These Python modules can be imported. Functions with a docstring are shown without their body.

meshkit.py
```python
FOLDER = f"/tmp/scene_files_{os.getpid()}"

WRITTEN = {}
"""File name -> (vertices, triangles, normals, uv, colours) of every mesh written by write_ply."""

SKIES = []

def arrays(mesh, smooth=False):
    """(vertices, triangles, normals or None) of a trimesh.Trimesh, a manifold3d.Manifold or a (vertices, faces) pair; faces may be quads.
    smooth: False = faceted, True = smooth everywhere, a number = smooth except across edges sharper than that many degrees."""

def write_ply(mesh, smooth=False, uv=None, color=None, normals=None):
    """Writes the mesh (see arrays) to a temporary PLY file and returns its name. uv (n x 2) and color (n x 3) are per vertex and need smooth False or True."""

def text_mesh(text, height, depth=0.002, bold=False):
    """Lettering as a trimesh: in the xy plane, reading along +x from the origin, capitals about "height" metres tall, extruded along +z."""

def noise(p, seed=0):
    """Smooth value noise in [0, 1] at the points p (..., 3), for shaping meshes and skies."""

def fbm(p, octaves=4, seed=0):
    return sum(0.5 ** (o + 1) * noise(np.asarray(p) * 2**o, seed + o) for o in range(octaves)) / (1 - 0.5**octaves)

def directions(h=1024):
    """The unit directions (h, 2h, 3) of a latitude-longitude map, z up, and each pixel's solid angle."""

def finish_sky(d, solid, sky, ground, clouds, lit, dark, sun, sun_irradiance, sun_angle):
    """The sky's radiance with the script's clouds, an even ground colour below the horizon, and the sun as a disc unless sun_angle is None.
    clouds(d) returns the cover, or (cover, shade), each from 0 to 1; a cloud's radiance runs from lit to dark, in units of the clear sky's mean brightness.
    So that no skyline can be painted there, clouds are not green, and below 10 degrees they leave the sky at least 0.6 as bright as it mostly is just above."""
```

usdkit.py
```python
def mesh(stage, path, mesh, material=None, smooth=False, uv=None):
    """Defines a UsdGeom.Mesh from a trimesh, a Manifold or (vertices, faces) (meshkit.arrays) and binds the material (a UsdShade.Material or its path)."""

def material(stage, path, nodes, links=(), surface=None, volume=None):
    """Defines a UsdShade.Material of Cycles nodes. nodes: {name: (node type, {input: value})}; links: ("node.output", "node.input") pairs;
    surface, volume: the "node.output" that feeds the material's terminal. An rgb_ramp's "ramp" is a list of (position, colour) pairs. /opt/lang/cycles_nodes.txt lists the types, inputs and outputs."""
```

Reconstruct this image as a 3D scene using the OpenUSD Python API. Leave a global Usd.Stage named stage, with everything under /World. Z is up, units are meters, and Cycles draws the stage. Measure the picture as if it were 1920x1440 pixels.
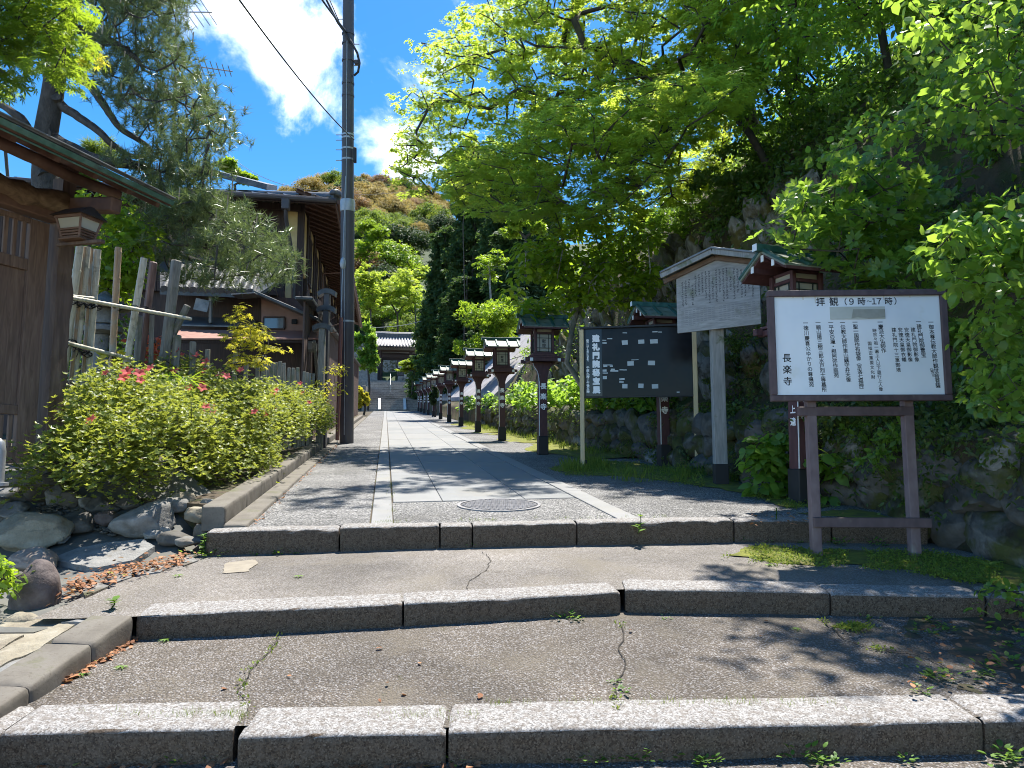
import math, random, glob, numpy as np, trimesh, usdkit, meshkit
from pxr import Usd, UsdGeom, UsdLux, UsdShade, Gf, Sdf, Vt
from scipy.spatial import ConvexHull, cKDTree

stage = Usd.Stage.CreateInMemory()
UsdGeom.SetStageUpAxis(stage, UsdGeom.Tokens.z)
UsdGeom.Xform.Define(stage, '/World')
UsdGeom.Scope.Define(stage, '/World/Looks')

# ---------------------------------------------------------------- camera, sky, sun, exposure
FPX = 1331.0                      # focal length in pixels of the 1920 x 1440 photograph
PITCH0 = math.atan(30 / FPX)      # camera pitch against the sloping lane
SLOPE = math.radians(4.4)         # the lane climbs away from the camera
EXPOSURE = 1.55
SUN_LANE = np.array([0.13, 0.46, 1.0])
SKY_STRENGTH, SUN_INTENSITY = 0.15, 1.0

RX = np.array([[1, 0, 0], [0, math.cos(SLOPE), -math.sin(SLOPE)], [0, math.sin(SLOPE), math.cos(SLOPE)]])


def W(p):
    """lane frame (the lane is the plane z = 0) -> world"""
    return np.asarray(p, float) @ RX.T


EYE = W([0, 0, 1.0])
pitch = PITCH0 + SLOPE
cam = UsdGeom.Camera.Define(stage, '/World/camera')
cam.CreateHorizontalApertureAttr(36.0)
cam.CreateFocalLengthAttr(36.0 * FPX / 1920)
cam.CreateClippingRangeAttr(Gf.Vec2f(0.05, 5000))
cam.CreateExposureAttr(EXPOSURE)
cam.AddTranslateOp().Set(Gf.Vec3d(*EYE))
cam.AddRotateXOp().Set(90 + math.degrees(pitch))

SUN = W(SUN_LANE)
SUN /= np.linalg.norm(SUN)
sun = UsdLux.DistantLight.Define(stage, '/World/sun')
sun.CreateIntensityAttr(SUN_INTENSITY)
sun.CreateAngleAttr(0.53)
sun.CreateNormalizeAttr(True)
sun.CreateColorAttr(Gf.Vec3f(1.0, 0.955, 0.88))
_x = np.cross([0, 1, 0], SUN); _x /= np.linalg.norm(_x); _y = np.cross(SUN, _x)
sun.AddTransformOp().Set(Gf.Matrix4d(*_x, 0, *_y, 0, *SUN, 0, 0, 0, 0, 1))


def ray(px, py):
    u, v = (px - 960) / FPX, (720 - py) / FPX
    c, s = math.cos(PITCH0), math.sin(PITCH0)
    return np.array([u, c - v * s, s + v * c])


def G(px, py, z=0.0):
    """the lane-frame point at height z seen at a pixel of the photograph"""
    d = ray(px, py)
    return np.array([0, 0, 1.0]) + d * (z - 1.0) / d[2]


def D(px, py, Y):
    """the lane-frame point at forward distance Y seen at a pixel"""
    d = ray(px, py)
    return np.array([0, 0, 1.0]) + d * Y / d[1]


def WD(px, py, Y): return W(D(px, py, Y))
def WG(px, py, z=0.0): return W(G(px, py, z))


def skydir(px, py):
    d = W(ray(px, py)); return d / np.linalg.norm(d)


el, az = math.asin(SUN[2]), math.atan2(SUN[0], SUN[1])
dome = UsdLux.DomeLight.Define(stage, '/World/sky')
nodes = {
    'sky': ('sky_texture', {'sky_type': 'single_scattering', 'sun_disc': False, 'sun_elevation': el, 'sun_rotation': az, 'altitude': 60.0, 'air_density': 1.0, 'aerosol_density': 0.35, 'ozone_density': 2.2}),
    'geo': ('texture_coordinate', {}),
    'wob': ('noise_texture', {'scale': 8.5, 'detail': 9.0, 'roughness': 0.60, 'distortion': .25}),
    'big': ('noise_texture', {'scale': 2.1, 'detail': 3.0, 'roughness': 0.5, 'w': 3.0}),
    'sep': ('separate_xyz', {}),
    'sat': ('hsv', {'hue': 0.5, 'saturation': 1.42, 'value': 0.53}),
    'cov': ('map_range', {'from_min': 0.50, 'from_max': 0.66, 'to_min': 0.0, 'to_max': 0.96, 'clamp': True, 'range_type': 'smoothstep'}),
    'mix': ('mix_color', {'b': (8.0, 8.2, 8.5), 'use_clamp': False}),
    'bg': ('background_shader', {'strength': SKY_STRENGTH}),
}
links = [('geo.generated', 'wob.vector'), ('geo.generated', 'big.vector'), ('geo.generated', 'sep.vector')]
# wisps of fair-weather cloud: soft masses broken up by noise, some in view and the same kind all round the sky
rs = random.Random(8)
blobs = [(skydir(500, 60), .15, .27), (skydir(565, 130), .15, .27), (skydir(400, 130), .10, .22), (skydir(330, 60), .12, .2), (skydir(800, 215), .15, .33), (skydir(765, 280), .10, .28), (skydir(640, 190), .07, .12), (skydir(1000, 150), .2, .22)]
for _ in range(9):
    a, e = rs.uniform(0.9, 5.4), rs.uniform(.25, 1.2)
    blobs.append((np.array([math.sin(a) * math.cos(e), math.cos(a) * math.cos(e), math.sin(e)]), rs.uniform(.2, .4), .3))
prev = None
for i, (d, r, k) in enumerate(blobs):
    nodes[f'd{i}'] = ('vector_math', {'math_type': 'distance', 'vector2': tuple(d)})
    nodes[f'm{i}'] = ('map_range', {'from_min': 0.0, 'from_max': r, 'to_min': k, 'to_max': 0.0, 'clamp': True, 'range_type': 'smoothstep'})
    links += [('geo.generated', f'd{i}.vector1'), (f'd{i}.value', f'm{i}.value')]
    if prev:
        nodes[f'a{i}'] = ('math', {'math_type': 'maximum'})
        links += [(prev, f'a{i}.value1'), (f'm{i}.result', f'a{i}.value2')]
        prev = f'a{i}.value'
    else:
        prev = 'm0.result'
nodes['sum'] = ('math', {'math_type': 'add'})
nodes['half'] = ('math', {'math_type': 'multiply_add', 'value2': 0.25})
links += [('wob.fac', 'sum.value1'), (prev, 'half.value3'), ('big.fac', 'half.value1'), ('half.value', 'sum.value2'), ('sum.value', 'cov.value'), ('cov.result', 'mix.fac'),
          ('sky.color', 'sat.color'), ('sat.color', 'mix.a'), ('mix.result', 'bg.color')]
nodes['cov'][1].update(from_min=0.79, from_max=1.13)
UsdShade.MaterialBindingAPI.Apply(dome.GetPrim()).Bind(usdkit.material(stage, '/World/Looks/sky', nodes, links, surface='bg.background'))
dome.GetPrim().SetCustomDataByKey('kind', 'structure')

# ---------------------------------------------------------------- helpers: scene objects
used = {}


def fresh(parent, name):
    n = used.get((parent, name), 0); used[(parent, name)] = n + 1
    return f'{parent}/{name}' if n == 0 else f'{parent}/{name}_{n:03d}'


def tagp(prim, label=None, cat=None, group=None, kind=None):
    for k, v in (('label', label), ('category', cat), ('group', group), ('kind', kind)):
        if v: prim.SetCustomDataByKey(k, v)


def put(path, mesh, mat, smooth=False, tint=None):
    if mat.GetPath().name in DOUBLE: pass
    m = usdkit.mesh(stage, path, mesh, mat, smooth)
    if tint is not None:
        UsdGeom.PrimvarsAPI(m).CreatePrimvar('tint', Sdf.ValueTypeNames.FloatArray, 'vertex').Set(Vt.FloatArray.FromNumpy(np.asarray(tint, np.float32)))
    return m.GetPrim()


DOUBLE = set()


class T:
    """a thing: an Xform under /World whose children are its parts"""
    def __init__(s, name, label=None, cat=None, loc=(0, 0, 0), rotz=0.0, group=None, kind=None, A=None):
        s.path = fresh('/World', name)
        s.o = np.asarray(loc, float)
        c, k = math.cos(rotz), math.sin(rotz)
        s.A = np.array([[c, -k, 0], [k, c, 0], [0, 0, 1.0]]) if A is None else np.asarray(A, float)
        s.prim = UsdGeom.Xform.Define(stage, s.path)
        a = s.A.T
        s.prim.AddTransformOp().Set(Gf.Matrix4d(*a[0], 0, *a[1], 0, *a[2], 0, *s.o, 1))
        s.prim = s.prim.GetPrim()
        tagp(s.prim, label, cat, group, kind)

    def add(s, name, mesh, mat, smooth=False, tint=None, label=None, kind=None, parent=None):
        p = put(fresh(parent or s.path, name), mesh, mat, smooth, tint)
        tagp(p, label, None, None, kind)
        return str(p.GetPath())

    def addw(s, name, mesh, mat, smooth=False, tint=None, label=None, kind=None, parent=None):
        v, f = vf(mesh)
        return s.add(name, ((v - s.o) @ s.A, f), mat, smooth, tint, label, kind, parent)

    def addl(s, name, mesh, mat, *a, **k):
        """mesh given in the lane frame"""
        v, f = vf(mesh)
        return s.addw(name, (W(v), f), mat, *a, **k)


def copy_of(t, label, loc, rotz=0.0, scale=1.0, cat=None, group=None, lean=(0, 0)):
    path = fresh('/World', t.path.split('/')[-1].split('_0')[0])
    x = UsdGeom.Xform.Define(stage, path)
    x.GetPrim().GetReferences().AddInternalReference(t.path)
    c, k = math.cos(rotz), math.sin(rotz)
    op = x.MakeMatrixXform()
    S = np.broadcast_to(np.asarray(scale, float), (3,))
    M3 = (rot((1, 0, 0), lean[0]) @ rot((0, 1, 0), lean[1]) @ np.array([[c, -k, 0], [k, c, 0], [0, 0, 1.0]]) @ np.diag(S)).T
    op.Set(Gf.Matrix4d(*M3[0], 0, *M3[1], 0, *M3[2], 0, *map(float, loc), 1))
    p = x.GetPrim(); p.SetInstanceable(True)
    cd = t.prim.GetCustomData()
    tagp(p, label, cat or cd.get('category'), group or cd.get('group'), cd.get('kind'))
    return p


def single(name, mesh, mat, label=None, cat=None, group=None, kind=None, smooth=False, tint=None):
    p = put(fresh('/World', name), mesh, mat, smooth, tint)
    tagp(p, label, cat, group, kind)
    return p


# ---------------------------------------------------------------- helpers: meshes
def vf(m):
    if isinstance(m, tuple): return np.asarray(m[0], float), np.asarray(m[1], int)
    if hasattr(m, 'to_mesh'):
        q = m.to_mesh(); return q.vert_properties[:, :3].astype(float), q.tri_verts.astype(int)
    return np.asarray(m.vertices, float), np.asarray(m.faces, int)


def join(*ms):
    ms = [vf(m) for m in (ms[0] if len(ms) == 1 and isinstance(ms[0], list) else ms)]
    n = np.cumsum([0] + [len(m[0]) for m in ms])
    return np.vstack([m[0] for m in ms]), np.vstack([tri(m[1]) + k for m, k in zip(ms, n)])


def tri(f):
    return np.vstack([f[:, [0, 1, 2]], f[:, [0, 2, 3]]]) if f.shape[1] == 4 else f


def moved(m, t=(0, 0, 0), R=None, s=1.0):
    v, f = vf(m); v = v * s
    if R is not None: v = v @ np.asarray(R).T
    return v + np.asarray(t, float), f


def rot(axis, deg):
    a = np.asarray(axis, float); a = a / np.linalg.norm(a); t = math.radians(deg)
    K = np.array([[0, -a[2], a[1]], [a[2], 0, -a[0]], [-a[1], a[0], 0]])
    return np.eye(3) + math.sin(t) * K + (1 - math.cos(t)) * K @ K


def basis(d, up=(0, 0, 1)):
    """columns x = d, y, z with z near up"""
    d = np.asarray(d, float); d = d / np.linalg.norm(d)
    y = np.cross(up, d)
    if np.linalg.norm(y) < 1e-6: y = np.cross((0, 1, 0), d)
    y /= np.linalg.norm(y)
    return np.stack([d, y, np.cross(d, y)], 1)


def _cb(hx, hy, hz, c):
    v = []
    for sx in (-1, 1):
        for sy in (-1, 1):
            for sz in (-1, 1):
                v += [(sx * (hx - c), sy * (hy - c), sz * hz), (sx * (hx - c), sy * hy, sz * (hz - c)), (sx * hx, sy * (hy - c), sz * (hz - c))]
    return np.array(v, float)


_h = ConvexHull(_cb(1, 1, 1, .2)); _cbf = _h.simplices.copy()
_v0 = _cb(1, 1, 1, .2)
for _i, _t in enumerate(_cbf):
    a, b, c = _v0[_t]
    if np.dot(np.cross(b - a, c - a), a + b + c) < 0: _cbf[_i] = _t[::-1]


def box(c, s, ch=.006, R=None):
    """a box of full size s centred at c with chamfered edges"""
    h = np.asarray(s, float) / 2
    v = _cb(*h, min(ch, h.min() * .45))
    if R is not None: v = v @ np.asarray(R).T
    return v + np.asarray(c, float), _cbf


def beam(a, b, w, h, ch=.006, up=(0, 0, 1)):
    """a bar of section w x h from a to b"""
    a, b = np.asarray(a, float), np.asarray(b, float)
    return box((a + b) / 2, (np.linalg.norm(b - a), w, h), ch, basis(b - a, up))


def tube(pts, r, sides=8, cap=True):
    pts = np.asarray(pts, float); n = len(pts)
    r = np.broadcast_to(np.asarray(r, float), (n,))
    t = np.gradient(pts, axis=0); t /= np.maximum(np.linalg.norm(t, axis=1, keepdims=True), 1e-9)
    u = np.cross(t[0], [0, 0, 1.0] if abs(t[0][2]) < .9 else [1.0, 0, 0]); u /= np.linalg.norm(u)
    ang = np.linspace(0, 2 * math.pi, sides, endpoint=False)
    vs = []
    for i in range(n):
        u = u - t[i] * np.dot(u, t[i]); u /= max(np.linalg.norm(u), 1e-9)
        w = np.cross(t[i], u)
        vs.append(pts[i] + r[i] * (np.cos(ang)[:, None] * u + np.sin(ang)[:, None] * w))
    v = np.vstack(vs); f = []
    k = np.arange(sides); k2 = (k + 1) % sides
    for i in range(n - 1):
        a, b = i * sides, (i + 1) * sides
        f.append(np.stack([a + k, a + k2, b + k2], 1)); f.append(np.stack([a + k, b + k2, b + k], 1))
    if cap:
        v = np.vstack([v, pts[:1], pts[-1:]])
        f.append(np.stack([np.full(sides, n * sides), k2, k], 1))
        f.append(np.stack([np.full(sides, n * sides + 1), (n - 1) * sides + k, (n - 1) * sides + k2], 1))
    return v, np.vstack(f)


def sag(a, b, s, n=14):
    a, b = np.asarray(a, float), np.asarray(b, float)
    t = np.linspace(0, 1, n)[:, None]
    return a + (b - a) * t - np.array([0, 0, 1.0]) * 4 * s * t * (1 - t)


def grid(fn, us, vs):
    """a surface fn(u, v) over the grid; v, faces"""
    P = np.array([[fn(u, v) for v in vs] for u in us], float)
    nu, nv = len(us), len(vs)
    i, j = np.meshgrid(np.arange(nu - 1), np.arange(nv - 1), indexing='ij')
    a = (i * nv + j).ravel()
    f = np.vstack([np.stack([a, a + nv, a + nv + 1], 1), np.stack([a, a + nv + 1, a + 1], 1)])
    return P.reshape(-1, 3), f


def extrude(poly, depth):
    """polygon (n,2) in x,z extruded along y from -depth/2 to depth/2"""
    from shapely.geometry import Polygon
    m = trimesh.creation.extrude_polygon(Polygon(poly), depth, engine='earcut')
    v = np.asarray(m.vertices); return np.stack([v[:, 0], depth / 2 - v[:, 2], v[:, 1]], 1), np.asarray(m.faces)


def slab(top, h, drop=(0, 0, -1)):
    """a convex or simple polygon (n,3) of top points given a thickness h downwards"""
    from shapely.geometry import Polygon
    top = np.asarray(top, float); n = len(top)
    x, f = trimesh.creation.triangulate_polygon(Polygon(top[:, :2]), engine='earcut')
    tr = cKDTree(top[:, :2]).query(x)[1]
    f = tr[f]
    a = top
    nrm = np.cross(a[f[:, 1]] - a[f[:, 0]], a[f[:, 2]] - a[f[:, 0]])[:, 2]
    f = np.where(nrm[:, None] < 0, f[:, ::-1], f)
    ccw = Polygon(top[:, :2]).exterior.is_ccw
    v = np.vstack([top, top + np.asarray(drop) * h])
    k = np.arange(n); k2 = (k + 1) % n
    side = np.vstack([np.stack([k, k + n, k2 + n], 1), np.stack([k, k2 + n, k2], 1)])
    if not ccw: side = side[:, ::-1]
    return v, np.vstack([f, f[:, ::-1] + n, side])


_ico = {k: trimesh.creation.icosphere(subdivisions=k) for k in (0, 1, 2, 3, 4)}


def rock(c, r, seed, sub=2, rough=.22, cuts=5, R=None):
    rg = np.random.default_rng(seed)
    v = np.array(_ico[sub].vertices); f = np.array(_ico[sub].faces)
    d = 1 + rough * (meshkit.fbm(v * 1.6 + seed * 7.3, 3) - .5) * 2
    for _ in range(cuts):
        n = rg.normal(size=3); n /= np.linalg.norm(n)
        k = v @ n; lim = rg.uniform(.55, .85)
        d = np.minimum(d, np.where(k > .05, lim / np.maximum(k, .05), 9))
    d += .05 * (meshkit.fbm(v * 5 + seed, 2) - .5)
    v = v * d[:, None] * np.asarray(r, float)
    if R is not None: v = v @ np.asarray(R).T
    return v + np.asarray(c, float), f


# leaves: (verts, faces) with x along the leaf, y across, z its normal; length 1
LEAF = {
    'oval': (np.array([(0, 0, 0), (.33, -.2, .035), (.33, .2, .035), (.68, -.17, 0), (.68, .17, 0), (1, 0, -.1)]), np.array([(0, 1, 2), (2, 1, 3), (2, 3, 4), (4, 3, 5)])),
    'wide': (np.array([(0, 0, 0), (.22, -.27, .04), (.22, .27, .04), (.62, -.28, 0), (.62, .28, 0), (1, 0, -.12)]), np.array([(0, 1, 2), (2, 1, 3), (2, 3, 4), (4, 3, 5)])),
    'diamond': (np.array([(0, 0, 0), (.45, -.24, .05), (1, 0, -.05), (.45, .24, .05)]), np.array([(0, 1, 2), (0, 2, 3)])),
    'needle': (np.array([(0, -.034, 0), (0, .034, 0), (1, 0, 0)]), np.array([(0, 1, 2)])),
    'blade': (np.array([(0, -.03, 0), (0, .03, 0), (.5, -.028, .05), (.5, .028, .05), (1, 0, -.06)]), np.array([(0, 1, 3), (0, 3, 2), (2, 3, 4)])),
}


def _maple(n, spread, hub=.16, sub=False):
    v, f = [], []
    for i in range(n):
        a = math.radians(-spread + 2 * spread * i / (n - 1))
        L = .6 + .4 * math.cos(a * .62)
        d = np.array([math.cos(a), math.sin(a), 0]); e = np.array([-d[1], d[0], 0])
        k = len(v)
        if sub:
            v += [d * 0, d * L * .45 - e * .12, d * L - np.array([0, 0, .12]), d * L * .45 + e * .12]
            f += [(k, k + 1, k + 2), (k, k + 2, k + 3)]
        else:
            v += [-e * hub, e * hub, d * L - np.array([0, 0, .1])]
            f += [(k, k + 2, k + 1)] if False else [(k, k + 2, k + 1)]
    v = np.array(v); v[:, 0] += .25; return v * .62, np.array(f)


LEAF['maple'] = _maple(7, 128, sub=True)
LEAF['star'] = _maple(5, 110)
LEAF['tri'] = _maple(3, 80, .24)


def leaves(C, N, A, S, kind, rg=None, tint=None):
    """many leaves: centres C, normals N, directions A, lengths S -> (verts, faces), tint per vertex"""
    tv, tf = LEAF[kind]; n, k = len(C), len(tv)
    N = N / np.maximum(np.linalg.norm(N, axis=1, keepdims=True), 1e-9)
    A = A - N * (A * N).sum(1, keepdims=True); A /= np.maximum(np.linalg.norm(A, axis=1, keepdims=True), 1e-9)
    B = np.cross(N, A); S = np.broadcast_to(np.asarray(S, float), (n,))[:, None, None]
    v = C[:, None] + S * (tv[None, :, :1] * A[:, None] + tv[None, :, 1:2] * B[:, None] + tv[None, :, 2:] * N[:, None])
    f = tf[None] + (np.arange(n) * k)[:, None, None]
    if tint is None: tint = (rg or np.random.default_rng(1)).random(n)
    return (v.reshape(-1, 3), f.reshape(-1, 3)), np.repeat(tint, k)


def unit(rg, n):
    v = rg.normal(size=(n, 3)); return v / np.linalg.norm(v, axis=1, keepdims=True)


def cloud(rg, centres, radii, per, kind, size, flat=.6, up=.6, hollow=2.4, droop=0.0, out=.5, clump=0):
    """leaves spread through ellipsoids round the centres; up: how level they lie"""
    centres = np.asarray(centres, float); m = len(centres)
    radii = np.broadcast_to(np.asarray(radii, float), (m,))
    per = np.broadcast_to(np.asarray(per, int), (m,))
    i = np.repeat(np.arange(m), per); n = len(i)
    o = unit(rg, n) * (rg.random(n) ** (1 / hollow))[:, None]
    if clump:      # leaves gather round short twigs
        tw = unit(rg, clump * m) * (rg.random(clump * m) ** (1 / hollow))[:, None]
        o = tw[i * clump + rg.integers(0, clump, n)] * .9 + unit(rg, n) * (rg.random(n) ** .5)[:, None] * (.75 / clump ** .45)
    off = o * radii[i][:, None] * np.array([1, 1, flat])
    C = centres[i] + off
    N = np.array([0, 0, 1.0]) * up + unit(rg, n) * (1 - up) + o * out * np.array([1, 1, .4])
    A = o * np.array([1, 1, .2]) + unit(rg, n) * .8 - np.array([0, 0, droop])
    sz = size * rg.uniform(.7, 1.25, n)
    shade = np.repeat(rg.random(m), per)
    return leaves(C, N, A, sz, kind, tint=np.clip(.6 * rg.random(n) + .4 * shade, 0, 1))


def branches(rg, trunk, targets, r_tip=.012, power=.46, wob=.12, step=.5, sides=6, r_max=None, rise=.12):
    """a trunk (list of points) grown out to every target point; limbs thicken towards the base"""
    P = [np.asarray(p, float) for p in trunk]; par = [-1] + list(range(len(P) - 1))
    targets = np.asarray(targets, float)
    order = np.argsort([min(np.linalg.norm(c - p) for p in P) for c in targets])
    for i in order:
        c = targets[i]; Q = np.array(P)
        d = np.linalg.norm(Q - c, axis=1)
        cost = d + .35 * np.maximum(Q[:, 2] - c[2], 0) + .02 * np.arange(len(Q)) / len(Q)
        cost[0] += 1e3 if len(Q) > 1 else 0
        j = int(np.argmin(cost)); L = d[j]; m = max(1, int(L / step))
        perp = unit(rg, 1)[0] * wob * L
        for k in range(1, m + 1):
            t = k / m
            p = P[j] * 1.0 if k == 0 else Q[j] + (c - Q[j]) * t + perp * math.sin(math.pi * t) + np.array([0, 0, rise * L * math.sin(math.pi * t)]) + (unit(rg, 1)[0] * .06 * step if k < m else 0)
            P.append(p); par.append(j if k == 1 else len(P) - 2)
    P = np.array(P); par = np.array(par); cnt = np.zeros(len(P))
    kids = [[] for _ in P]
    for k in range(1, len(P)): kids[par[k]].append(k)
    for k in range(len(P) - 1, -1, -1): cnt[k] = 1 if not kids[k] else sum(cnt[q] for q in kids[k])
    r = r_tip * cnt ** power
    if r_max: r = np.minimum(r, r_max)
    out = []; stack = [(0, None)]
    while stack:
        k, start = stack.pop()
        chain = [k]
        while kids[chain[-1]]:
            q = sorted(kids[chain[-1]], key=lambda z: -cnt[z])
            stack += [(z, chain[-1]) for z in q[1:]]
            chain.append(q[0])
        pts, rad = P[chain], r[chain].copy()
        if start is not None:
            pts = np.vstack([P[start], pts]); rad = np.concatenate([[min(r[start], rad[0] * 1.2)], rad])
        if len(pts) > 1: out.append(tube(pts, rad, sides, cap=start is None or True))
    return join(out)


def poisson(rg, pts, d):
    keep = []
    for p in pts:
        if all(np.linalg.norm(p - q) >= d for q in keep): keep.append(p)
    return np.array(keep)


# lettering from the renderer's own CJK font
from PIL import Image, ImageDraw, ImageFont
from shapely import affinity, box as sbox, union_all
_fonts = glob.glob('/opt/blender-*/*/datafiles/fonts/Noto Sans CJK Regular.woff2') or glob.glob('/opt/blender-*/*/datafiles/fonts/Inter.woff2')
_font = ImageFont.truetype(_fonts[0], 56)
_gl = {}


def glyph(ch, bold=0):
    if (ch, bold) not in _gl:
        im = Image.new('L', (80, 84)); ImageDraw.Draw(im).text((12, 62), ch, 255, _font, anchor='ls', stroke_width=bold)
        on = np.pad(np.asarray(im) > 127, ((0, 0), (1, 1))).astype(np.int8)
        r, s = np.nonzero(np.diff(on, axis=1) == 1); e = np.nonzero(np.diff(on, axis=1) == -1)[1]
        if not len(r): _gl[(ch, bold)] = None
        else:
            sh = union_all(sbox(s - 12, 62 - r - 1, e - 12, 62 - r)).buffer(.5).buffer(-.5).simplify(.6)
            ms = [trimesh.creation.extrude_polygon(g, 1.0, engine='earcut') for g in getattr(sh, 'geoms', [sh])]
            v, f = join([(np.asarray(m.vertices), np.asarray(m.faces)) for m in ms])
            v = v / 56.0; v[:, 1] += .12 - .5; v[:, 0] -= .5
            _gl[(ch, bold)] = (v, f)
    return _gl[(ch, bold)]


def write(text, size, pitch=1.06, bold=1, vertical=True, depth=.0012, squeeze=1.0):
    """glyph centres start at the origin and run down (or right); x right, y up, extruded along z"""
    out = []
    for i, ch in enumerate(text):
        g = glyph(ch, bold)
        if g is None: continue
        v, f = g[0].copy(), g[1]
        if vertical and ch in '（）～(ー~': v[:, :2] = np.stack([v[:, 1], -v[:, 0]], 1)
        v = v * np.array([size, size * squeeze, depth])
        k = i * size * pitch
        out.append((v + (np.array([0, -k * squeeze, 0]) if vertical else np.array([k, 0, 0])), f))
    return join(out)


def face(mesh, at, R=None):
    """text plane (x, y, out) -> x right, z up, out = -y, moved to at"""
    v, f = vf(mesh); v = np.stack([v[:, 0], -v[:, 2], v[:, 1]], 1)
    if R is not None: v = v @ np.asarray(R).T
    return v + np.asarray(at, float), f


# ---------------------------------------------------------------- materials
MAT = {}


def mat(name, nodes, links, surface): 
    MAT[name] = usdkit.material(stage, f'/World/Looks/{name}', nodes, links, surface=surface); return MAT[name]


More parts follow.
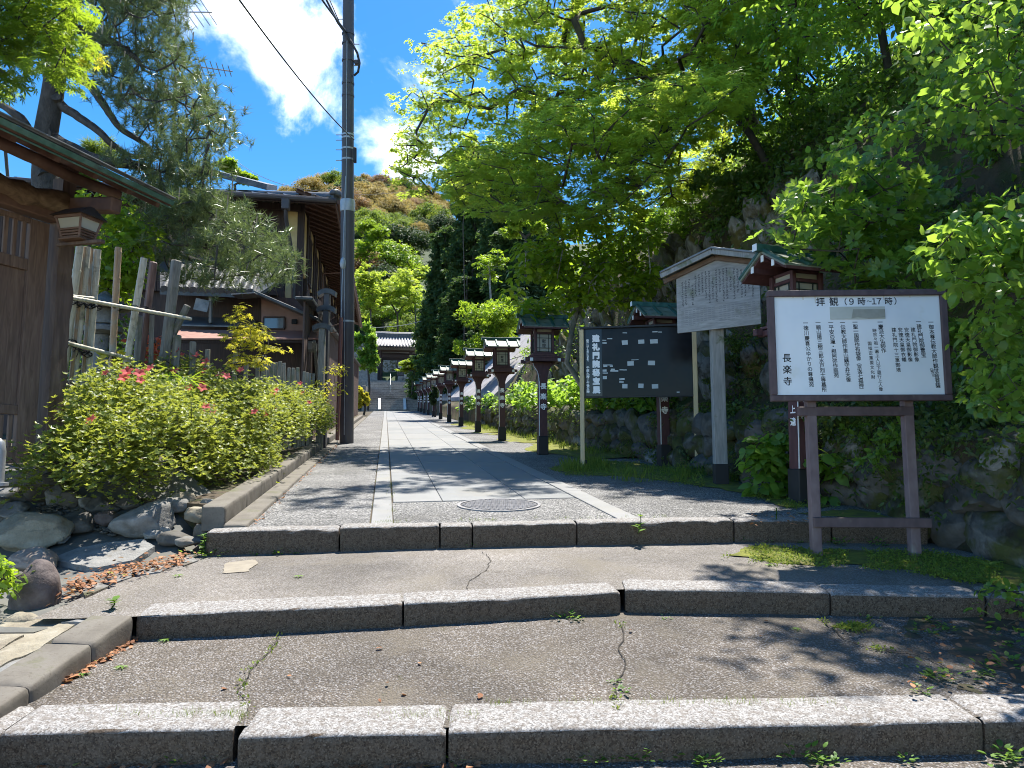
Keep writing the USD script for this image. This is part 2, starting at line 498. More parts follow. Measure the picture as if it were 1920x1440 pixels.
def surf(name, cols, scale=4, det=5, rough=.8, bump=.25, bscale=None, bdist=.01, stretch=(1, 1, 1), spots=None, over=None, spec=.4, coord='object', dist=0.0, metallic=0.0, up=None, rvar=True):
    """noise between the colours cols; spots (scale, colour, lo, hi): a second noise; over (scale, colour, lo, hi): blotches; up: colour that settles on upward faces (colour, lo, hi, scale)"""
    n = {'tc': ('texture_coordinate', {}), 'mp': ('mapping', {'scale': tuple(stretch)}), 'n1': ('noise_texture', {'scale': scale, 'detail': det, 'roughness': .62, 'distortion': dist}),
         'r1': ('rgb_ramp', {'ramp': [(.28 + .44 * i / max(1, len(cols) - 1), c) for i, c in enumerate(cols)]}), 'p': ('principled_bsdf', {'roughness': rough, 'specular_ior_level': spec, 'metallic': metallic})}
    src = 'tc.object' if coord == 'object' else 'geo.position'
    if coord != 'object': n['geo'] = ('geometry', {})
    l = [(src, 'mp.vector'), ('mp.vector', 'n1.vector'), ('n1.fac', 'r1.fac')]
    col = 'r1.color'
    for tag, o in (('s', spots), ('o', over)):
        if not o: continue
        n[tag + 'n'] = ('noise_texture', {'scale': o[0], 'detail': 4.0, 'roughness': .65, 'distortion': .3})
        n[tag + 'm'] = ('map_range', {'from_min': o[2], 'from_max': o[3], 'to_min': 0.0, 'to_max': 1.0, 'clamp': True})
        n[tag + 'x'] = ('mix_color', {'b': o[1]})
        l += [(src, tag + 'n.vector'), (tag + 'n.fac', tag + 'm.value'), (tag + 'm.result', tag + 'x.fac'), (col, tag + 'x.a')]
        col = tag + 'x.result'
    if up:
        c, lo, hi, sc = up
        n |= {'g2': ('geometry', {}), 'upz': ('separate_xyz', {}), 'un': ('noise_texture', {'scale': sc, 'detail': 5.0, 'roughness': .7}), 'ua': ('math', {'math_type': 'multiply_add', 'value2': .5}),
              'um': ('map_range', {'from_min': lo, 'from_max': hi, 'clamp': True}), 'ux': ('mix_color', {}), 'uc': ('rgb_ramp', {'ramp': [(.35, tuple(x * .45 for x in c)), (.65, c)]}), 'uh': ('noise_texture', {'scale': 60.0, 'detail': 2.0})}
        l += [('g2.normal', 'upz.vector'), (src, 'un.vector'), ('upz.z', 'ua.value1'), ('un.fac', 'ua.value3'), ('ua.value', 'um.value'), ('um.result', 'ux.fac'), (col, 'ux.a'), (src, 'uh.vector'), ('uh.fac', 'uc.fac'), ('uc.color', 'ux.b')]
        col = 'ux.result'
    l.append((col, 'p.base_color'))
    if bump:
        n |= {'bn': ('noise_texture', {'scale': bscale or scale * 5, 'detail': 6.0, 'roughness': .65}), 'b': ('bump', {'strength': bump, 'distance': bdist})}
        l += [('mp.vector', 'bn.vector'), ('bn.fac', 'b.height'), ('b.normal', 'p.normal')]
    if rvar:
        n['rr'] = ('map_range', {'from_min': .3, 'from_max': .7, 'to_min': max(.05, rough - .12), 'to_max': min(1, rough + .12), 'clamp': True})
        l += [('n1.fac', 'rr.value'), ('rr.result', 'p.roughness')]
    return mat(name, n, l, 'p.BSDF')


def aggregate(name, cols, cell, base, frac=.5, rough=.85, bump=.5, big=None, stain=None, bdist=.004):
    """exposed pebbles of the colours cols in a matrix"""
    n = {'tc': ('texture_coordinate', {}), 'v': ('voronoi_texture', {'scale': cell}), 'bw': ('separate_color', {}), 'r': ('rgb_ramp', {'ramp': list(zip(np.linspace(0, 1, len(cols)), cols))}),
         'dm': ('map_range', {'from_min': frac - .1, 'from_max': frac + .1, 'to_min': 1.0, 'to_max': 0.0, 'clamp': True}), 'x': ('mix_color', {'a': base}), 'n': ('noise_texture', {'scale': .9, 'detail': 6.0, 'roughness': .65}),
         'nm': ('map_range', {'from_min': .33, 'from_max': .67, 'to_min': .58, 'to_max': 1.25, 'clamp': True}), 'mul': ('mix_color', {'blend_type': 'multiply', 'fac': 1.0, 'use_clamp': False}), 'cc': ('combine_color', {}), 'b': ('bump', {'strength': bump, 'distance': bdist, 'invert': True}), 'p': ('principled_bsdf', {'roughness': rough, 'specular_ior_level': .35}),
         'n2': ('noise_texture', {'scale': 55.0, 'detail': 3.0}), 'ad': ('math', {'math_type': 'multiply_add', 'value2': .5})}
    l = [('tc.object', 'v.vector'), ('v.color', 'bw.color'), ('bw.r', 'r.fac'), ('v.distance', 'dm.value'), ('dm.result', 'x.fac'), ('r.color', 'x.b'), ('tc.object', 'n.vector'), ('n.fac', 'nm.value'), ('nm.result', 'cc.r'), ('nm.result', 'cc.g'), ('nm.result', 'cc.b'), ('x.result', 'mul.a'), ('cc.color', 'mul.b'),
         ('tc.object', 'n2.vector'), ('n2.fac', 'ad.value1'), ('v.distance', 'ad.value3'), ('ad.value', 'b.height'), ('b.normal', 'p.normal')]
    col = 'mul.result'
    for i, s in enumerate(stain or []):
        n[f's{i}'] = ('noise_texture', {'scale': s[0], 'detail': 5.0, 'roughness': .65, 'w': float(i), 'distortion': .4}); n[f'sm{i}'] = ('map_range', {'from_min': s[2], 'from_max': s[3], 'clamp': True}); n[f'sx{i}'] = ('mix_color', {'b': s[1]})
        l += [('tc.object', f's{i}.vector'), (f's{i}.fac', f'sm{i}.value'), (f'sm{i}.result', f'sx{i}.fac'), (col, f'sx{i}.a')]
        col = f'sx{i}.result'
    l.append((col, 'p.base_color'))
    return mat(name, n, l, 'p.BSDF')


def leafmat(name, dark, light, trans, tr=.4, rough=.42, spec=.5, old=None):
    ramp = [(0, dark), (.8, light)] + ([(.97, light), (1, old)] if old else [])
    n = {'a': ('attribute', {'attribute': 'tint'}), 'r': ('rgb_ramp', {'ramp': ramp}), 'p': ('principled_bsdf', {'roughness': rough, 'specular_ior_level': spec}),
         'r2': ('rgb_ramp', {'ramp': [(0, tuple(.7 * x for x in trans)), (1, trans)]}), 't': ('translucent_bsdf', {}), 'm': ('mix_closure', {'fac': tr})}
    return mat(name, n, [('a.fac', 'r.fac'), ('a.fac', 'r2.fac'), ('r.color', 'p.base_color'), ('r2.color', 't.color'), ('p.BSDF', 'm.closure1'), ('t.BSDF', 'm.closure2')], 'm.closure')


def plain(name, col, rough=.6, spec=.5, metallic=0.0):
    return mat(name, {'p': ('principled_bsdf', {'base_color': col, 'roughness': rough, 'specular_ior_level': spec, 'metallic': metallic})}, [], 'p.BSDF')


aggregate('asphalt_stone', [(.045, .045, .046), (.20, .195, .19), (.40, .39, .38), (.08, .08, .083), (.27, .26, .24), (.05, .05, .05)], 78, (.05, .05, .05), .6, stain=[(.6, (.10, .095, .085), .54, .74)], bump=.8)
aggregate('terrace_concrete', [(0.115, 0.102, 0.092), (0.192, 0.172, 0.158), (0.276, 0.259, 0.246), (0.084, 0.078, 0.075)], 120, (.12, .105, .085), .55, bump=.5, stain=[(1.1, (.15, .13, .10), .5, .75), (4.5, (.06, .075, .025), .70, .80)])
aggregate('worn_concrete', [(0.096, 0.080, 0.068), (0.173, 0.147, 0.123), (0.278, 0.260, 0.248), (0.072, 0.061, 0.053), (0.144, 0.120, 0.097), (0.346, 0.333, 0.330), (0.115, 0.098, 0.083), (0.134, 0.113, 0.094)], 105, (.095, .079, .061), .55, bump=1.0, bdist=.010, stain=[(1.3, (.135, .115, .088), .50, .66), (.8, (.085, .072, .055), .58, .75), (6.0, (.055, .055, .014), .64, .76)])
aggregate('granite', [(.24, .235, .225), (.42, .41, .40), (.52, .51, .49), (.13, .13, .13), (.36, .33, .30)], 140, (.30, .29, .28), .6, bump=.55, bdist=.006, stain=[(3.0, (.16, .135, .11), .55, .8)])
aggregate('granite_riser', [(.11, .09, .07), (.17, .145, .12), (.22, .19, .16), (.07, .06, .05)], 130, (.12, .10, .08), .6, bump=.7, bdist=.008, stain=[(2.4, (.065, .05, .04), .5, .72)])
surf('paving', [(0.144, 0.148, 0.148), (0.187, 0.191, 0.191), (0.223, 0.227, 0.227)], 3, rough=.75, bump=.15, bscale=160, bdist=.002, spots=(45, (.15, .15, .15), .55, .75), over=(1.3, (.20, .19, .165), .55, .8))
surf('paving_b', [(0.173, 0.173, 0.169), (0.209, 0.209, 0.205), (0.245, 0.241, 0.238)], 3, rough=.75, bump=.15, bscale=160, bdist=.002, spots=(45, (.18, .175, .17), .55, .75), over=(1.6, (.22, .21, .18), .55, .8))
surf('kerb_stone', [(0.084, 0.073, 0.059), (0.135, 0.121, 0.101), (0.168, 0.154, 0.132)], 5, rough=.85, bump=.4, bscale=70, bdist=.005, spots=(60, (.10, .085, .07), .55, .7), up=((.10, .11, .03), 1.05, 1.3, 4))
surf('cliff_stone', [(.09, .085, .075), (.19, .18, .16), (.30, .29, .27)], 8.8, rough=.9, bump=.8, bscale=34, bdist=.018, stretch=(1.5, 1.5, .45), spots=(1.8, (.085, .072, .016), .46, .56), over=(5, (.04, .03, .02), .52, .66))
surf('hill_floor', [(.02, .035, .012), (.035, .055, .018), (.05, .07, .022)], 2, rough=.95, bump=0)
surf('soil', [(.035, .026, .017), (.07, .052, .033), (.10, .075, .05)], 6, rough=.95, bump=.8, bscale=40, bdist=.02, over=(3, (.05, .065, .02), .52, .66))
surf('bank_soil', [(.05, .037, .024), (.095, .07, .042), (.135, .10, .06)], 3, rough=.95, bump=.9, bscale=22, bdist=.04, over=(1.6, (.045, .06, .012), .48, .62))
surf('moss', [(.07, .075, .015), (.15, .16, .022), (.22, .22, .035)], 14, rough=.95, bump=1.0, bscale=120, bdist=.012, over=(3.0, (.09, .075, .035), .55, .7))
surf('rock_grey', [(0.101, 0.097, 0.090), (0.180, 0.176, 0.166), (0.259, 0.256, 0.245)], 8.8, rough=.85, bump=.6, bscale=46, bdist=.018, over=(3, (.10, .085, .065), .52, .68), up=((.07, .085, .015), 1.08, 1.35, 3))
surf('rock_light', [(0.146, 0.140, 0.132), (0.213, 0.210, 0.199), (0.269, 0.264, 0.252)], 11.0, rough=.85, bump=.7, bscale=50, bdist=.018, over=(4, (.15, .13, .10), .55, .68))
surf('rock_tan', [(0.165, 0.135, 0.094), (0.255, 0.225, 0.165), (0.330, 0.300, 0.240)], 8.8, rough=.85, bump=.6, bscale=46, bdist=.018, over=(3, (.16, .135, .10), .52, .7))
surf('rock_purple', [(.06, .045, .042), (.11, .085, .08), (.17, .14, .13)], 11.0, rough=.75, bump=.4, bscale=60, bdist=.018, over=(4, (.20, .185, .17), .62, .75))
surf('rock_dark', [(.04, .038, .034), (.085, .08, .072), (.13, .12, .11)], 11.0, rough=.8, bump=.5, bscale=50, bdist=.018, over=(3, (.06, .05, .03), .5, .7))
surf('rock_pink', [(0.195, 0.143, 0.112), (0.270, 0.217, 0.180), (0.330, 0.285, 0.247)], 11.0, rough=.85, bump=.4, bscale=55, bdist=.018)
surf('wall_stone', [(.05, .047, .04), (.10, .095, .083), (.17, .165, .15)], 7.700000000000001, rough=.9, bump=.8, bscale=40, bdist=.018, spots=(2.2, (.055, .06, .013), .44, .54), over=(4.5, (.035, .027, .017), .52, .66))
surf('wall_stone_light', [(.12, .118, .11), (.21, .21, .20), (.30, .30, .29)], 11.0, rough=.88, bump=.8, bscale=46, bdist=.018, spots=(3, (.06, .062, .016), .48, .58), over=(6, (.07, .06, .045), .5, .66))
surf('mortar', [(0.077, 0.077, 0.070), (0.113, 0.113, 0.104), (0.144, 0.142, 0.131)], 5, rough=.9, bump=.4, bscale=60, bdist=.006, over=(2.5, (.13, .125, .10), .5, .7))
surf('door_wood', [(.085, .050, .036), (.15, .092, .066), (.215, .14, .102)], 5, dist=1.4, rough=.7, bump=.2, bscale=22, bdist=.004, stretch=(6, 6, .55))
surf('post_wood', [(.055, .034, .027), (.11, .07, .054), (.175, .12, .092)], 4, dist=.8, rough=.72, bump=.35, bscale=16, bdist=.012, stretch=(4, 4, .5))
surf('roof_timber', [(.075, .038, .026), (.125, .066, .046), (.175, .10, .072)], 4, rough=.7, bump=.2, bscale=30, bdist=.004, stretch=(2, 2, 2))
surf('burl_wood', [(.08, .045, .025), (.17, .105, .062), (.26, .17, .105)], 7, dist=1.5, rough=.7, bump=.8, bscale=18, bdist=.02)
surf('copper_green', [(.035, .085, .055), (.075, .15, .10), (.14, .22, .165)], 7, rough=.55, bump=.1, spots=(4, (.06, .055, .045), .55, .7), metallic=.2)
surf('lead_sheet', [(.10, .10, .10), (.18, .18, .18), (.26, .26, .26)], 5, rough=.45, bump=.1, metallic=.5)
surf('bamboo', [(0.330, 0.300, 0.225), (0.495, 0.465, 0.375), (0.630, 0.600, 0.510)], 9, rough=.5, bump=.12, bscale=60, bdist=.002, stretch=(5, 5, .5), over=(6, (.15, .14, .10), .55, .72))
surf('bamboo_tan', [(.25, .16, .09), (.38, .26, .16), (.46, .34, .22)], 9, rough=.5, bump=.12, stretch=(5, 5, .5), over=(5, (.30, .28, .24), .5, .65))
surf('grey_wood', [(.11, .10, .085), (.19, .175, .15), (.27, .25, .22)], 8, rough=.85, bump=.35, bscale=40, bdist=.005, stretch=(6, 6, .5), over=(4, (.10, .11, .055), .55, .7))
surf('brown_stick', [(.08, .045, .035), (.15, .085, .07), (.22, .14, .11)], 8, rough=.6, bump=.2, stretch=(5, 5, .4))
plain('twine', (.012, .011, .012), .9)
surf('lantern_red', [(.045, .017, .018), (.068, .028, .028), (.095, .042, .042)], 9, rough=.6, bump=.12, bscale=80, bdist=.002, stretch=(3, 3, .7), spots=(11, (.17, .13, .12), .68, .74))
surf('lantern_black', [(.010, .010, .011), (.02, .02, .02)], 9, rough=.6, bump=.1)
surf('lantern_green', [(.012, .05, .04), (.025, .085, .068), (.05, .12, .10)], 8, rough=.55, bump=.1, over=(6, (.12, .14, .11), .6, .72))
surf('lantern_roof', [(.10, .135, .105), (.17, .20, .16), (.26, .28, .24)], 7, rough=.6, bump=.2, bscale=60, bdist=.003, spots=(8, (.07, .075, .04), .55, .68))
plain('white_paint', (.72, .73, .72), .6)
plain('lattice_black', (.012, .018, .016), .5)
n_ = {'p': ('principled_bsdf', {'base_color': (.62, .60, .50), 'roughness': .6}), 't': ('translucent_bsdf', {'color': (.62, .60, .50)}), 'm': ('mix_closure', {'fac': .25})}
mat('paper', n_, [('p.BSDF', 'm.closure1'), ('t.BSDF', 'm.closure2')], 'm.closure')
plain('text_white', (.78, .78, .76), .6)
plain('text_black', (.012, .012, .014), .6)
plain('text_grey', (.05, .05, .055), .8)
plain('text_faint', (.20, .20, .205), .8)
surf('board_white', [(.64, .67, .70), (.72, .74, .76), (.76, .78, .79)], 2, rough=.45, bump=.03, over=(3, (.62, .62, .56), .6, .8))
surf('frame_purple', [(.055, .034, .036), (.085, .055, .057), (.115, .08, .08)], 7, rough=.6, bump=.15, bscale=70, bdist=.003, stretch=(2, 2, 1), spots=(5, (.15, .12, .10), .62, .74))
surf('board_wood', [(.20, .195, .185), (.28, .275, .265), (.36, .355, .34)], 7, rough=.85, bump=.3, bscale=40, bdist=.003, stretch=(1, 1, 7), over=(5, (.17, .18, .13), .56, .7))
surf('sign_post_grey', [(.17, .165, .15), (.26, .25, .23), (.34, .33, .30)], 8, rough=.85, bump=.3, bscale=40, bdist=.004, stretch=(6, 6, .5), over=(5, (.13, .14, .085), .57, .7))
surf('sign_brown', [(.085, .05, .032), (.14, .088, .058), (.20, .13, .09)], 7, rough=.8, bump=.2, stretch=(1, 5, 5))
plain('board_gloss', (.009, .009, .011), .12, .5)
plain('board_black', (.008, .008, .008), .45)
surf('new_wood', [(.42, .31, .16), (.50, .39, .22), (.56, .45, .28)], 8, rough=.6, bump=.1, stretch=(6, 6, .4))
surf('rust_streak', [(.50, .42, .33), (.60, .55, .47)], 20, rough=.5, bump=0)
plain('tape', (.42, .46, .46), .5)
surf('tape_old', [(.42, .42, .36), (.52, .52, .47)], 5, rough=.6, bump=.1)
surf('pole_brown', [(.046, .040, .043), (.062, .055, .058), (.075, .067, .070)], 3, rough=.45, bump=.06, bscale=30, bdist=.003, stretch=(1, 1, .2))
surf('galvanised', [(.30, .31, .32), (.42, .43, .44)], 9, rough=.45, bump=.05, metallic=.6)
plain('cable', (.010, .010, .012), .5)
plain('guard_red', (.16, .058, .042), .5)
plain('dark_hole', (.006, .005, .005), .9)
surf('house_board', [(.022, .013, .012), (.042, .026, .023), (.07, .046, .04)], 6, rough=.75, bump=.3, bscale=30, bdist=.005, stretch=(5, 5, .4))
surf('plank_wall', [(.055, .03, .024), (.085, .05, .04), (.12, .078, .062)], 6, rough=.75, bump=.3, bscale=30, bdist=.005, stretch=(5, 5, .3))
surf('plaster_ochre', [(.42, .30, .13), (.52, .39, .19), (.58, .45, .24)], 3, rough=.9, bump=.15, bscale=50, bdist=.004)
surf('plaster_pink', [(.17, .095, .075), (.22, .13, .105), (.27, .165, .14)], 3, rough=.9, bump=.15, bscale=50, bdist=.004)
surf('roof_tile', [(0.031, 0.032, 0.035), (0.056, 0.058, 0.061), (0.093, 0.096, 0.099)], 6, rough=.4, bump=.1, bscale=40, bdist=.004)
surf('tile_silver', [(.20, .19, .195), (.30, .285, .285), (.40, .38, .38)], 6, rough=.45, bump=.1, bscale=40, bdist=.004, over=(3, (.24, .20, .17), .55, .7))
surf('eave_wood', [(.055, .024, .016), (.085, .042, .028), (.12, .065, .045)], 6, rough=.7, bump=.2, stretch=(3, 3, 3))
surf('gutter_copper', [(.09, .045, .032), (.14, .075, .055), (.18, .10, .075)], 6, rough=.5, bump=.05, metallic=.3)
surf('rust_sheet', [(.20, .085, .06), (.28, .135, .10), (.34, .19, .145)], 5, rough=.6, bump=.08, stretch=(1, 4, 1))
n_ = {'g': ('glossy_bsdf', {'roughness': .05, 'color': (.8, .85, .9)}), 'd': ('principled_bsdf', {'base_color': (.05, .065, .075), 'roughness': .3}), 'm': ('mix_closure', {'fac': .1})}
mat('window_glass', n_, [('d.BSDF', 'm.closure1'), ('g.BSDF', 'm.closure2')], 'm.closure')
surf('bark_pine', [(.028, .024, .021), (.06, .052, .046), (.10, .088, .078)], 9, dist=.5, rough=.9, bump=1.0, bscale=22, bdist=.03, stretch=(1.6, 1.6, .8))
surf('bark_dark', [(.022, .018, .014), (.045, .038, .03), (.075, .064, .052)], 9, rough=.9, bump=.6, bscale=30, bdist=.01, over=(4, (.045, .055, .02), .56, .68))
surf('bark_pale', [(.14, .135, .12), (.23, .225, .205), (.32, .315, .29)], 9, rough=.85, bump=.4, bscale=30, bdist=.008)
leafmat('leaf_maple', (.095, .15, .022), (.18, .24, .038), (.78, .92, .12), .63, .5, .35)
leafmat('leaf_maple_near', (.05, .115, .012), (.11, .18, .02), (.42, .58, .035), .52, .5, .35)
leafmat('leaf_maple_yellow', (.20, .23, .025), (.34, .33, .04), (.85, .78, .07), .55, .5, .35, old=(.42, .20, .06))
leafmat('leaf_evergreen', (.034, .078, .018), (.075, .145, .03), (.28, .46, .05), .34, .28, .6)
leafmat('leaf_vine', (.06, .13, .025), (.12, .22, .04), (.50, .76, .08), .48, .36, .55)
leafmat('leaf_azalea', (.085, .13, .024), (.20, .245, .05), (.56, .62, .08), .42, .40, .5, old=(.26, .18, .10))
leafmat('leaf_bright', (.065, .14, .014), (.14, .23, .022), (.50, .70, .04), .5, .38, .5)
leafmat('leaf_hydrangea', (.07, .16, .03), (.13, .25, .04), (.52, .80, .08), .48, .42, .45)
leafmat('leaf_ivy', (.032, .066, .014), (.085, .135, .03), (.28, .42, .06), .34, .35, .5, old=(.17, .16, .04))
leafmat('leaf_far', (.065, .115, .018), (.12, .18, .03), (.42, .55, .06), .4, .6, .25)
leafmat('leaf_far_dark', (.020, .045, .016), (.045, .080, .026), (.10, .16, .035), .25, .6, .25)
leafmat('leaf_far_gold', (.24, .18, .045), (.42, .32, .11), (.62, .48, .14), .35, .6, .25)
leafmat('leaf_far_rust', (.20, .12, .05), (.34, .22, .11), (.5, .32, .14), .35, .6, .25)
leafmat('leaf_cedar', (.026, .060, .020), (.058, .11, .034), (.18, .30, .06), .28, .6, .3)
leafmat('needle_pine', (.05, .085, .03), (.17, .21, .09), (.26, .36, .10), .28, .35, .6)
leafmat('leaf_red', (.35, .05, .03), (.55, .10, .05), (.75, .16, .06), .45, .5, .4)
leafmat('petal', (.55, .06, .06), (.80, .17, .16), (.90, .20, .16), .35, .6, .3)
leafmat('dead_leaf', (.16, .065, .03), (.42, .21, .11), (.40, .20, .08), .2, .7, .25, old=(.30, .32, .06))
leafmat('weed', (.06, .14, .02), (.13, .25, .035), (.30, .45, .05), .4, .5, .4)
leafmat('grass_blade', (.08, .14, .02), (.20, .27, .04), (.34, .42, .06), .4, .6, .3)
# ================================================================ lane, steps, kerbs
DIR = np.array([-.1753, .9845, 0]); PERP = np.array([.9845, .1753, 0])


def ST(u, t, z=0.0): return DIR * t + PERP * u + np.array([0, 0, z])


def noisez(p, a, s, seed=0): return a * (meshkit.fbm(np.asarray(p) * s, 4, seed) - .5) * 2


def lane_ground():
    ys = np.array([-60, -20, -5, 0, 2, 3, 4.6, 5.4, 6.4, 8, 12, 20, 40, 70, 100, 160, 260, 420, 700.])
    xs = np.array([-500, -250, -120, -60, -30, -15, -8, -4, 0, 4, 8, 15, 30, 60, 120, 250, 500.])
    def fn(x, y):
        z = np.interp(y, [-60, 5.0, 6.2, 700], [-.62, -.62, -.05, -.05])
        return (x, y, z)
    v, f = grid(fn, xs, ys)
    single('ground', (W(v), f), MAT['soil'], kind='structure')


lane_ground()

# granite: pale speckle on upward faces, much darker brown on the sides
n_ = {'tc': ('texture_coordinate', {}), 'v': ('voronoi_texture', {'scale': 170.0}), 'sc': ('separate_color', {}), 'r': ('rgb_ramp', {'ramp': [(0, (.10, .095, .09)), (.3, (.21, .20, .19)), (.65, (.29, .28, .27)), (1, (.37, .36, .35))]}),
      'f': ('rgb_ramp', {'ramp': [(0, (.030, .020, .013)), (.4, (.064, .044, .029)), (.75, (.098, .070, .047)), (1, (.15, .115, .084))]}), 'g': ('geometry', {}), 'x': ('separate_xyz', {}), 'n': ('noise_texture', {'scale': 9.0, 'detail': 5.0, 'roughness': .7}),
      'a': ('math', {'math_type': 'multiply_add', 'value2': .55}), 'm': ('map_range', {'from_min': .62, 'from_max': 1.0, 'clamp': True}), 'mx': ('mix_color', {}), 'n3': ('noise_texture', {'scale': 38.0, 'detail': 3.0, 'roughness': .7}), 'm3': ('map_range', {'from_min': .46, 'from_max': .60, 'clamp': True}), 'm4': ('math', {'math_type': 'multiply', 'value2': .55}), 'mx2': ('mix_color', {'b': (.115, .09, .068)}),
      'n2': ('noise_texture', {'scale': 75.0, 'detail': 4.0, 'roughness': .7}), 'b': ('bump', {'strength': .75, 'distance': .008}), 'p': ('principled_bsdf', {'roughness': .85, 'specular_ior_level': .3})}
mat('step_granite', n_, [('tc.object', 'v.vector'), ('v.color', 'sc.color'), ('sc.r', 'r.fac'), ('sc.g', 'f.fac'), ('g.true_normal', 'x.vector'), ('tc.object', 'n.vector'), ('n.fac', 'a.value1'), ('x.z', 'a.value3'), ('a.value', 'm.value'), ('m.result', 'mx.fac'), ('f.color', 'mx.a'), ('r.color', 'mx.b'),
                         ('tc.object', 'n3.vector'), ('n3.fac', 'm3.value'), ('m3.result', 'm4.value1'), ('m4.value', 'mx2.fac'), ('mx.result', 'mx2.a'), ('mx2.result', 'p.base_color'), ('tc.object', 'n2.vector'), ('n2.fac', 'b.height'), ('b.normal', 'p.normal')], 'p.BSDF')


def stone_block(A, B, depth, h, seed, rough=.007, gap=.006, n=None, back=None):
    """a hewn stone whose front top edge runs from A to B (lane frame); depth goes back from that edge"""
    A, B = np.asarray(A, float), np.asarray(B, float); L = np.linalg.norm(B - A); e = (B - A) / L
    b = np.cross([0, 0, 1.0], e) if back is None else np.asarray(back, float); b = b / np.linalg.norm(b)
    prof = np.array([(.004, -h), (0, -h * .55), (0, -.035), (.004, -.012), (.016, -.002), (.06, 0), (depth * .6, .001), (depth - .01, 0), (depth, -.012), (depth, -h)])
    m = max(6, int(L / .045)) if n is None else n
    ts = np.concatenate([[0, .006 / L], np.linspace(.02 / L, 1 - .02 / L, m), [1 - .006 / L, 1]])
    V = []
    for t in ts:
        d = min(t, 1 - t) * L
        ins = .010 * max(0, 1 - d / .02)
        p = prof.copy(); c = np.array([depth / 2, -h / 2]); p = c + (p - c) * (1 - ins / np.array([depth / 2, h / 2]))
        base = A + e * (gap + t * (L - 2 * gap))
        q = base + p[:, :1] * b + p[:, 1:] * np.array([0, 0, 1.0])
        V.append(q)
    V = np.array(V); k = V.shape[1]
    P = V.reshape(-1, 3)
    nz = (meshkit.fbm(P * 4 + seed * 3.1, 3, 5) - .5) * 2 * rough * 1.6 + (meshkit.fbm(P * 22 + seed, 2, 9) - .5) * rough * 1.3
    P = P + nz[:, None] * (b * -.8 + np.array([0, 0, .8]))
    chip = meshkit.fbm(P * 9 + seed, 2, 3)
    edge = np.tile(np.isin(np.arange(k), (2, 3, 4)), len(ts))
    P = P - (edge * np.clip(chip - .58, 0, 1) * .05)[:, None] * (np.array([0, 0, 1.0]) - b * .8)
    nt = len(ts); i, j = np.meshgrid(np.arange(nt - 1), np.arange(k), indexing='ij'); j2 = (j + 1) % k
    a, a2, c, c2 = (i * k + j).ravel(), (i * k + j2).ravel(), ((i + 1) * k + j).ravel(), ((i + 1) * k + j2).ravel()
    f = np.vstack([np.stack([a, c2, a2], 1), np.stack([a, c, c2], 1)])
    caps = [(0, q, q + 1) for q in range(1, k - 1)] + [((nt - 1) * k, (nt - 1) * k + q + 1, (nt - 1) * k + q) for q in range(1, k - 1)]
    f = np.vstack([f, caps])
    vol = np.einsum('ij,ij->i', P[f[:, 0]], np.cross(P[f[:, 1]], P[f[:, 2]])).sum()
    return P, (f if vol > 0 else f[:, ::-1])


Z2, Z3, Z4 = -.178, -.305, -.43
s1 = [(385, 996.5), (636, 990), (825, 985), (886, 984), (1082, 980), (1377, 975.5), (1560, 976), (1742, 979)]
s2 = [(253, 1153), (756, 1131), (1166, 1109), (1171, 1107), (1558, 1113), (1850, 1117), (1990, 1124)]
s3 = [(-150, 1379), (-6, 1377), (438, 1366), (441, 1378), (838, 1371), (1848, 1350), (2150, 1348)]


def step(pts, z, h, depth, label, seed, skip=(), dz=None):
    t = T('stone_step', label, 'step', loc=W(G(*pts[len(pts) // 2], z)))
    for i in range(len(pts) - 1):
        if i in skip: continue
        off = (dz or {}).get(i, 0.0)
        A, B = G(*pts[i], z), G(*pts[i + 1], z)
        A[2] += off; B[2] += off
        if abs(A[0] - B[0]) < .02: continue
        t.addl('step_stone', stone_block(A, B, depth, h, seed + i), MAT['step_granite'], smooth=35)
    return t


step(s1, .006, .20, .16, 'top step of dark-fronted kerbstones where the lane begins', 10, dz={1: .004, 2: -.003, 4: .004, 6: -.008})
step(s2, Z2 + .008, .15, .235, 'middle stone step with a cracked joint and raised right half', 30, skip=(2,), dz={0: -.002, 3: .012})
step(s3, Z3 + .010, .16, .26, 'lowest and nearest stone step with bright speckled top', 50, skip=(2,), dz={1: .004, 3: -.004})


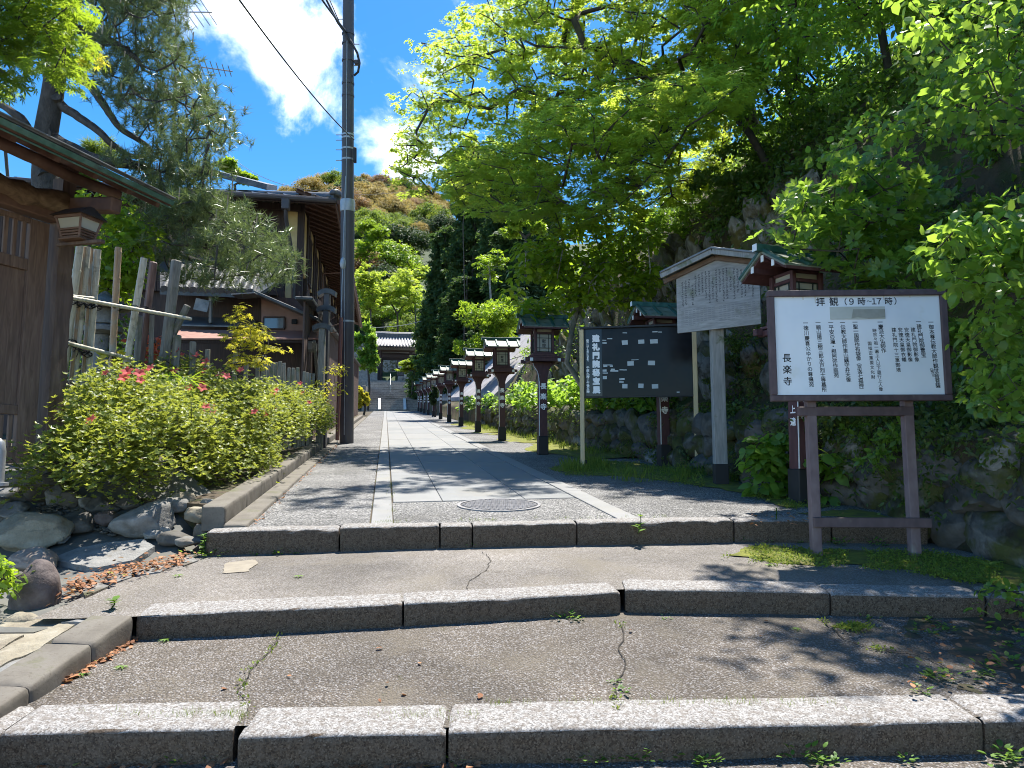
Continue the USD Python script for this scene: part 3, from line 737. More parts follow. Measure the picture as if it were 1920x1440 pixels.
def patch(name, pts, z, material, amp=.004, n=(60, 40), kind='structure', thick=None, sc=1.2, cell=.12, rag=0.0):
    """a flat piece of ground inside a pixel outline, as a gently uneven triangulated sheet"""
    from shapely.geometry import Polygon, Point
    import shapely
    poly = Polygon([G(*p, z)[:2] for p in pts])
    if rag:
        L_ = poly.exterior.length; q = np.array([poly.exterior.interpolate(s).coords[0] for s in np.arange(0, L_, .035)]); c_ = np.c_[q, np.zeros(len(q))]
        poly = Polygon(q + rag * 2 * np.c_[meshkit.fbm(c_ * 7, 3, 1) - .5, meshkit.fbm(c_ * 7, 3, 2) - .5]).buffer(0)
        poly = max(getattr(poly, 'geoms', [poly]), key=lambda g_: g_.area)
    x0, y0, x1, y1 = poly.bounds
    xs, ys = np.arange(x0, x1 + cell, cell), np.arange(y0, y1 + cell, cell)
    g = np.stack(np.meshgrid(xs, ys), -1).reshape(-1, 2)
    g = g[shapely.contains_xy(poly.buffer(-cell * .35), g[:, 0], g[:, 1])]
    ring = poly.exterior; m = max(8, int(ring.length / cell))
    r = np.array([ring.interpolate(q / m, True).coords[0] for q in range(m)])
    P = np.vstack([r, g])
    from scipy.spatial import Delaunay
    tri_ = Delaunay(P).simplices; c = P[tri_].mean(1)
    tri_ = tri_[shapely.contains_xy(poly, c[:, 0], c[:, 1])]
    d1, d2 = P[tri_[:, 1]] - P[tri_[:, 0]], P[tri_[:, 2]] - P[tri_[:, 0]]
    tri_ = np.where((d1[:, 0] * d2[:, 1] - d1[:, 1] * d2[:, 0] < 0)[:, None], tri_[:, ::-1], tri_)
    zz = z + noisez(np.c_[P, np.zeros(len(P))], amp, sc)
    return single(name, (W(np.c_[P, zz]), tri_), MAT[material], kind=kind, smooth=True)


patch('terrace', [(60, 1160), (112, 1160), (190, 1158), (248, 1156), (420, 1144), (760, 1127), (1166, 1105), (1560, 1108), (1990, 1117), (1990, 1050), (1760, 1010), (1400, 985), (1000, 990), (640, 1005), (380, 1012), (330, 1062), (255, 1080), (180, 1108)], Z2, 'terrace_concrete', .004, cell=.09)
patch('terrace', [(-420, 1375), (-420, 1300), (60, 1225), (116, 1200), (220, 1168), (300, 1155), (760, 1140), (1170, 1120), (1560, 1120), (2100, 1125), (2200, 1330), (1840, 1345), (838, 1364), (438, 1362), (0, 1374)], Z3, 'worn_concrete', .007, cell=.07, sc=2.5)
v, f = grid(lambda x, y: (x, y, Z4 + noisez((x, y, 0), .006, 2.0)), np.arange(-5, 5.1, .25), np.concatenate([np.arange(-8, 2, .5), np.arange(2, 3.2, .1)]))
single('lower_pavement', (W(v), f), MAT['worn_concrete'], kind='structure', smooth=True)


_e = np.array([G(*p, .006) for p in s1])


def t_edge(u, back=.157):
    """where the back of the top step crosses the line u"""
    t = 5.6
    for _ in range(6):
        p = ST(u, t); t += np.interp(p[0], _e[:, 0], _e[:, 1]) + back - p[1]
    return t


def strip(u0, u1, t0, t1, z, n=60, amp=.0):
    ts = np.concatenate([np.arange(t0, min(t1, 16), .3), np.linspace(min(t1, 16), t1, 20)]) if t1 > 16 else np.arange(t0, t1 + .3, .3)
    ts = np.unique(np.clip(ts, t0, t1))
    return grid(lambda t, u: ST(u, max(t, t_edge(u)), z + (noisez((t, u, 0), amp, .8) if amp else 0)), ts, np.linspace(u1, u0, max(2, int(abs(u1 - u0) / .4) + 1)))


# asphalt with exposed aggregate both sides of the slabs, and across the lane just above the top step
lane = T('lane', kind='structure')
lane.addl('asphalt_left', strip(-1.06, -.125, 5.2, 68, -.002, amp=.003), MAT['asphalt_stone'], smooth=True)
lane.addl('asphalt_right', strip(2.125, 4.6, 5.0, 68, -.002, amp=.003), MAT['asphalt_stone'], smooth=True)
lane.addl('asphalt_middle', strip(.07, 1.92, 5.0, 7.05, -.003, amp=.003), MAT['asphalt_stone'], smooth=True)
lane.addl('bedding', strip(-.2, 2.2, 5.0, 68, -.012), MAT['soil'])
rg = np.random.default_rng(4)
PAVE = [MAT['paving'], MAT['paving_b']]


def slab_box(u0, u1, t0, t1, z, g=.006):
    c = ST((u0 + u1) / 2, (t0 + t1) / 2, z - .03)
    return box(c, (u1 - u0 - g, t1 - t0 - g, .06), .004, np.stack([PERP, DIR, [0, 0, 1]], 1))


for a, b in ((-.115, .065), (1.925, 2.12)):
    t = t_edge((a + b) / 2)
    while t < 30:
        L = 1.9
        lane.addl('edge_strip', slab_box(a, b, t, t + L, .004 + rg.uniform(-.001, .001)), MAT['paving_b'])
        t += L
    lane.addl('far_edge_strip', slab_box(a, b, t, 68, .003), MAT['paving_b'])
for a, b in ((.075, .56), (.56, 1.39), (1.39, 1.915)):
    t = 7.06 + rg.uniform(0, .02)
    while t < 32:
        L = rg.choice([.95, 1.25, 1.6])
        lane.addl('paving_slab', slab_box(a, b, t, t + L, .003 + rg.uniform(-.0018, .0018)), PAVE[int(rg.random() < .4)])
        t += L
    while t < 68:
        lane.addl('paving_slab', slab_box(a, b, t, t + 4.5, .003), PAVE[int(rg.random() < .4)]); t += 4.5

# manhole cover: ring and a plate of raised studs
c = G(936, 946, 0.004); R_ = .40
mh = T('manhole_cover', 'round iron manhole cover with a studded pattern in the lane paving', 'manhole cover', loc=W(c), A=RX)
a_ = np.linspace(0, 2 * math.pi, 49)[:-1]
ringv = np.vstack([np.c_[np.cos(a_) * r, np.sin(a_) * r, np.full(48, z)] for r, z in ((R_, -.01), (R_, .004), (R_ - .03, .004), (R_ - .03, -.004))])
k = np.arange(48); rf = np.vstack([np.vstack([np.stack([j * 48 + k, j * 48 + (k + 1) % 48, (j + 1) * 48 + (k + 1) % 48], 1), np.stack([j * 48 + k, (j + 1) * 48 + (k + 1) % 48, (j + 1) * 48 + k], 1)]) for j in range(3)])
surf('manhole_iron', [(.14, .135, .14), (.22, .215, .22), (.30, .29, .30)], 12, rough=.6, bump=.2, metallic=.3)
plain('manhole_dark', (.05, .045, .045), .7)
mh.add('rim', (ringv, rf), MAT['manhole_iron'], smooth=30)
mh.add('plate', (np.vstack([[0, 0, -.002], np.c_[np.cos(a_) * (R_ - .031), np.sin(a_) * (R_ - .031), np.full(48, -.002)]]), np.stack([np.zeros(48, int), 1 + k, 1 + (k + 1) % 48], 1)), MAT['manhole_dark'])
st = []
for i in range(-9, 10):
    for j in range(-9, 10):
        x, y = i * .040 + (j % 2) * .02, j * .037
        if x * x + y * y < .345 ** 2: st.append(box((x, y, .0005), (.028, .02, .007), .002, rot((0, 0, 1), 30 if (i + j) % 2 else -30)))
mh.add('stud', join(st), MAT['manhole_iron'], kind='stuff')

# double kerb on the left: low flat kerb and a raised kerb of long stones
kb = T('stone_kerb', 'double stone kerb along the left edge of the lane below the azaleas', 'kerb', loc=W(ST(-1.24, 10)))
t = t_edge(-1.33, .2); i = 0
while t < 40:
    L = rg.uniform(.75, 1.0) if t < 16 else 3.0
    kb.addl('kerb_block', stone_block(ST(-1.24, t + L, .165 + rg.uniform(-.004, .004)), ST(-1.24, t, .165 + rg.uniform(-.004, .004)), .18, .20, 70 + i, .005, .005, back=-PERP), MAT['kerb_stone'], smooth=35)
    t += L; i += 1
t = t_edge(-1.15, .16)
while t < 40:
    L = rg.uniform(1.1, 1.4) if t < 16 else 3.0
    a = -1.06 if t > 5.7 else -1.045
    kb.addl('kerb_slab', stone_block(ST(a, t + L, .03), ST(a, t, .03), .185, .08, 90 + i, .004, .004, back=-PERP), MAT['kerb_stone'], smooth=35)
    t += L; i += 1

# diagonal kerb at the lower left and the flagstones beside it
dk = T('diagonal_kerb', 'long diagonal kerbstone running down to the lower left beside the steps', 'kerb', loc=W(G(120, 1240, Z2)))
A_, B_ = G(-160, 1432, Z3 + .035), G(252, 1152, Z2 + .012)
M1, M2 = A_ + (B_ - A_) * .42, A_ + (B_ - A_) * .74
for i, (a, b) in enumerate(((A_, M1), (M1, M2), (M2, B_))):
    dk.addl('kerb_block', stone_block(a, b, .23, .22, 120 + i, .008, .003), MAT['kerb_stone'], smooth=35)

# garden bed on the left
bed = [ST(-1.42, 6.25, .13), ST(-1.42, 42, .13), ST(-14, 42, .13), ST(-14, 8.6, .25), ST(-4.4, 7.6, .22), ST(-2.6, 6.9, .16)]
v, f = slab(np.array(bed), .3); single('garden_bed', (W(v), f), MAT['soil'], kind='structure')

# an old pale mend and cracks in the concrete
surf('mend', [(.19, .165, .13), (.24, .21, .165), (.28, .25, .20)], 9, rough=.9, bump=.3, bscale=90, bdist=.003)
patch('terrace_mend', [(415, 1066), (428, 1054), (470, 1047), (486, 1051), (478, 1060), (462, 1072), (420, 1074)], Z2 + .0045, 'mend', .003, cell=.04, rag=.06)


def crack(px, z, w, m):
    P = np.array([G(x, y, z) for x, y in px]); s = np.linspace(0, len(P) - 1, 14 * len(P)); q = np.c_[[np.interp(s, np.arange(len(P)), P[:, k]) for k in range(3)]].T
    q += (meshkit.fbm(q * 14, 3, 7)[:, None] - .5) * np.array([.06, .06, 0]); d = np.gradient(q, axis=0); nn = np.c_[-d[:, 1], d[:, 0], d[:, 2] * 0]; nn /= np.linalg.norm(nn, axis=1, keepdims=True)
    ww = w * (.3 + 1.1 * meshkit.fbm(q * 9, 2, 9))[:, None]
    v = np.stack([q - nn * ww, q + nn * ww], 1).reshape(-1, 3); i = np.arange(len(q) - 1) * 2
    f = np.vstack([np.stack([i, i + 1, i + 3], 1), np.stack([i, i + 3, i + 2], 1)])
    a, b_, c = v[f[0]]
    single('crack', (W(v), f if np.cross(b_ - a, c - a)[2] > 0 else f[:, ::-1]), MAT[m], kind='structure')


plain('crack_dark', (.025, .02, .015), .95)
crack([(905, 1034), (922, 1050), (912, 1068), (880, 1090), (876, 1108)], Z2 + .006, .0028, 'crack_dark')
crack([(1166, 1168), (1172, 1190), (1160, 1215), (1176, 1250), (1152, 1290), (1156, 1330)], Z3 + .009, .004, 'crack_dark')
crack([(520, 1185), (512, 1215), (470, 1250), (452, 1290), (462, 1335)], Z3 + .009, .003, 'crack_dark')
crack([(1540, 1160), (1580, 1195), (1640, 1215), (1720, 1225), (1790, 1262)], Z3 + .009, .005, 'crack_dark')
# ================================================================ lanterns on posts
YAW = math.atan2(.1753, .9845)
lan = T('post_lantern', 'x', 'lantern', loc=W(ST(2.85, 12.9 - .12)), rotz=YAW, group='red lantern posts along the lane')
m_ = []
for s in (1,):
    prof = [(.075, 0), (.075, 1.36), (.085, 1.46), (.11, 1.55), (.15, 1.62), (.21, 1.67), (.23, 1.70)]
    prof = prof + [(-x, z) for x, z in prof[::-1]]
    m_.append(extrude(prof, .15))
post = lan.add('post', join(m_), MAT['lantern_red'])
lan.add('white_edge', box((-.072, -.078, .84), (.010, .006, 1.0), .002), MAT['white_paint'], parent=post)
lan.add('cable', tube([(-.20, -.083, 1.68), (-.17, -.083, 1.60), (-.11, -.082, 1.52), (-.085, -.082, 1.40), (-.0785, -.081, 1.2), (-.0785, -.081, .34)], .006, 5), MAT['white_paint'], smooth=True, parent=post)
lan.add('base_sleeve', box((0, 0, .165), (.182, .182, .34), .008), MAT['lantern_black'])
for y in (-.20, .20): lan.add('tray_beam', box((0, y, 1.735), (.74, .06, .07), .005), MAT['lantern_red'])
for x in (-.26, .26): lan.add('cross_beam', box((x, 0, 1.725), (.06, .52, .06), .005), MAT['lantern_red'])
for x in (-.26, .26): lan.add('beam_cap', box((x, -.263, 1.725), (.058, .006, .058), .001), MAT['white_paint'])
lan.add('beam_cap', box((-.373, -.20, 1.735), (.006, .058, .068), .001), MAT['white_paint'])
lan.add('tray', box((0, 0, 1.785), (.56, .46, .03), .005), MAT['lantern_red'])
lan.add('sill', box((0, 0, 1.825), (.46, .41, .05), .006), MAT['lantern_red'])
for x in (-.165, .165):
    for y in (-.165, .165): lan.add('corner_post', box((x, y, 2.085), (.045, .045, .47), .004), MAT['lantern_red'])
for k in range(4):
    R = rot((0, 0, 1), 90 * k)
    q = lan.add('window', moved(box((0, -.150, 1.865), (.285, .03, .03), .003), R=R), MAT['lantern_red'])
    for z_, h_ in ((2.235, .035), (2.32, .03)): lan.add('window_rail', moved(box((0, -.150, z_), (.285, .03, h_), .003), R=R), MAT['lantern_red'], parent=q)
    lan.add('paper_pane', moved(box((0, -.140, 2.05), (.284, .006, .338), .001), R=R), MAT['paper'], parent=q)
    lan.add('top_panel', moved(box((0, -.143, 2.279), (.27, .008, .052), .001), R=R), MAT['paper'], parent=q)
    bars = [box((x, -.151, 2.05), (.010, .012, .338), .001) for x in (-.137, -.082, .082, .137)] + [box((0, -.152, z), (.284, .010, .009), .001) for z in (1.892, 1.955, 2.14, 2.21)]
    lan.add('lattice', moved(join(bars), R=R), MAT['lattice_black'], parent=q)
    if k == 0: lan.add('lettering', face(moved(write('献燈', .075, 1.1), (0, 2.085, 0)), (0, -.1435, 0)), MAT['text_black'], parent=q)
ridge, eave, ez = 2.535, .37, 2.315
for s in (-1, 1):
    a = math.degrees(math.atan2(ridge - ez, eave))
    n = np.array([0, -s * -(ridge - ez), eave]); n /= np.linalg.norm(n)
    mid = np.array([0, s * eave / 2, (ridge + ez) / 2])
    R = basis((1, 0, 0), (0, s * math.sin(math.radians(a)), math.cos(math.radians(a))))
    Ls = math.hypot(eave, ridge - ez)
    p = lan.add('roof_panel', box(mid, (.84, Ls, .022), .003, R), MAT['lantern_roof'])
    lan.add('soffit', box(mid - R[:, 2] * .024, (.80, Ls - .02, .024), .003, R), MAT['lantern_red'], parent=p)
    lan.add('fascia', box(mid + R[:, 1] * 0 + np.array([0, s * (eave / 2 - .012), -(ridge - ez) / 2 - .015]), (.80, .02, .035), .003), MAT['lantern_red'], parent=p)
    for x in (-.405, -.14, .14, .405):
        lan.add('batten', box(mid + np.array([x, 0, 0]) + R[:, 2] * .026, (.042, Ls + .015, .032), .004, R), MAT['lantern_green'], parent=p)
rb = lan.add('ridge_board', box((0, 0, ridge + .035), (.98, .075, .075), .005), MAT['lantern_green'])
lan.add('ridge_cap', box((-.4925, 0, ridge + .035), (.006, .073, .073), .001), MAT['white_paint'], parent=rb)
for y, z in ((0, ridge - .07), (-.17, 2.385), (.17, 2.385)):
    pu = lan.add('purlin', box((0, y, z), (.80, .045, .07), .004), MAT['lantern_red'])
    lan.add('purlin_cap', box((-.4035, y, z), (.006, .044, .069), .001), MAT['white_paint'], parent=pu)
for i, ch in enumerate('長楽寺'):
    lan.add('lettering', face(write(ch, .118, bold=2), (.0, -.0765, 1.255 - .19 * i)), MAT['text_white'])
tagp(lan.prim, 'lantern post with a full view of its face, just left of the black notice board')
for i, (u, t, lab, sc, ry) in enumerate([
        (4.0, 6.35, 'big near lantern post rising behind the white signboard', .965, 0.10),
        (4.16, 10.2, 'lantern post half hidden behind the black notice board', .955, 0.0),
        (2.85, 17.4, 'second lantern post left of the black notice board, with a shaded roof', 1, 0),
        (2.85, 22.1, 'third lantern post left of the black notice board, its roof lit white by the sun', 1, 0),
        (2.85, 27.2, 'fourth lantern post left of the black notice board, with a mossy verge behind', 1, 0),
        (2.85, 32.3, 'fifth lantern post left of the black notice board, slim and sunlit', 1, 0),
        (2.85, 37.4, 'sixth lantern post left of the black notice board, seventh counting the near one', 1, 0),
        (2.85, 43.0, 'seventh lantern post left of the black notice board, beside a clipped dark bush', 1, 0),
        (2.85, 48.5, None, 1, 0), (2.85, 53.5, None, 1, 0), (2.85, 58.5, None, 1, 0), (2.85, 63, None, 1, 0)]):
    rl_ = random.Random(i + 5)
    lc_ = copy_of(lan, lab or 'small far lantern post in the shaded cluster by the temple steps', W(ST(u, t)), YAW + ry + rl_.uniform(-.03, .03), np.array([1, 1, rl_.uniform(.985, 1.015)]) * sc, lean=(rl_.uniform(-.7, .7), rl_.uniform(-.8, .8)), group=None if lab else 'far lantern posts by the temple steps')
    if i == 0:      # the near post also carries writing on its left side
        lc_.SetInstanceable(False)
        put(str(lc_.GetPath()) + '/side_lettering', moved(face(write('諸芸上達', .085, 1.45, bold=2), (0, 0, 0)), (-.0765, 0, 1.18), rot((0, 0, 1), -90)), MAT['text_white'])

# ================================================================ white signboard
A_, B_ = WG(1534, 1043, Z2), WG(1720, 1045, Z2)
wb = T('white_signboard', 'large white signboard in a purple-brown frame on two posts', 'sign', loc=(A_ + B_) / 2, rotz=math.atan2(*(B_ - A_)[[1, 0]]))
half = np.linalg.norm((B_ - A_)[:2]) / 2
S = A_[1] - EYE[1]                      # distance of the board
zc = lambda py: WD(1620, py, G(1620, 1044, Z2)[1])[2] - wb.o[2]
xc = lambda px: (WD(px, 640, G(1620, 1044, Z2)[1])[0] - wb.o[0])
zt, zb = zc(537), zc(751); x0, x1 = xc(1453), xc(1787)
surf('frame_purple_leg', [(.10, .065, .068), (.14, .098, .10), (.18, .135, .135)], 7, rough=.6, bump=.15, bscale=70, bdist=.003, stretch=(2, 2, 1), spots=(5, (.20, .17, .15), .62, .74))
for x in (-half, half): wb.add('leg', box((x, .035, (zb + .1) / 2 - .02), (.072, .075, zb + .14), .006), MAT['frame_purple_leg'])
wb.add('upper_rail', box(((x0 + x1) / 2 * .2 - .03, .02, zb - .075), (half * 2 + .14, .05, .072), .005), MAT['frame_purple'])
wb.add('lower_rail', box((0.04, -.012, .255), (half * 2 + .14, .03, .075), .005), MAT['frame_purple'])
fw = .048
fr = wb.add('frame', join(box(((x0 + x1) / 2, -.03, zt - fw / 2), (x1 - x0, .055, fw), .005), box(((x0 + x1) / 2, -.03, zb + fw / 2), (x1 - x0, .055, fw), .005), box((x0 + fw / 2, -.0305, (zt + zb) / 2), (fw, .054, zt - zb - 2 * fw), .005), box((x1 - fw / 2, -.0305, (zt + zb) / 2), (fw, .054, zt - zb - 2 * fw), .005)), MAT['frame_purple'])
bd = wb.add('panel', box(((x0 + x1) / 2, -.025, (zt + zb) / 2), (x1 - x0 - 2 * fw + .004, .02, zt - zb - 2 * fw + .004), .001), MAT['board_white'])
# writing is laid out by its place in the close-up of the board (1920 px = 360 px of the photograph)
bx = lambda q: xc(1440 + q * .1875); bz = lambda q: zc(520 + q * .1875); yf = -.0352
u_ = (x1 - x0) / 334.0 * .1875


def col(text, qx, qy0, qy1, size, bold=1, parent=None, lean=18):
    n = len(text); pitch_q = (qy1 - qy0) / n
    m = write(text, size * u_, pitch_q / size, bold)
    v, f = m; v = v.copy(); v[:, 0] += -v[:, 1] / ((qy1 - qy0) * u_) * lean * 2 * u_
    wb.add('lettering', face((v, f), (bx(qx), yf, bz(qy0 + pitch_q / 2))), MAT['text_black'], parent=bd)


for ch, qx, sz in (('拝', 605, 92), ('観', 738, 92), ('（', 832, 80), ('９', 915, 84), ('時', 1015, 82), ('～', 1092, 52), ('１', 1140, 84), ('７', 1190, 84), ('時', 1285, 82), ('）', 1378, 80)):
    wb.add('lettering', face(write(ch, sz * u_, bold=1, vertical=False), (bx(qx), yf, bz(208))), MAT['text_black'], parent=bd)
col('一御本尊伝教大師作観世音菩薩', 1692, 405, 1100, 52)
col('（秘仏）', 1668, 880, 1010, 36)
col('一建礼門院御霊宝', 1570, 400, 790, 52)
for x, t_ in ((1512, '建礼門院御影像'), (1448, '安徳天皇御影像'), (1386, '安徳天皇御衣幡')): col(t_, x, 480, 835, 48, lean=12)
col('建礼門院十三重御塔', 1322, 480, 940, 48, lean=14)
col('一慶派大仏師作', 1190, 400, 740, 52, lean=12)
col('時宗々祖一遍上人以下遊行上人像', 1130, 490, 1130, 42)
col('国指定重要文化財', 1076, 620, 1010, 42, lean=10)
col('一聖一国師作布袋像（京洛七福神）', 940, 400, 1140, 52)
col('一伝教大師作東山鎮守弁天像', 815, 400, 1035, 52)
col('一平安の瀧・相阿弥作庭苑', 697, 400, 990, 52)
col('一頼山陽三樹三郎水戸烈士等墓所', 570, 400, 1135, 52)
col('一徳川慶喜公ゆかりの尊攘苑', 445, 400, 1085, 52)
for ch, q in (('長', 785), ('楽', 905), ('寺', 1025)): wb.add('lettering', face(write(ch, 90 * u_), (bx(243), yf, bz(q))), MAT['text_black'], parent=bd)
for q_, l_ in ((430, 60), (552, 95), (700, 40), (760, 30), (1240, 70), (1500, 45), (330, 35)): wb.add('rust_streak', box((bx(q_), yf + .0002, bz(128 + l_ / 2)), (9 * u_, .0006, l_ * u_), .0001), MAT['rust_streak'], parent=bd)
wb.add('tape_strip', box((bx(968), yf - .002, bz(328)), (550 * u_, .003, 130 * u_), .001), MAT['tape_old'], parent=bd)
surf('tape_grime', [(.26, .255, .21), (.36, .35, .30)], 14, rough=.8, bump=.1)
wb.add('torn_paper', extrude([(bx(905), bz(385)), (bx(925), bz(290)), (bx(1242), bz(292)), (bx(1240), bz(376)), (bx(1080), bz(390)), (bx(970), bz(372))], .002), MAT['tape_grime'], parent=bd)
_p = stage.GetPrimAtPath(bd + '/torn_paper')
_m = UsdGeom.Mesh(_p); _pts = np.array(_m.GetPointsAttr().Get()); _pts[:, 1] += yf - .0045; _m.GetPointsAttr().Set(Vt.Vec3fArray.FromNumpy(_pts.astype(np.float32)))

# ================================================================ black notice board on two pale posts
Yb = G(1200, 882, 0)[1]
A_, B_ = WG(1093, 880, 0), WG(1308, 884, 0)
bb = T('black_noticeboard', 'glossy black notice board with white lettering between two pale new wood posts', 'notice board', loc=(A_ + B_) / 2, rotz=math.atan2(*(B_ - A_)[[1, 0]]))
half = np.linalg.norm((B_ - A_)[:2]) / 2
zc2 = lambda py: WD(1200, py, Yb)[2] - bb.o[2]; xc2 = lambda px: WD(px, 680, Yb)[0] - bb.o[0]
for x in (-half, half): bb.add('post', box((x, 0, zc2(611) / 2 - .03), (.062, .062, zc2(611) + .06), .004), MAT['new_wood'])
for x in (-half, half): bb.add('bracket', join(box((x - .045, 0, .12), (.025, .05, .05), .003), box((x + .045, 0, .12), (.025, .05, .05), .003)), MAT['lantern_black'])
xa, xb = -half + .033, half - .033; za, zb_ = zc2(744), zc2(607)
surf('board_film', [(.004, .004, .005), (.009, .009, .010), (.022, .022, .024)], 1.2, rough=.14, bump=.01, spec=.2)
pn = bb.add('panel', box(((xa + xb) / 2, .012, (za + zb_) / 2), (xb - xa - .002, .03, zb_ - za - .03), .002), MAT['board_film'])
bb.add('top_rail', box((0, .0, zb_ - .012), (xb - xa + .12, .09, .03), .003), MAT['board_black']); bb.add('bottom_rail', box((0, .0, za + .008), (xb - xa - .004, .05, .02), .003), MAT['board_black'])
kx = lambda q: xc2(1080 + q * .1302); kz = lambda q: zc2(600 + q * .1302); w_ = (xb - xa) / (208 / .1302)
bb.add('strip', box((kx(275), -.0045, (za + zb_) / 2), (245 * w_, .002, zb_ - za - .05), .0005), MAT['board_gloss'], parent=pn)
for i, ch in enumerate('建礼門院秘宝展'):
    bb.add('lettering', face(write(ch, 108 * w_, bold=4), (kx(307), -.0055, kz(222 + i * 127))), MAT['text_white'], parent=pn)
bb.add('lettering', face(write('四月一日～五月十日まで', 36 * w_, .86, bold=2), (kx(185), -.0055, kz(245))), MAT['text_white'], parent=pn)
bb.add('lettering', face(write('午前九時～午後五時', 44 * w_, 1.04, bold=2), (kx(185), -.0055, kz(655))), MAT['text_white'], parent=pn)
for (qx, qy, qw, qh) in ((730, 297, 88, 70), (966, 292, 90, 62), (1148, 292, 115, 64), (808, 608, 96, 68), (1107, 608, 104, 66), (720, 940, 78, 66), (950, 940, 78, 66), (1151, 950, 92, 66), (433, 808, 62, 48), (680, 836, 82, 30), (672, 878, 66, 24), (434, 295, 66, 24), (430, 255, 60, 14), (510, 232, 76, 16), (732, 152, 66, 14), (1165, 150, 78, 18), (1238, 158, 56, 12), (430, 705, 60, 34), (550, 690, 58, 20), (570, 712, 118, 26), (440, 742, 80, 16), (700, 700, 110, 14), (475, 622, 140, 12), (440, 640, 60, 24), (530, 642, 46, 22), (870, 556, 110, 10), (1475, 1042, 40, 18)):
    bb.add('tape_piece', box((kx(qx), -.0042, kz(qy)), (qw * w_, .0014, qh * w_), .0003, rot((0, 1, 0), rg.uniform(-4, 4))), MAT['tape'], parent=pn)

# ================================================================ weathered wooden board with a little gable roof
pb = WG(1348, 908, 0)
L_, R_p = WD(1262, 590, 8.75), WD(1420, 590, 8.1)
ks = T('wooden_notice', 'weathered grey wooden notice board with a small gabled roof on one square post', 'notice board', loc=pb, rotz=math.atan2(*(R_p - L_)[[1, 0]]))
hw = np.linalg.norm((R_p - L_)[:2]) / 2
mid = (L_ + R_p) / 2 - pb; cx, cy, _ = ks.A.T @ np.array([mid[0], mid[1], 0])
zb1 = WD(1340, 614, 8.42)[2] - pb[2]; ztop = WD(1335, 470, 8.42)[2] - pb[2]; ze = WD(1262, 507, 8.75)[2] - pb[2]
Rp = rot((0, 0, 1), -30)
ks.add('post', box((0, .06, (zb1 + .5) / 2), (.145, .145, zb1 + .5), .006, rot((0, 0, 1), 35)), MAT['sign_post_grey'])
ks.add('post_foot', box((0, .06, .12), (.158, .158, .24), .006, rot((0, 0, 1), 35)), MAT['lantern_black'])
y0 = -.05
pan = ks.add('board', extrude([(cx - hw, zb1), (cx + hw, zb1), (cx + hw, ze), (cx, ztop - .04), (cx - hw, ze)], .03), MAT['board_wood'])
_m = UsdGeom.Mesh(stage.GetPrimAtPath(pan)); _pts = np.array(_m.GetPointsAttr().Get()); _pts[:, 1] += y0; _m.GetPointsAttr().Set(Vt.Vec3fArray.FromNumpy(_pts.astype(np.float32)))
sl = (ztop - ze) / hw
for s in (-1, 1):
    a, b = np.array([cx, 0, ztop + .03]), np.array([cx + s * (hw + .16), 0, ztop + .03 - sl * (hw + .16)])
    up = np.cross((0, 1, 0), b - a) * (-s if False else 1); up = up if up[2] > 0 else -up
    ks.add('roof_board', beam(a + np.array([0, y0, .025]), b + np.array([0, y0, .025]), .30, .025, .004, up), MAT['lead_sheet'])
    ks.add('barge_board', beam(a + np.array([0, y0 - .125, -.02]), b + np.array([0, y0 - .125, -.02]), .025, .062, .004, up), MAT['sign_post_grey'])
    ks.add('gable_trim', beam(a + np.array([0, y0 - .03, -.075]), b * 1 + np.array([0, y0 - .03, -.075]), .03, .06, .004, up), MAT['sign_brown'])
rk = np.random.default_rng(12)


def mark(c, w, h, a=0.0):
    """a flat painted stroke facing -y"""
    v = np.array([(-w / 2, 0, -h / 2), (w / 2, 0, -h / 2), (w / 2, 0, h / 2), (-w / 2, 0, h / 2)])
    return v @ rot((0, 1, 0), a).T + np.asarray(c, float), np.array([(0, 1, 2), (0, 2, 3)])


def strokes(x0, z0, z1, size):
    """a column of small illegible brush marks"""
    out = []; z = z0
    while z > z1:
        for _ in range(5):
            if rk.random() < .5: out.append(mark((x0 + rk.uniform(-.3, .3) * size, 0, z + rk.uniform(-.45, .45) * size), size * rk.uniform(.4, .9), size * .15, rk.uniform(-14, 14)))
            else: out.append(mark((x0 + rk.uniform(-.35, .35) * size, 0, z + rk.uniform(-.3, .3) * size), size * .15, size * rk.uniform(.4, .9), rk.uniform(-25, 25)))
        z -= size * 1.12
    return out


for i in range(21):
    x = cx - hw + .08 + i * (2 * hw - .16) / 20
    zt_ = min(ztop - .16 - sl * abs(x - cx), ztop - .20) - (.10 if i in (3, 9, 14) else 0)
    z1_ = zb1 + .33 + (.12 if i in (2, 6, 11) else 0) + rk.uniform(0, .12) * (rk.random() < .4)
    ks.add('lettering', moved(join(strokes(x, zt_, z1_, .026)), (0, y0 - .0158, 0)), MAT['text_grey'], parent=pan)
for c_ in (-1, 1):
    for r_ in range(8):
        w2 = hw * .86; z = zb1 + .27 - r_ * .025
        ks.add('lettering', join([mark((cx + c_ * hw * .47 - w2 / 2 + (q + .5) * w2 / 9, y0 - .0158, z), w2 / 9 * rk.uniform(.6, .92), .009) for q in range(9 if r_ != 7 else 4)]), MAT['text_faint'], parent=pan)
# ================================================================ the bank on the right
def wall_u(t): return float(np.interp(t, [-8, 3, 5, 8, 11, 14, 20, 30, 75], [5.2, 4.7, 4.5, 4.38, 4.35, 4.15, 3.95, 3.6, 3.3]))


_pn = np.array([(-1.2, -.4), (-.08, -.35), (0, .66), (.25, .74), (.7, .82), (1.0, 1.15), (1.9, 4.2), (3.2, 5.7), (8, 9.3), (20, 15), (50, 24)])
_pf = np.array([(-1.2, -.4), (-.08, -.35), (0, .60), (.25, .74), (.5, .9), (1.0, 1.4), (1.9, 2.25), (3.2, 3.5), (8, 8.0), (20, 14), (50, 24)])


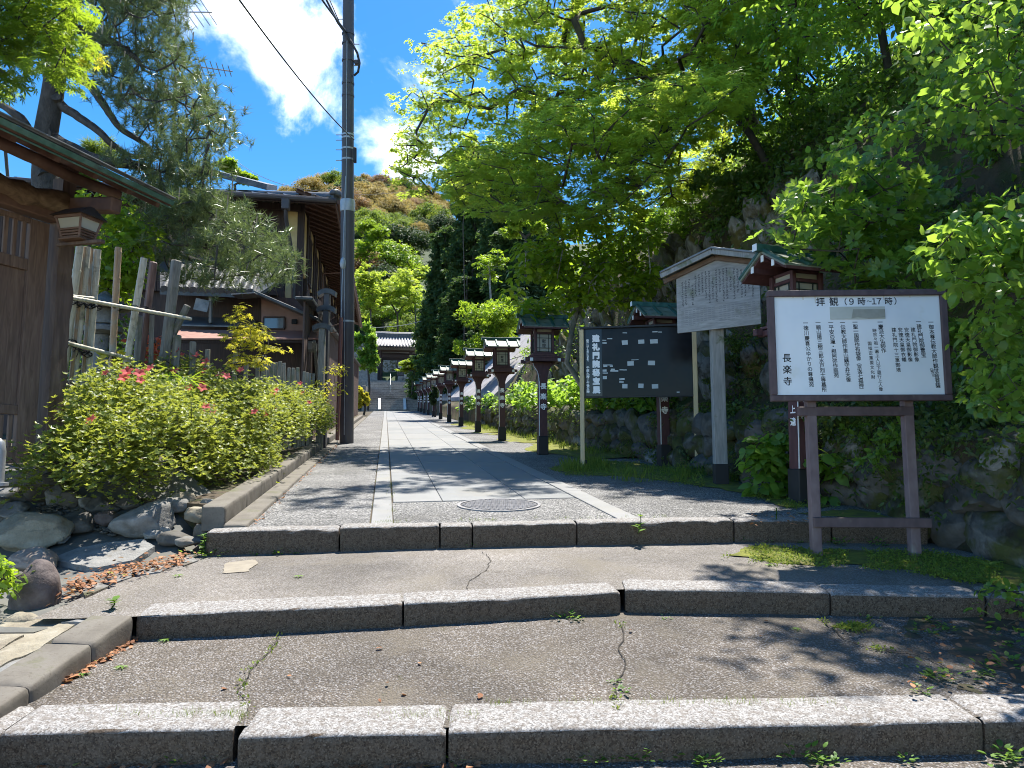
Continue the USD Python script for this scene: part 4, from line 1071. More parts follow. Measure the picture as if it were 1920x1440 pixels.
def bank_z(du, t):
    k = np.clip((np.asarray(t, float) - 22) / 8, 0, 1); k = k * k * (3 - 2 * k)
    return np.interp(du, _pn[:, 0], _pn[:, 1]) * (1 - k) + np.interp(du, _pf[:, 0], _pf[:, 1]) * k


dus = np.array([-1.2, -.08, 0, .25, .45, .7, .85, 1.0, 1.2, 1.4, 1.6, 1.9, 2.3, 2.8, 3.2, 4, 5.2, 6.5, 8, 11, 15, 20, 30, 50])


def bank_pt(t, du):
    z = bank_z(du, t)
    p = ST(wall_u(t) + du, t, z)
    a = .10 if .6 < du < 4 else (.03 if du < .6 else .35)
    return p + np.array([-.6, -.2, .5]) * noisez(p, a, .9, 3)


v, f = grid(bank_pt, np.concatenate([np.arange(-7, 24, .35), np.arange(24, 76, 1.5)]), dus)
f = f[:, ::-1]
single('hillside', (W(v), f), MAT['bank_soil'], kind='structure', smooth=True)


def bank_hit(px, py, lift=0.0):
    """the lane-frame point of the bank seen at a pixel"""
    d = ray(px, py)
    for s in np.arange(2.5, 60, .1):
        p = np.array([0, 0, 1.0]) + d * s
        t = p @ DIR; u = p @ PERP
        if u > wall_u(t) - .08 and p[2] < bank_z(u - wall_u(t), t): break
    return p - d * lift


# low retaining wall of rough stones
sw = T('stone_wall', 'low mossy retaining wall of rough stones along the right side of the lane', 'wall', loc=W(ST(4.3, 9)))
rw = np.random.default_rng(21)
wmats = [MAT['wall_stone']] * 7 + [MAT['wall_stone_light'], MAT['rock_dark'], MAT['rock_dark']]
for row, z in enumerate((.10, .38, .62)):
    t = 2.6 + row * .17
    while t < 27:
        L = rw.uniform(.30, .62) * (1 if t < 14 else 1.3)
        h = rw.uniform(.13, .19)
        c = ST(wall_u(t + L / 2) - .04 + .03 * row, t + L / 2, z + rw.uniform(-.05, .05) - .15 * (t < 5.6))
        m = wmats[rw.integers(len(wmats))]
        sw.addl('stone', rock(c, (L * .66, rw.uniform(.14, .2), h * 1.45), int(rw.integers(1e6)), 2, .22, 6, np.stack([DIR, -PERP, [0, 0, 1]], 1) @ rot((0, 1, 0), rw.uniform(-14, 14))), m, smooth=28)
        t += L
for px, py, r in ((1893, 862, .27), (1835, 900, .2), (1790, 850, .2), (1640, 905, .17), (1850, 990, .22), (1725, 930, .2)):
    c = bank_hit(px, py)
    sw.addl('stone', rock(c + np.array([.14, .05, 0]), (r * 1.2, r * .8, r * .9), int(px), 3, .3, 7), MAT['wall_stone_light' if px in (1893, 1725) else 'wall_stone'], smooth=28)

# steep rock face with moss above the ledge
rf_ = T('mossy_cliff', 'steep mossy rock face of pale upright stones above the ledge behind the notice boards', 'cliff', loc=W(ST(5.2, 13)))
for i in range(230):
    t = rw.uniform(8.5, 23); du = rw.uniform(.85, 1.95)
    s = rw.uniform(.16, .42)
    m = [MAT['cliff_stone'], MAT['cliff_stone'], MAT['cliff_stone'], MAT['wall_stone']][rw.integers(4)]
    a = rot(DIR, -22)
    rf_.addl('stone', rock(bank_pt(t, du) + np.array([.05, 0, 0]), (s * rw.uniform(.6, 1.1), s * .42, s * rw.uniform(.9, 1.7)), i + 400, 2, .3, 6, a @ np.stack([DIR, -PERP, [0, 0, 1]], 1) @ rot((0, 1, 0), rw.uniform(-18, 18))), m, smooth=28)

# concrete slope further on
surf('slope_concrete', [(.20, .19, .20), (.29, .28, .29), (.36, .35, .36)], 2, rough=.9, bump=.3, bscale=14, bdist=.02, over=(1.2, (.12, .11, .085), .55, .72))
rv = T('concrete_slope', 'pale grey concrete slope facing with joint lines beyond the third lantern', 'retaining slope', loc=W(ST(5, 45)))
for i in range(8):
    for j in range(5):
        t0, t1 = 28 + i * 4, 28 + i * 4 + 3.94
        d0, d1 = .55 + j * 1.9, .55 + j * 1.9 + 1.85
        q = [ST(wall_u(t) + d, t, bank_z(d, 50) + .22) for t, d in ((t0, d0), (t1, d0), (t1, d1), (t0, d1))]
        rv.addl('panel', slab(np.array(q), .25), MAT['slope_concrete'])


# ---------------------------------------------------------------- plants
def plant(name, label, cat, base, targets, radii, per, kind, size, lm, bark='bark_dark', trunk=None, r_tip=.006, crown='crown', stem='trunk', group=None, seed=1, flat=.6, up=.5, droop=.1, power=.46, wob=.12, step=.5, clump=0, hollow=2.4, out=.5, twigs=0, r_max=None, rise=.12, skin=6, extra=None):
    """a tree or shrub in the world frame: limbs grown from base out to the leaf clusters"""
    r_ = np.random.default_rng(seed); base = np.asarray(base, float); targets = np.asarray(targets, float)
    t = T(name, label, cat, loc=base, group=group)
    tr = [base] + list(trunk if trunk is not None else [base + np.array([0, 0, .15])])
    tg = targets
    if twigs:
        radii_ = np.broadcast_to(np.asarray(radii, float), (len(targets),))
        i = np.repeat(np.arange(len(targets)), twigs)
        tg = np.vstack([targets, targets[i] + unit(r_, len(i)) * radii_[i][:, None] * .75 * np.array([1, 1, flat])])
    t.addw(stem, branches(r_, tr, tg, r_tip, power, wob, step, skin, r_max, rise), MAT[bark], smooth=True)
    m, ti = cloud(r_, targets, radii, per, kind, size, flat, up, hollow, droop, out, clump)
    t.addw(crown, m, MAT[lm], tint=ti)
    return t


def in_poly(rg, poly, n):
    from shapely.geometry import Polygon
    import shapely
    P = Polygon(poly); x0, y0, x1, y1 = P.bounds; out = []
    while len(out) < n:
        q = rg.uniform((x0, y0), (x1, y1), (n, 2)); out += list(q[shapely.contains_xy(P, q[:, 0], q[:, 1])])
    return np.array(out[:n])


def spots(rg, poly, n, Yfn, mind=0.0):
    q = in_poly(rg, poly, n * (3 if mind else 1))
    P = np.array([D(x, y, Yfn(x, y)) for x, y in q])
    if mind: P = poisson(rg, P, mind)[:n]
    return W(P)


rp = np.random.default_rng(77)
# ground cover over ledge and bank
tt, dd = rp.uniform(1, 26, 5200), np.abs(rp.choice([.35, 1.3, 2.6, 4.5], 5200, p=[.25, .35, .25, .15]) + rp.normal(0, .45, 5200))
tt = np.where(rp.random(5200) < .5, rp.uniform(1, 12, 5200), tt)
keep = meshkit.fbm(np.c_[tt * .7, dd * .7, tt * 0], 3, 8) > np.where((tt > 8.5) & (dd < 2.0), .56, .40)
tt, dd = tt[keep], dd[keep]
C = W(np.array([bank_pt(a, b) for a, b in zip(tt, dd)]))
m, ti = cloud(rp, C + np.array([-.06, -.03, .05]), .22, 9, 'oval', .075, .8, .25, droop=.5)
single('undergrowth', m, MAT['leaf_ivy'], kind='stuff', tint=ti)

n_u = 4300
tt = np.concatenate([rp.uniform(3, 14, n_u * 2 // 3), rp.uniform(14, 30, n_u // 3)]); dd = rp.uniform(1.2, 13, len(tt)) ** 1.0
pp = np.array([bank_pt(a, b) for a, b in zip(tt, dd)]); qx = 960 + FPX * pp[:, 0] / pp[:, 1]
ok = (qx < 2100) & (meshkit.fbm(pp * .55, 3, 12) > np.where(dd < 2.2, np.where(tt > 8.5, .60, .50), .40)); pp = pp[ok]
dark = meshkit.fbm(pp * .4, 2, 5) > .46
for sel, lm_ in ((dark, 'leaf_evergreen'), (~dark, 'leaf_vine')):
    m, ti = cloud(rp, W(pp[sel]) + np.array([-.12, -.08, .22]), rp.uniform(.25, .48, sel.sum()), 17, 'diamond', .12, .8, .3, droop=.4, clump=3)
    single('undergrowth', m, MAT[lm_], kind='stuff', tint=ti)

tt = np.r_[rp.uniform(3, 12, 950), rp.uniform(12, 24, 420)]; hz_ = meshkit.fbm(np.c_[tt * 1.3, tt * 0, tt * 0], 2, 31)
pp = np.array([bank_pt(a, b) for a, b in zip(tt, rp.choice([-.075, -.05, -.03, -.012, 0, .1], len(tt)) + rp.uniform(0, .012, len(tt)))]) + np.array([-.13, -.05, 0])
ok = (pp[:, 2] > -.25) & (meshkit.fbm(pp * 1.5, 3, 17) > .47); pp = pp[ok]
m, ti = cloud(rp, W(pp), .14, 8, 'oval', .055, .9, .2, droop=.6)
single('undergrowth', m, MAT['leaf_ivy'], kind='stuff', tint=ti)

# evergreen shrubs clothing the bank; each by itself
shr = [  # px, py, radius, leaf size, material, lift, label
    (1245, 330, 1.0, .095, 'leaf_evergreen', .5, 'dark glossy shrub on the bank above the peak of the wooden notice'),
    (1330, 270, 1.0, .10, 'leaf_evergreen', .5, 'dark evergreen shrub high on the bank between maple crown and rhododendron'),
    (1400, 360, .9, .09, 'leaf_evergreen', .4, 'shaded shrub on the bank just above the near lantern roof'),
    (1160, 300, .9, .10, 'leaf_vine', .5, 'mid green shrub under the maple crown, left of the dark evergreens'),
    (1500, 210, .9, .095, 'leaf_evergreen', .4, 'dark shrub on the upper bank in the deepest shade, above the rhododendron'),
    (1290, 420, .8, .09, 'leaf_vine', .4, 'shrub in front of the mossy cliff, above the peak of the wooden notice roof'),
    (1190, 380, .8, .10, 'leaf_vine', .4, 'light green shrub at the top of the mossy cliff under the maple sprays'),
    (1590, 130, .9, .095, 'leaf_evergreen', .4, 'evergreen shrub near the top of the bank, right of the maple limbs'),
    (1690, 170, .7, .09, 'leaf_vine', .3, 'leafy shrub on the upper bank beside bare brown soil'),
    (1420, 160, 1.0, .10, 'leaf_evergreen', .5, 'dark shrub behind the maple twigs at the top of the bank'),
    (1770, 90, .8, .095, 'leaf_evergreen', .3, 'evergreen shrub at the top of the bank toward the upper corner'),
    (1850, 200, .5, .085, 'leaf_vine', .2, 'light green shrub hanging over the brown soil of the bank'),
    (1790, 420, .55, .085, 'leaf_vine', .3, 'shrub with lance leaves to the right of the rhododendron'),
    (1660, 560, .4, .075, 'leaf_evergreen', .25, 'small dark shrub directly behind the top edge of the white signboard'),
    (1380, 700, .42, .06, 'leaf_ivy', .2, 'small-leaved shrub between the wooden notice post and the white signboard'),
    (1430, 640, .40, .06, 'leaf_ivy', .2, 'little dark shrub under the eaves of the near lantern'),
    (1240, 765, .45, .05, 'leaf_ivy', .2, 'fine-leaved bush on the ledge under the black notice board'),
    (1150, 765, .42, .05, 'leaf_ivy', .2, 'low bush on the ledge under the left half of the black notice board'),
    (1600, 800, .42, .08, 'leaf_ivy', .2, 'dark bush in the gap below the white signboard'),
    (1690, 810, .36, .075, 'leaf_vine', .15, 'leafy bush below the right end of the white signboard'),
    (1830, 640, .45, .085, 'leaf_vine', .25, 'bush with broad glossy leaves at the right end of the white signboard'),
    (1880, 740, .42, .09, 'leaf_evergreen', .25, 'dark glossy bush on top of the wall at the right edge'),
]
for i, (px, py, r, ls, lm, lift, lab) in enumerate(shr):
    h = bank_hit(px, py); c = W(bank_hit(px, py, lift)); base = W(h - np.array([-.1, 0, .2]))
    r_ = np.random.default_rng(900 + i); n = max(6, int(16 * (r / .7) ** 1.2))
    o = unit(r_, n) * (r_.random(n) ** .4)[:, None] * r * np.array([1, 1, .85])
    plant('shrub', lab, 'shrub', base, c + o * 1.2, r * .46, int(250 * (r / .9) ** 1.1), 'oval' if ls < .08 or px > 1550 else 'diamond', ls * (1 if ls < .08 or px > 1550 else 1.12), lm, r_tip=.004, crown='foliage', stem='stems', seed=i, up=.35, droop=.3, step=.3, clump=6)

# rhododendron with whorls of leaves
c = W(D(1600, 420, 6.9)); r_ = np.random.default_rng(5)
tg = spots(r_, [(1450, 500), (1480, 400), (1580, 310), (1680, 300), (1760, 350), (1770, 470), (1740, 540), (1600, 530), (1560, 450)], 95, lambda x, y: r_.uniform(6.3, 7.3))
rh = T('rhododendron', 'sunlit rhododendron with whorls of narrow leaves above the white signboard', 'shrub', loc=W(bank_hit(1640, 470)))
rh.addw('stems', branches(r_, [rh.o, rh.o + np.array([-.2, 0, .3])], tg, .005, step=.3), MAT['bark_dark'], smooth=True)
nW = 9; idx = np.repeat(np.arange(len(tg)), nW * 5); n = len(idx)
sub_ = np.repeat(r_.normal(0, .11, (len(tg) * 5, 3)), nW, 0)
az_ = np.tile(np.arange(nW) / nW * 2 * math.pi, len(tg) * 5) + r_.normal(0, .15, n)
ax_ = unit(r_, len(tg) * 5) * .75 + np.array([-.1, -.25, .75]); ax_ /= np.linalg.norm(ax_, axis=1, keepdims=True); ax_ = np.repeat(ax_, nW, 0)
s1_ = np.cross(ax_, [1, .3, 0]); s1_ /= np.linalg.norm(s1_, axis=1, keepdims=True); s2_ = np.cross(ax_, s1_)
rd_ = np.cos(az_)[:, None] * s1_ + np.sin(az_)[:, None] * s2_
A_ = rd_ + ax_ * r_.uniform(-.1, .55, (n, 1))
m, ti = leaves(tg[idx] + sub_ + A_ * .01, ax_ - rd_ * .35, A_, r_.uniform(.075, .115, n), 'oval', tint=np.clip(r_.random(n) * .6 + .4 * np.repeat(r_.random(len(tg)), nW * 5), 0, 1))
rh.addw('foliage', m, MAT['leaf_vine'], tint=ti)

# long leafy sprays near the camera on the right
def spray(name, label, poly, n, Y, base, size, lm, seed, kind='wide', per=14, rad=.13, **k):
    r_ = np.random.default_rng(seed)
    tg = spots(r_, poly, n, lambda x, y: r_.uniform(*Y))
    return plant(name, label, 'shrub', base, tg, rad, per, kind, size, MAT and lm, r_tip=.003, crown='foliage', stem='stems', seed=seed, up=.45, droop=.3, step=.25, wob=.18, **k)


spray('leafy_shrub', 'bright broad-leaved spray hanging into the upper right corner', [(1690, -40), (1960, -60), (1960, 260), (1840, 230), (1740, 210), (1700, 110)], 85, (4.6, 5.8), WD(2060, 330, 5.4), .085, 'leaf_vine', 31)
spray('leafy_shrub', 'light green spray of round leaves reaching left over the brown bank', [(1520, 300), (1560, 240), (1750, 190), (1900, 190), (1930, 260), (1760, 260), (1640, 270)], 48, (5.4, 6.2), WD(2050, 420, 5.6), .08, 'leaf_vine', 32, per=10)
spray('leafy_shrub', 'pale broad leaves in front of the bank at the right edge, above the bush', [(1740, 480), (1800, 400), (1960, 360), (1960, 560), (1830, 560), (1760, 540)], 60, (4.0, 4.8), WD(2030, 640, 4.6), .085, 'leaf_vine', 33)
spray('leafy_shrub', 'shiny leaves brushing the right edge of the white signboard', [(1800, 630), (1850, 570), (1960, 560), (1960, 830), (1910, 800), (1860, 800), (1825, 720), (1845, 660)], 85, (4.2, 4.95), WD(2010, 860, 4.7), .07, 'leaf_vine', 34)
spray('creeper', 'thin trailing weed stems with round leaves at the lower right edge', [(1780, 1120), (1860, 1080), (1940, 1090), (1940, 1260), (1880, 1230), (1850, 1180)], 18, (3.9, 4.4), WD(2010, 1230, 4.1), .05, 'leaf_vine', 35, per=8, rad=.07)

# hydrangeas
def hydrangea(label, pts, base, size, seed, per=16, lm='leaf_hydrangea', rad=.16):
    return plant('hydrangea', label, 'hydrangea', base, W(np.array(pts)), rad, per, 'wide', size, lm, r_tip=.006, crown='foliage', stem='stems', seed=seed, up=.6, droop=.2, step=.3, power=.3)


r_ = np.random.default_rng(41)
hydrangea('hydrangea with big glossy leaves at the foot of the near lantern post', [G(x, 935, 0) + np.array([0, .1, z]) for x, z in [(r_.uniform(1415, 1500), r_.uniform(.05, .62)) for _ in range(30)]], W(G(1470, 938, -.05)), .135, 1, 14)
hydrangea('hydrangea with very large leaves between the legs of the white signboard', [G(x, 950, -.02) + np.array([0, .15, z]) for x, z in [(r_.uniform(1545, 1650), r_.uniform(.05, .5)) for _ in range(16)]], W(G(1600, 950, -.05)), .17, 2, 9)
hydrangea('small hydrangea deep in shade against the wall below the white signboard', [G(x, 955, -.02) + np.array([0, .3, z]) for x, z in [(r_.uniform(1650, 1690), r_.uniform(.1, .4)) for _ in range(6)]], W(G(1670, 955, -.05)), .16, 3, 6)
for i, (t0, t1, n, lab) in enumerate([(13.2, 15.4, 46, 'sunlit hydrangea on the ledge just left of the black notice board'), (15.6, 18.2, 50, 'bright green hydrangea on the ledge between the first two full lantern posts'), (18.6, 22, 50, 'hydrangea on the ledge beyond the second full lantern post'), (22.5, 27, 50, 'farther pale hydrangea along the lane behind the third lantern post'), (27.5, 34, 55, 'far light green hydrangea behind the fourth and fifth lantern posts'), (11.4, 13.0, 30, 'hydrangea on the ledge behind the left post of the black notice board')]):
    P = []
    for _ in range(n):
        t = r_.uniform(t0, t1); du = r_.uniform(-.15, .75)
        P.append(ST(wall_u(t) + du, t, .75 + r_.uniform(.1, .75) - (.3 if t > 22 else 0)))
    hydrangea(lab, P, W(ST(wall_u((t0 + t1) / 2) + .5, (t0 + t1) / 2, .7)), .15, 50 + i, 17, rad=.2)

# big-leaved tree leaning out above the second lantern
r_ = np.random.default_rng(43)
tg = spots(r_, [(950, 545), (985, 455), (1090, 395), (1225, 440), (1235, 520), (1150, 590), (1105, 555), (1070, 600), (1020, 620), (975, 600)], 92, lambda x, y: r_.uniform(13.2, 15.5))
b0 = W(ST(wall_u(14.6) + .45, 14.6, .75))
plant('mulberry', 'small tree with large round leaves and pale trunk behind the first full lantern', 'tree', b0, tg, .33, 38, 'wide', .165, 'leaf_bright', 'bark_pale', trunk=[b0 + (WD(1063, 690, 14.8) - b0) * .6, WD(1063, 680, 14.8), WD(1072, 620, 14.7), WD(1085, 570, 14.5), WD(1092, 520, 14.4)], r_tip=.012, seed=3, up=.6, droop=.3, step=.4)

# the two maples over the lane
r_ = np.random.default_rng(44)
polyA = [(735, 330), (745, 190), (800, 90), (900, 10), (1000, -150), (1250, -260), (1520, -200), (1500, 40), (1430, 120), (1330, 190), (1240, 260), (1100, 300), (1000, 330), (930, 330), (880, 350), (820, 380), (770, 380)]
tg = spots(r_, polyA, 430, lambda x, y: np.interp(x, [740, 1000, 1450], [16.5, 15.5, 12.5]) + r_.uniform(-1.8, 1.8), .36)
tg = np.vstack([tg, spots(r_, [(850, -70), (900, -350), (1150, -350), (1150, -130), (950, -80)], 10, lambda x, y: r_.uniform(11.5, 14), .4)])
tg = np.vstack([tg, spots(r_, [(1120, 270), (1330, 130), (1370, 250), (1290, 390), (1190, 430), (1140, 350)], 70, lambda x, y: r_.uniform(14, 17), .36)])
dens = np.where(tg[:, 0] / tg[:, 1] < -.08, .7, 1.0)
b0 = W(bank_pt(14.5, 4.2))
plant('maple_tree', 'big spreading maple with dark bare limbs against the sky above the lane', 'tree', b0 - np.array([0, 0, .3]), tg, .56, (165 * dens).astype(int), 'tri', .115, 'leaf_maple', trunk=[b0 + np.array([-.4, -.1, 1.2]), b0 + np.array([-1.2, -.2, 2.5]), WD(1230, 150, 14.2), WD(1120, 90, 14.6)], r_tip=.012, seed=4, flat=.32, up=.72, droop=.1, step=.6, wob=.16, clump=9, twigs=1, power=.44)
polyB = [(830, 370), (850, 310), (930, 270), (1050, 200), (1200, 170), (1340, 130), (1400, 170), (1330, 240), (1260, 300), (1180, 370), (1130, 410), (1050, 430), (970, 420), (900, 400)]
tg = spots(r_, polyB, 215, lambda x, y: np.interp(x, [830, 1100, 1400], [14.5, 12.5, 10.5]) + r_.uniform(-1.2, 1.2), .30)
b0 = W(bank_pt(11.5, 2.6))
plant('maple_tree', 'lower maple with layered yellow-green sprays hanging in front of the bank', 'tree', b0 - np.array([0, 0, .3]), tg, .48, 132, 'tri', .10, 'leaf_maple', trunk=[b0 + np.array([-.5, .1, .8]), b0 + np.array([-1.1, .2, 1.6]), WD(1180, 310, 12.2)], r_tip=.009, seed=5, flat=.28, up=.78, droop=.15, step=.5, wob=.14, clump=9)
# leafy trees higher on the bank, whose crowns shade it
for i, (u, t, z, poly, Y, n, lab) in enumerate([
        (7.6, 9.5, 6.2, [(1380, 40), (1420, -60), (1500, -330), (1900, -420), (1900, -40), (1700, 30), (1560, 90)], (8.5, 11.5), 100, 'leafy tree at the top of the bank whose crown fills the upper right'),
        (8.5, 13.5, 8.5, [(1300, -60), (1330, -330), (1560, -360), (1640, 60), (1560, 170), (1450, 250), (1330, 220), (1330, 60)], (12.0, 15.5), 170, 'dense tree behind the maple limbs at the top of the bank'),
        (7.2, 6.0, 6.0, [(1330, -260), (1420, -480), (1900, -600), (2300, -500), (2300, -150), (1900, -90), (1650, -160), (1480, -200)], (6.8, 8.6), 66, 'tree overhanging the bank above the right corner')]):
    tg = spots(r_, poly, n, lambda x, y: r_.uniform(*Y), .4)
    b0 = W(bank_pt(t, u - wall_u(t)))
    plant('broadleaf_tree', lab, 'tree', b0 - np.array([0, 0, .3]), tg, .62, 150, 'oval', .115, ['leaf_vine', 'leaf_vine', 'leaf_vine'][i], trunk=[b0 + np.array([-.2, 0, 1.3]), b0 + np.array([-.4, 0, 2.4])], r_tip=.011, seed=60 + i, flat=.5, up=.55, droop=.3, step=.6, clump=8)
zf = lambda y: float(np.interp(y, [1145, 1200, 1345], [Z2 - .006, Z2 - .04, Z3 + .045]))
# ================================================================ roofed gate at the left
rl = np.random.default_rng(300)
gp = WD(88, 884, 6.2)
ga = math.radians(20)
GA = np.array([[math.sin(ga), -math.cos(ga), 0], [math.cos(ga), math.sin(ga), 0], [0, 0, 1]]).astype(float)   # x along the front (away), y into the garden, z up
gate = T('roofed_gate', 'roofed wooden gate with slatted door and rough log post at the left edge', 'gate', loc=gp, A=GA)


def gl(px, py, Y): return (WD(px, py, Y) - gate.o) @ gate.A


def wavy_post(h, w0, w1, seed):
    zs = np.linspace(0, h, 40); prof = []
    out = []
    for i, z in enumerate(zs):
        w = w0 + (w1 - w0) * z / h; k = .012 * math.sin(z * 7.1) * math.sin(z * 3.3) + .006 * math.sin(z * 17)
        out.append([(-w / 2, -w / 2 * .9, z), (w / 2 + k, -w / 2 * .9 - k * .4, z), (w / 2 + k * 1.5 + .01, 0, z), (w / 2 + k, w / 2, z), (-w / 2, w / 2, z)])
    V = np.array(out); n, k = V.shape[:2]; v = V.reshape(-1, 3); f = []
    for i in range(n - 1):
        for j in range(k):
            a, b, c, d = i * k + j, i * k + (j + 1) % k, (i + 1) * k + j, (i + 1) * k + (j + 1) % k
            f += [(a, b, d), (a, d, c)]
    f += [((n - 1) * k, (n - 1) * k + 1, (n - 1) * k + 2), ((n - 1) * k, (n - 1) * k + 2, (n - 1) * k + 3), ((n - 1) * k, (n - 1) * k + 3, (n - 1) * k + 4)]
    return v, np.array(f)


gate.add('post', wavy_post(2.62, .165, .135, 1), MAT['post_wood'], smooth=40)
gate.add('post_stone', rock((0.0, 0, -.12), (.2, .18, .15), 5, 2, .15), MAT['rock_dark'], smooth=30)
# door leaf: stiles, rails, boards, slats
zt, z1, z2, z3, z4 = [gl(40, y, 5.95)[2] for y in (398, 478, 500, 762, 774)]
zb0 = gl(30, 868, 5.95)[2]
dy = .03
for x0, x1 in ((-.285, -.115),): gate.add('door_stile', box(((x0 + x1) / 2, dy, (zt + zb0) / 2), (x1 - x0, .05, zt - zb0), .004), MAT['door_wood'])
gate.add('door_rail', box((-.75, dy, (z1 + z2) / 2), (.93, .045, z1 - z2), .004), MAT['door_wood'])
gate.add('door_rail', box((-.75, dy, (z3 + z4) / 2), (.93, .045, .08), .004), MAT['door_wood'])
gate.add('door_rail', box((-.75, dy, zb0 + .07), (.93, .045, .14), .004), MAT['door_wood'])
gate.add('door_rail', box((-.75, dy, zt - .02), (.93, .045, .04), .004), MAT['door_wood'])
for k in range(3): gate.add('door_board', box((-.285 - .155 - k * .31, dy + .012 + .002 * (k % 2), (z2 + z3) / 2), (.304, .02, z2 - z3 - .002), .002), MAT['door_wood'])
for k in range(9):
    x = -.33 - k * .075
    gate.add('slat', box((x, dy, (zt - .04 + z1) / 2), (.034, .025, zt - .04 - z1), .003), MAT['door_wood'])
    gate.add('slat', box((x, dy, (z4 + zb0 + .10) / 2), (.032, .025, z4 - zb0 - .14), .003), MAT['door_wood'])
gate.add('threshold', box((-.6, .02, zb0 - .12), (1.3, .22, .16), .02), MAT['rock_grey'])
# beams under the roof
zl = zt + .05
gate.add('lintel', box((-.72, .02, zl + .03), (1.3, .14, .10), .01), MAT['roof_timber'])
pts = [np.array([x, -.03 + .02 * math.sin(x * 9), zl + .15 + .03 * math.sin(x * 6 + 1)]) for x in np.linspace(-1.5, .06, 14)]
b_ = tube(pts, [.085 + .035 * (1 - i / 13) + .02 * math.sin(i * 2.3) for i in range(14)], 10)
vv = b_[0] + (meshkit.fbm(b_[0] * 9, 3, 4)[:, None] - .5) * .05
gate.add('burl_beam', (vv, b_[1]), MAT['burl_wood'], smooth=50)
# roof plane: eave edge fixed by the picture, ridge up and into the garden
E0, E1 = gl(-260, 108, 3.9), gl(322, 384, 6.75)
slope_dir = np.array([0, 1.0, .50]); slope_dir /= np.linalg.norm(slope_dir)
e_dir = (E1 - E0) / np.linalg.norm(E1 - E0)
nrm = np.cross(e_dir, slope_dir); nrm = nrm if nrm[2] > 0 else -nrm
Rr = np.stack([e_dir, np.cross(nrm, e_dir), nrm], 1)
LE = np.linalg.norm(E1 - E0); LS = 2.3


def onroof(a, s, n): return E0 + e_dir * a + Rr[:, 1] * s + nrm * n


surf('roof_dark', [(.05, .05, .05), (.085, .085, .085), (.13, .13, .125)], 5, rough=.6, bump=.2, bscale=30)
gate.add('roof_sheet', box(onroof(LE / 2, LS / 2, .055), (LE, LS, .02), .004, Rr), MAT['lead_sheet'])
gate.add('roof_bed', box(onroof(LE / 2, LS / 2 + .02, .02), (LE - .02, LS - .04, .04), .004, Rr), MAT['roof_dark'])
gate.add('eave_board', box(onroof(LE / 2, .03, -.012), (LE, .05, .022), .003, Rr), MAT['roof_timber'])
gate.add('copper_edge', box(onroof(LE / 2, -.006, .018), (LE + .02, .012, .045), .003, Rr), MAT['copper_green'])
gate.add('copper_drip', box(onroof(LE / 2, .03, -.032), (LE + .01, .075, .014), .003, Rr), MAT['copper_green'])
gate.add('top_flashing', box(onroof(LE / 2, .012, .072), (LE + .015, .05, .014), .003, Rr), MAT['lead_sheet'])
nb = 12
for k in range(nb): gate.add('ceiling_board', box(onroof(LE / 2, .10 + (k + .5) * (LS - .1) / nb, -.012 - .003 * (k % 2)), (LE - .1, (LS - .1) / nb - .006, .016), .002, Rr), MAT['roof_timber'])
a = .35
while a < LE:
    gate.add('rafter', box(onroof(a, LS / 2 + .06, -.055), (.055, LS - .14, .06), .004, Rr), MAT['roof_timber']); a += .42
for s, r in ((.48, .05), (1.0, .055)):
    gate.add('purlin', tube([onroof(x, s, -.15 + .012 * math.sin(x * 5)) for x in np.linspace(0, LE - .12, 16)], r, 10), MAT['roof_timber'], smooth=50)
zb_ = 2.36
gate.add('bracket_beam', beam((-.02, 1.0, zb_ + .12), (.02, -.62, zb_ - .04), .11, .13, .012), MAT['roof_timber'])
gate.add('bracket_beam', beam((-1.62, 1.0, zb_ + .12), (-1.62, -.62, zb_ - .04), .11, .13, .012), MAT['roof_timber'])
gate.add('brace', beam((.0, .04, 2.32), (.02, .55, 2.5), .06, .05), MAT['new_wood'])

# lamp on the gate post
lp = WD(146, 450, 6.0)
la = T('gate_lamp', 'small box lantern with paper panes bracketed on the log post of the gate', 'lamp', loc=lp, rotz=math.radians(-14))
surf('lamp_wood', [(.09, .045, .028), (.14, .075, .05), (.19, .11, .075)], 8, rough=.6, bump=.1, stretch=(1, 4, 4))
w0, w1, h0 = .088, .128, .185
for sx in (-1, 1):
    for sy in (-1, 1): la.add('corner_post', beam((sx * w0, sy * w0 * .85, .0), (sx * w1, sy * w1 * .85, h0), .018, .018, .003), MAT['lamp_wood'])
for k, (w, d) in enumerate(((1, 0), (0, 1), (-1, 0), (0, -1))):
    R = rot((0, 0, 1), 90 * k)
    q = .9 if k % 2 == 0 else 1.0
    for z in (.0, .022, .044, .066): 
        ww = w0 + (w1 - w0) * z / h0
        la.add('louvre', moved(box((0, -ww * (.85 if k % 2 == 0 else 1), z + .008), (2 * ww * (1 if k % 2 == 0 else .85), .014, .017), .002), R=R), MAT['lamp_wood'])
    za, zb2 = .082, h0 - .012
    wa, wb_ = w0 + (w1 - w0) * za / h0, w0 + (w1 - w0) * zb2 / h0
    f1, f2 = (.85, 1) if k % 2 == 0 else (1, .85)
    pv = np.array([(-wa * f2, -wa * f1 + .003, za), (wa * f2, -wa * f1 + .003, za), (wb_ * f2, -wb_ * f1 + .003, zb2), (-wb_ * f2, -wb_ * f1 + .003, zb2)])
    pv = np.vstack([pv, pv + np.array([0, .006, 0])])
    la.add('paper_pane', moved((pv, np.array([(0, 1, 2), (0, 2, 3), (6, 5, 4), (7, 6, 4)])), R=R), MAT['paper'])
    la.add('top_rail', moved(box((0, -w1 * f1, h0 - .005), (2 * w1 * f2 + .02, .018, .03), .002), R=R), MAT['lamp_wood'])
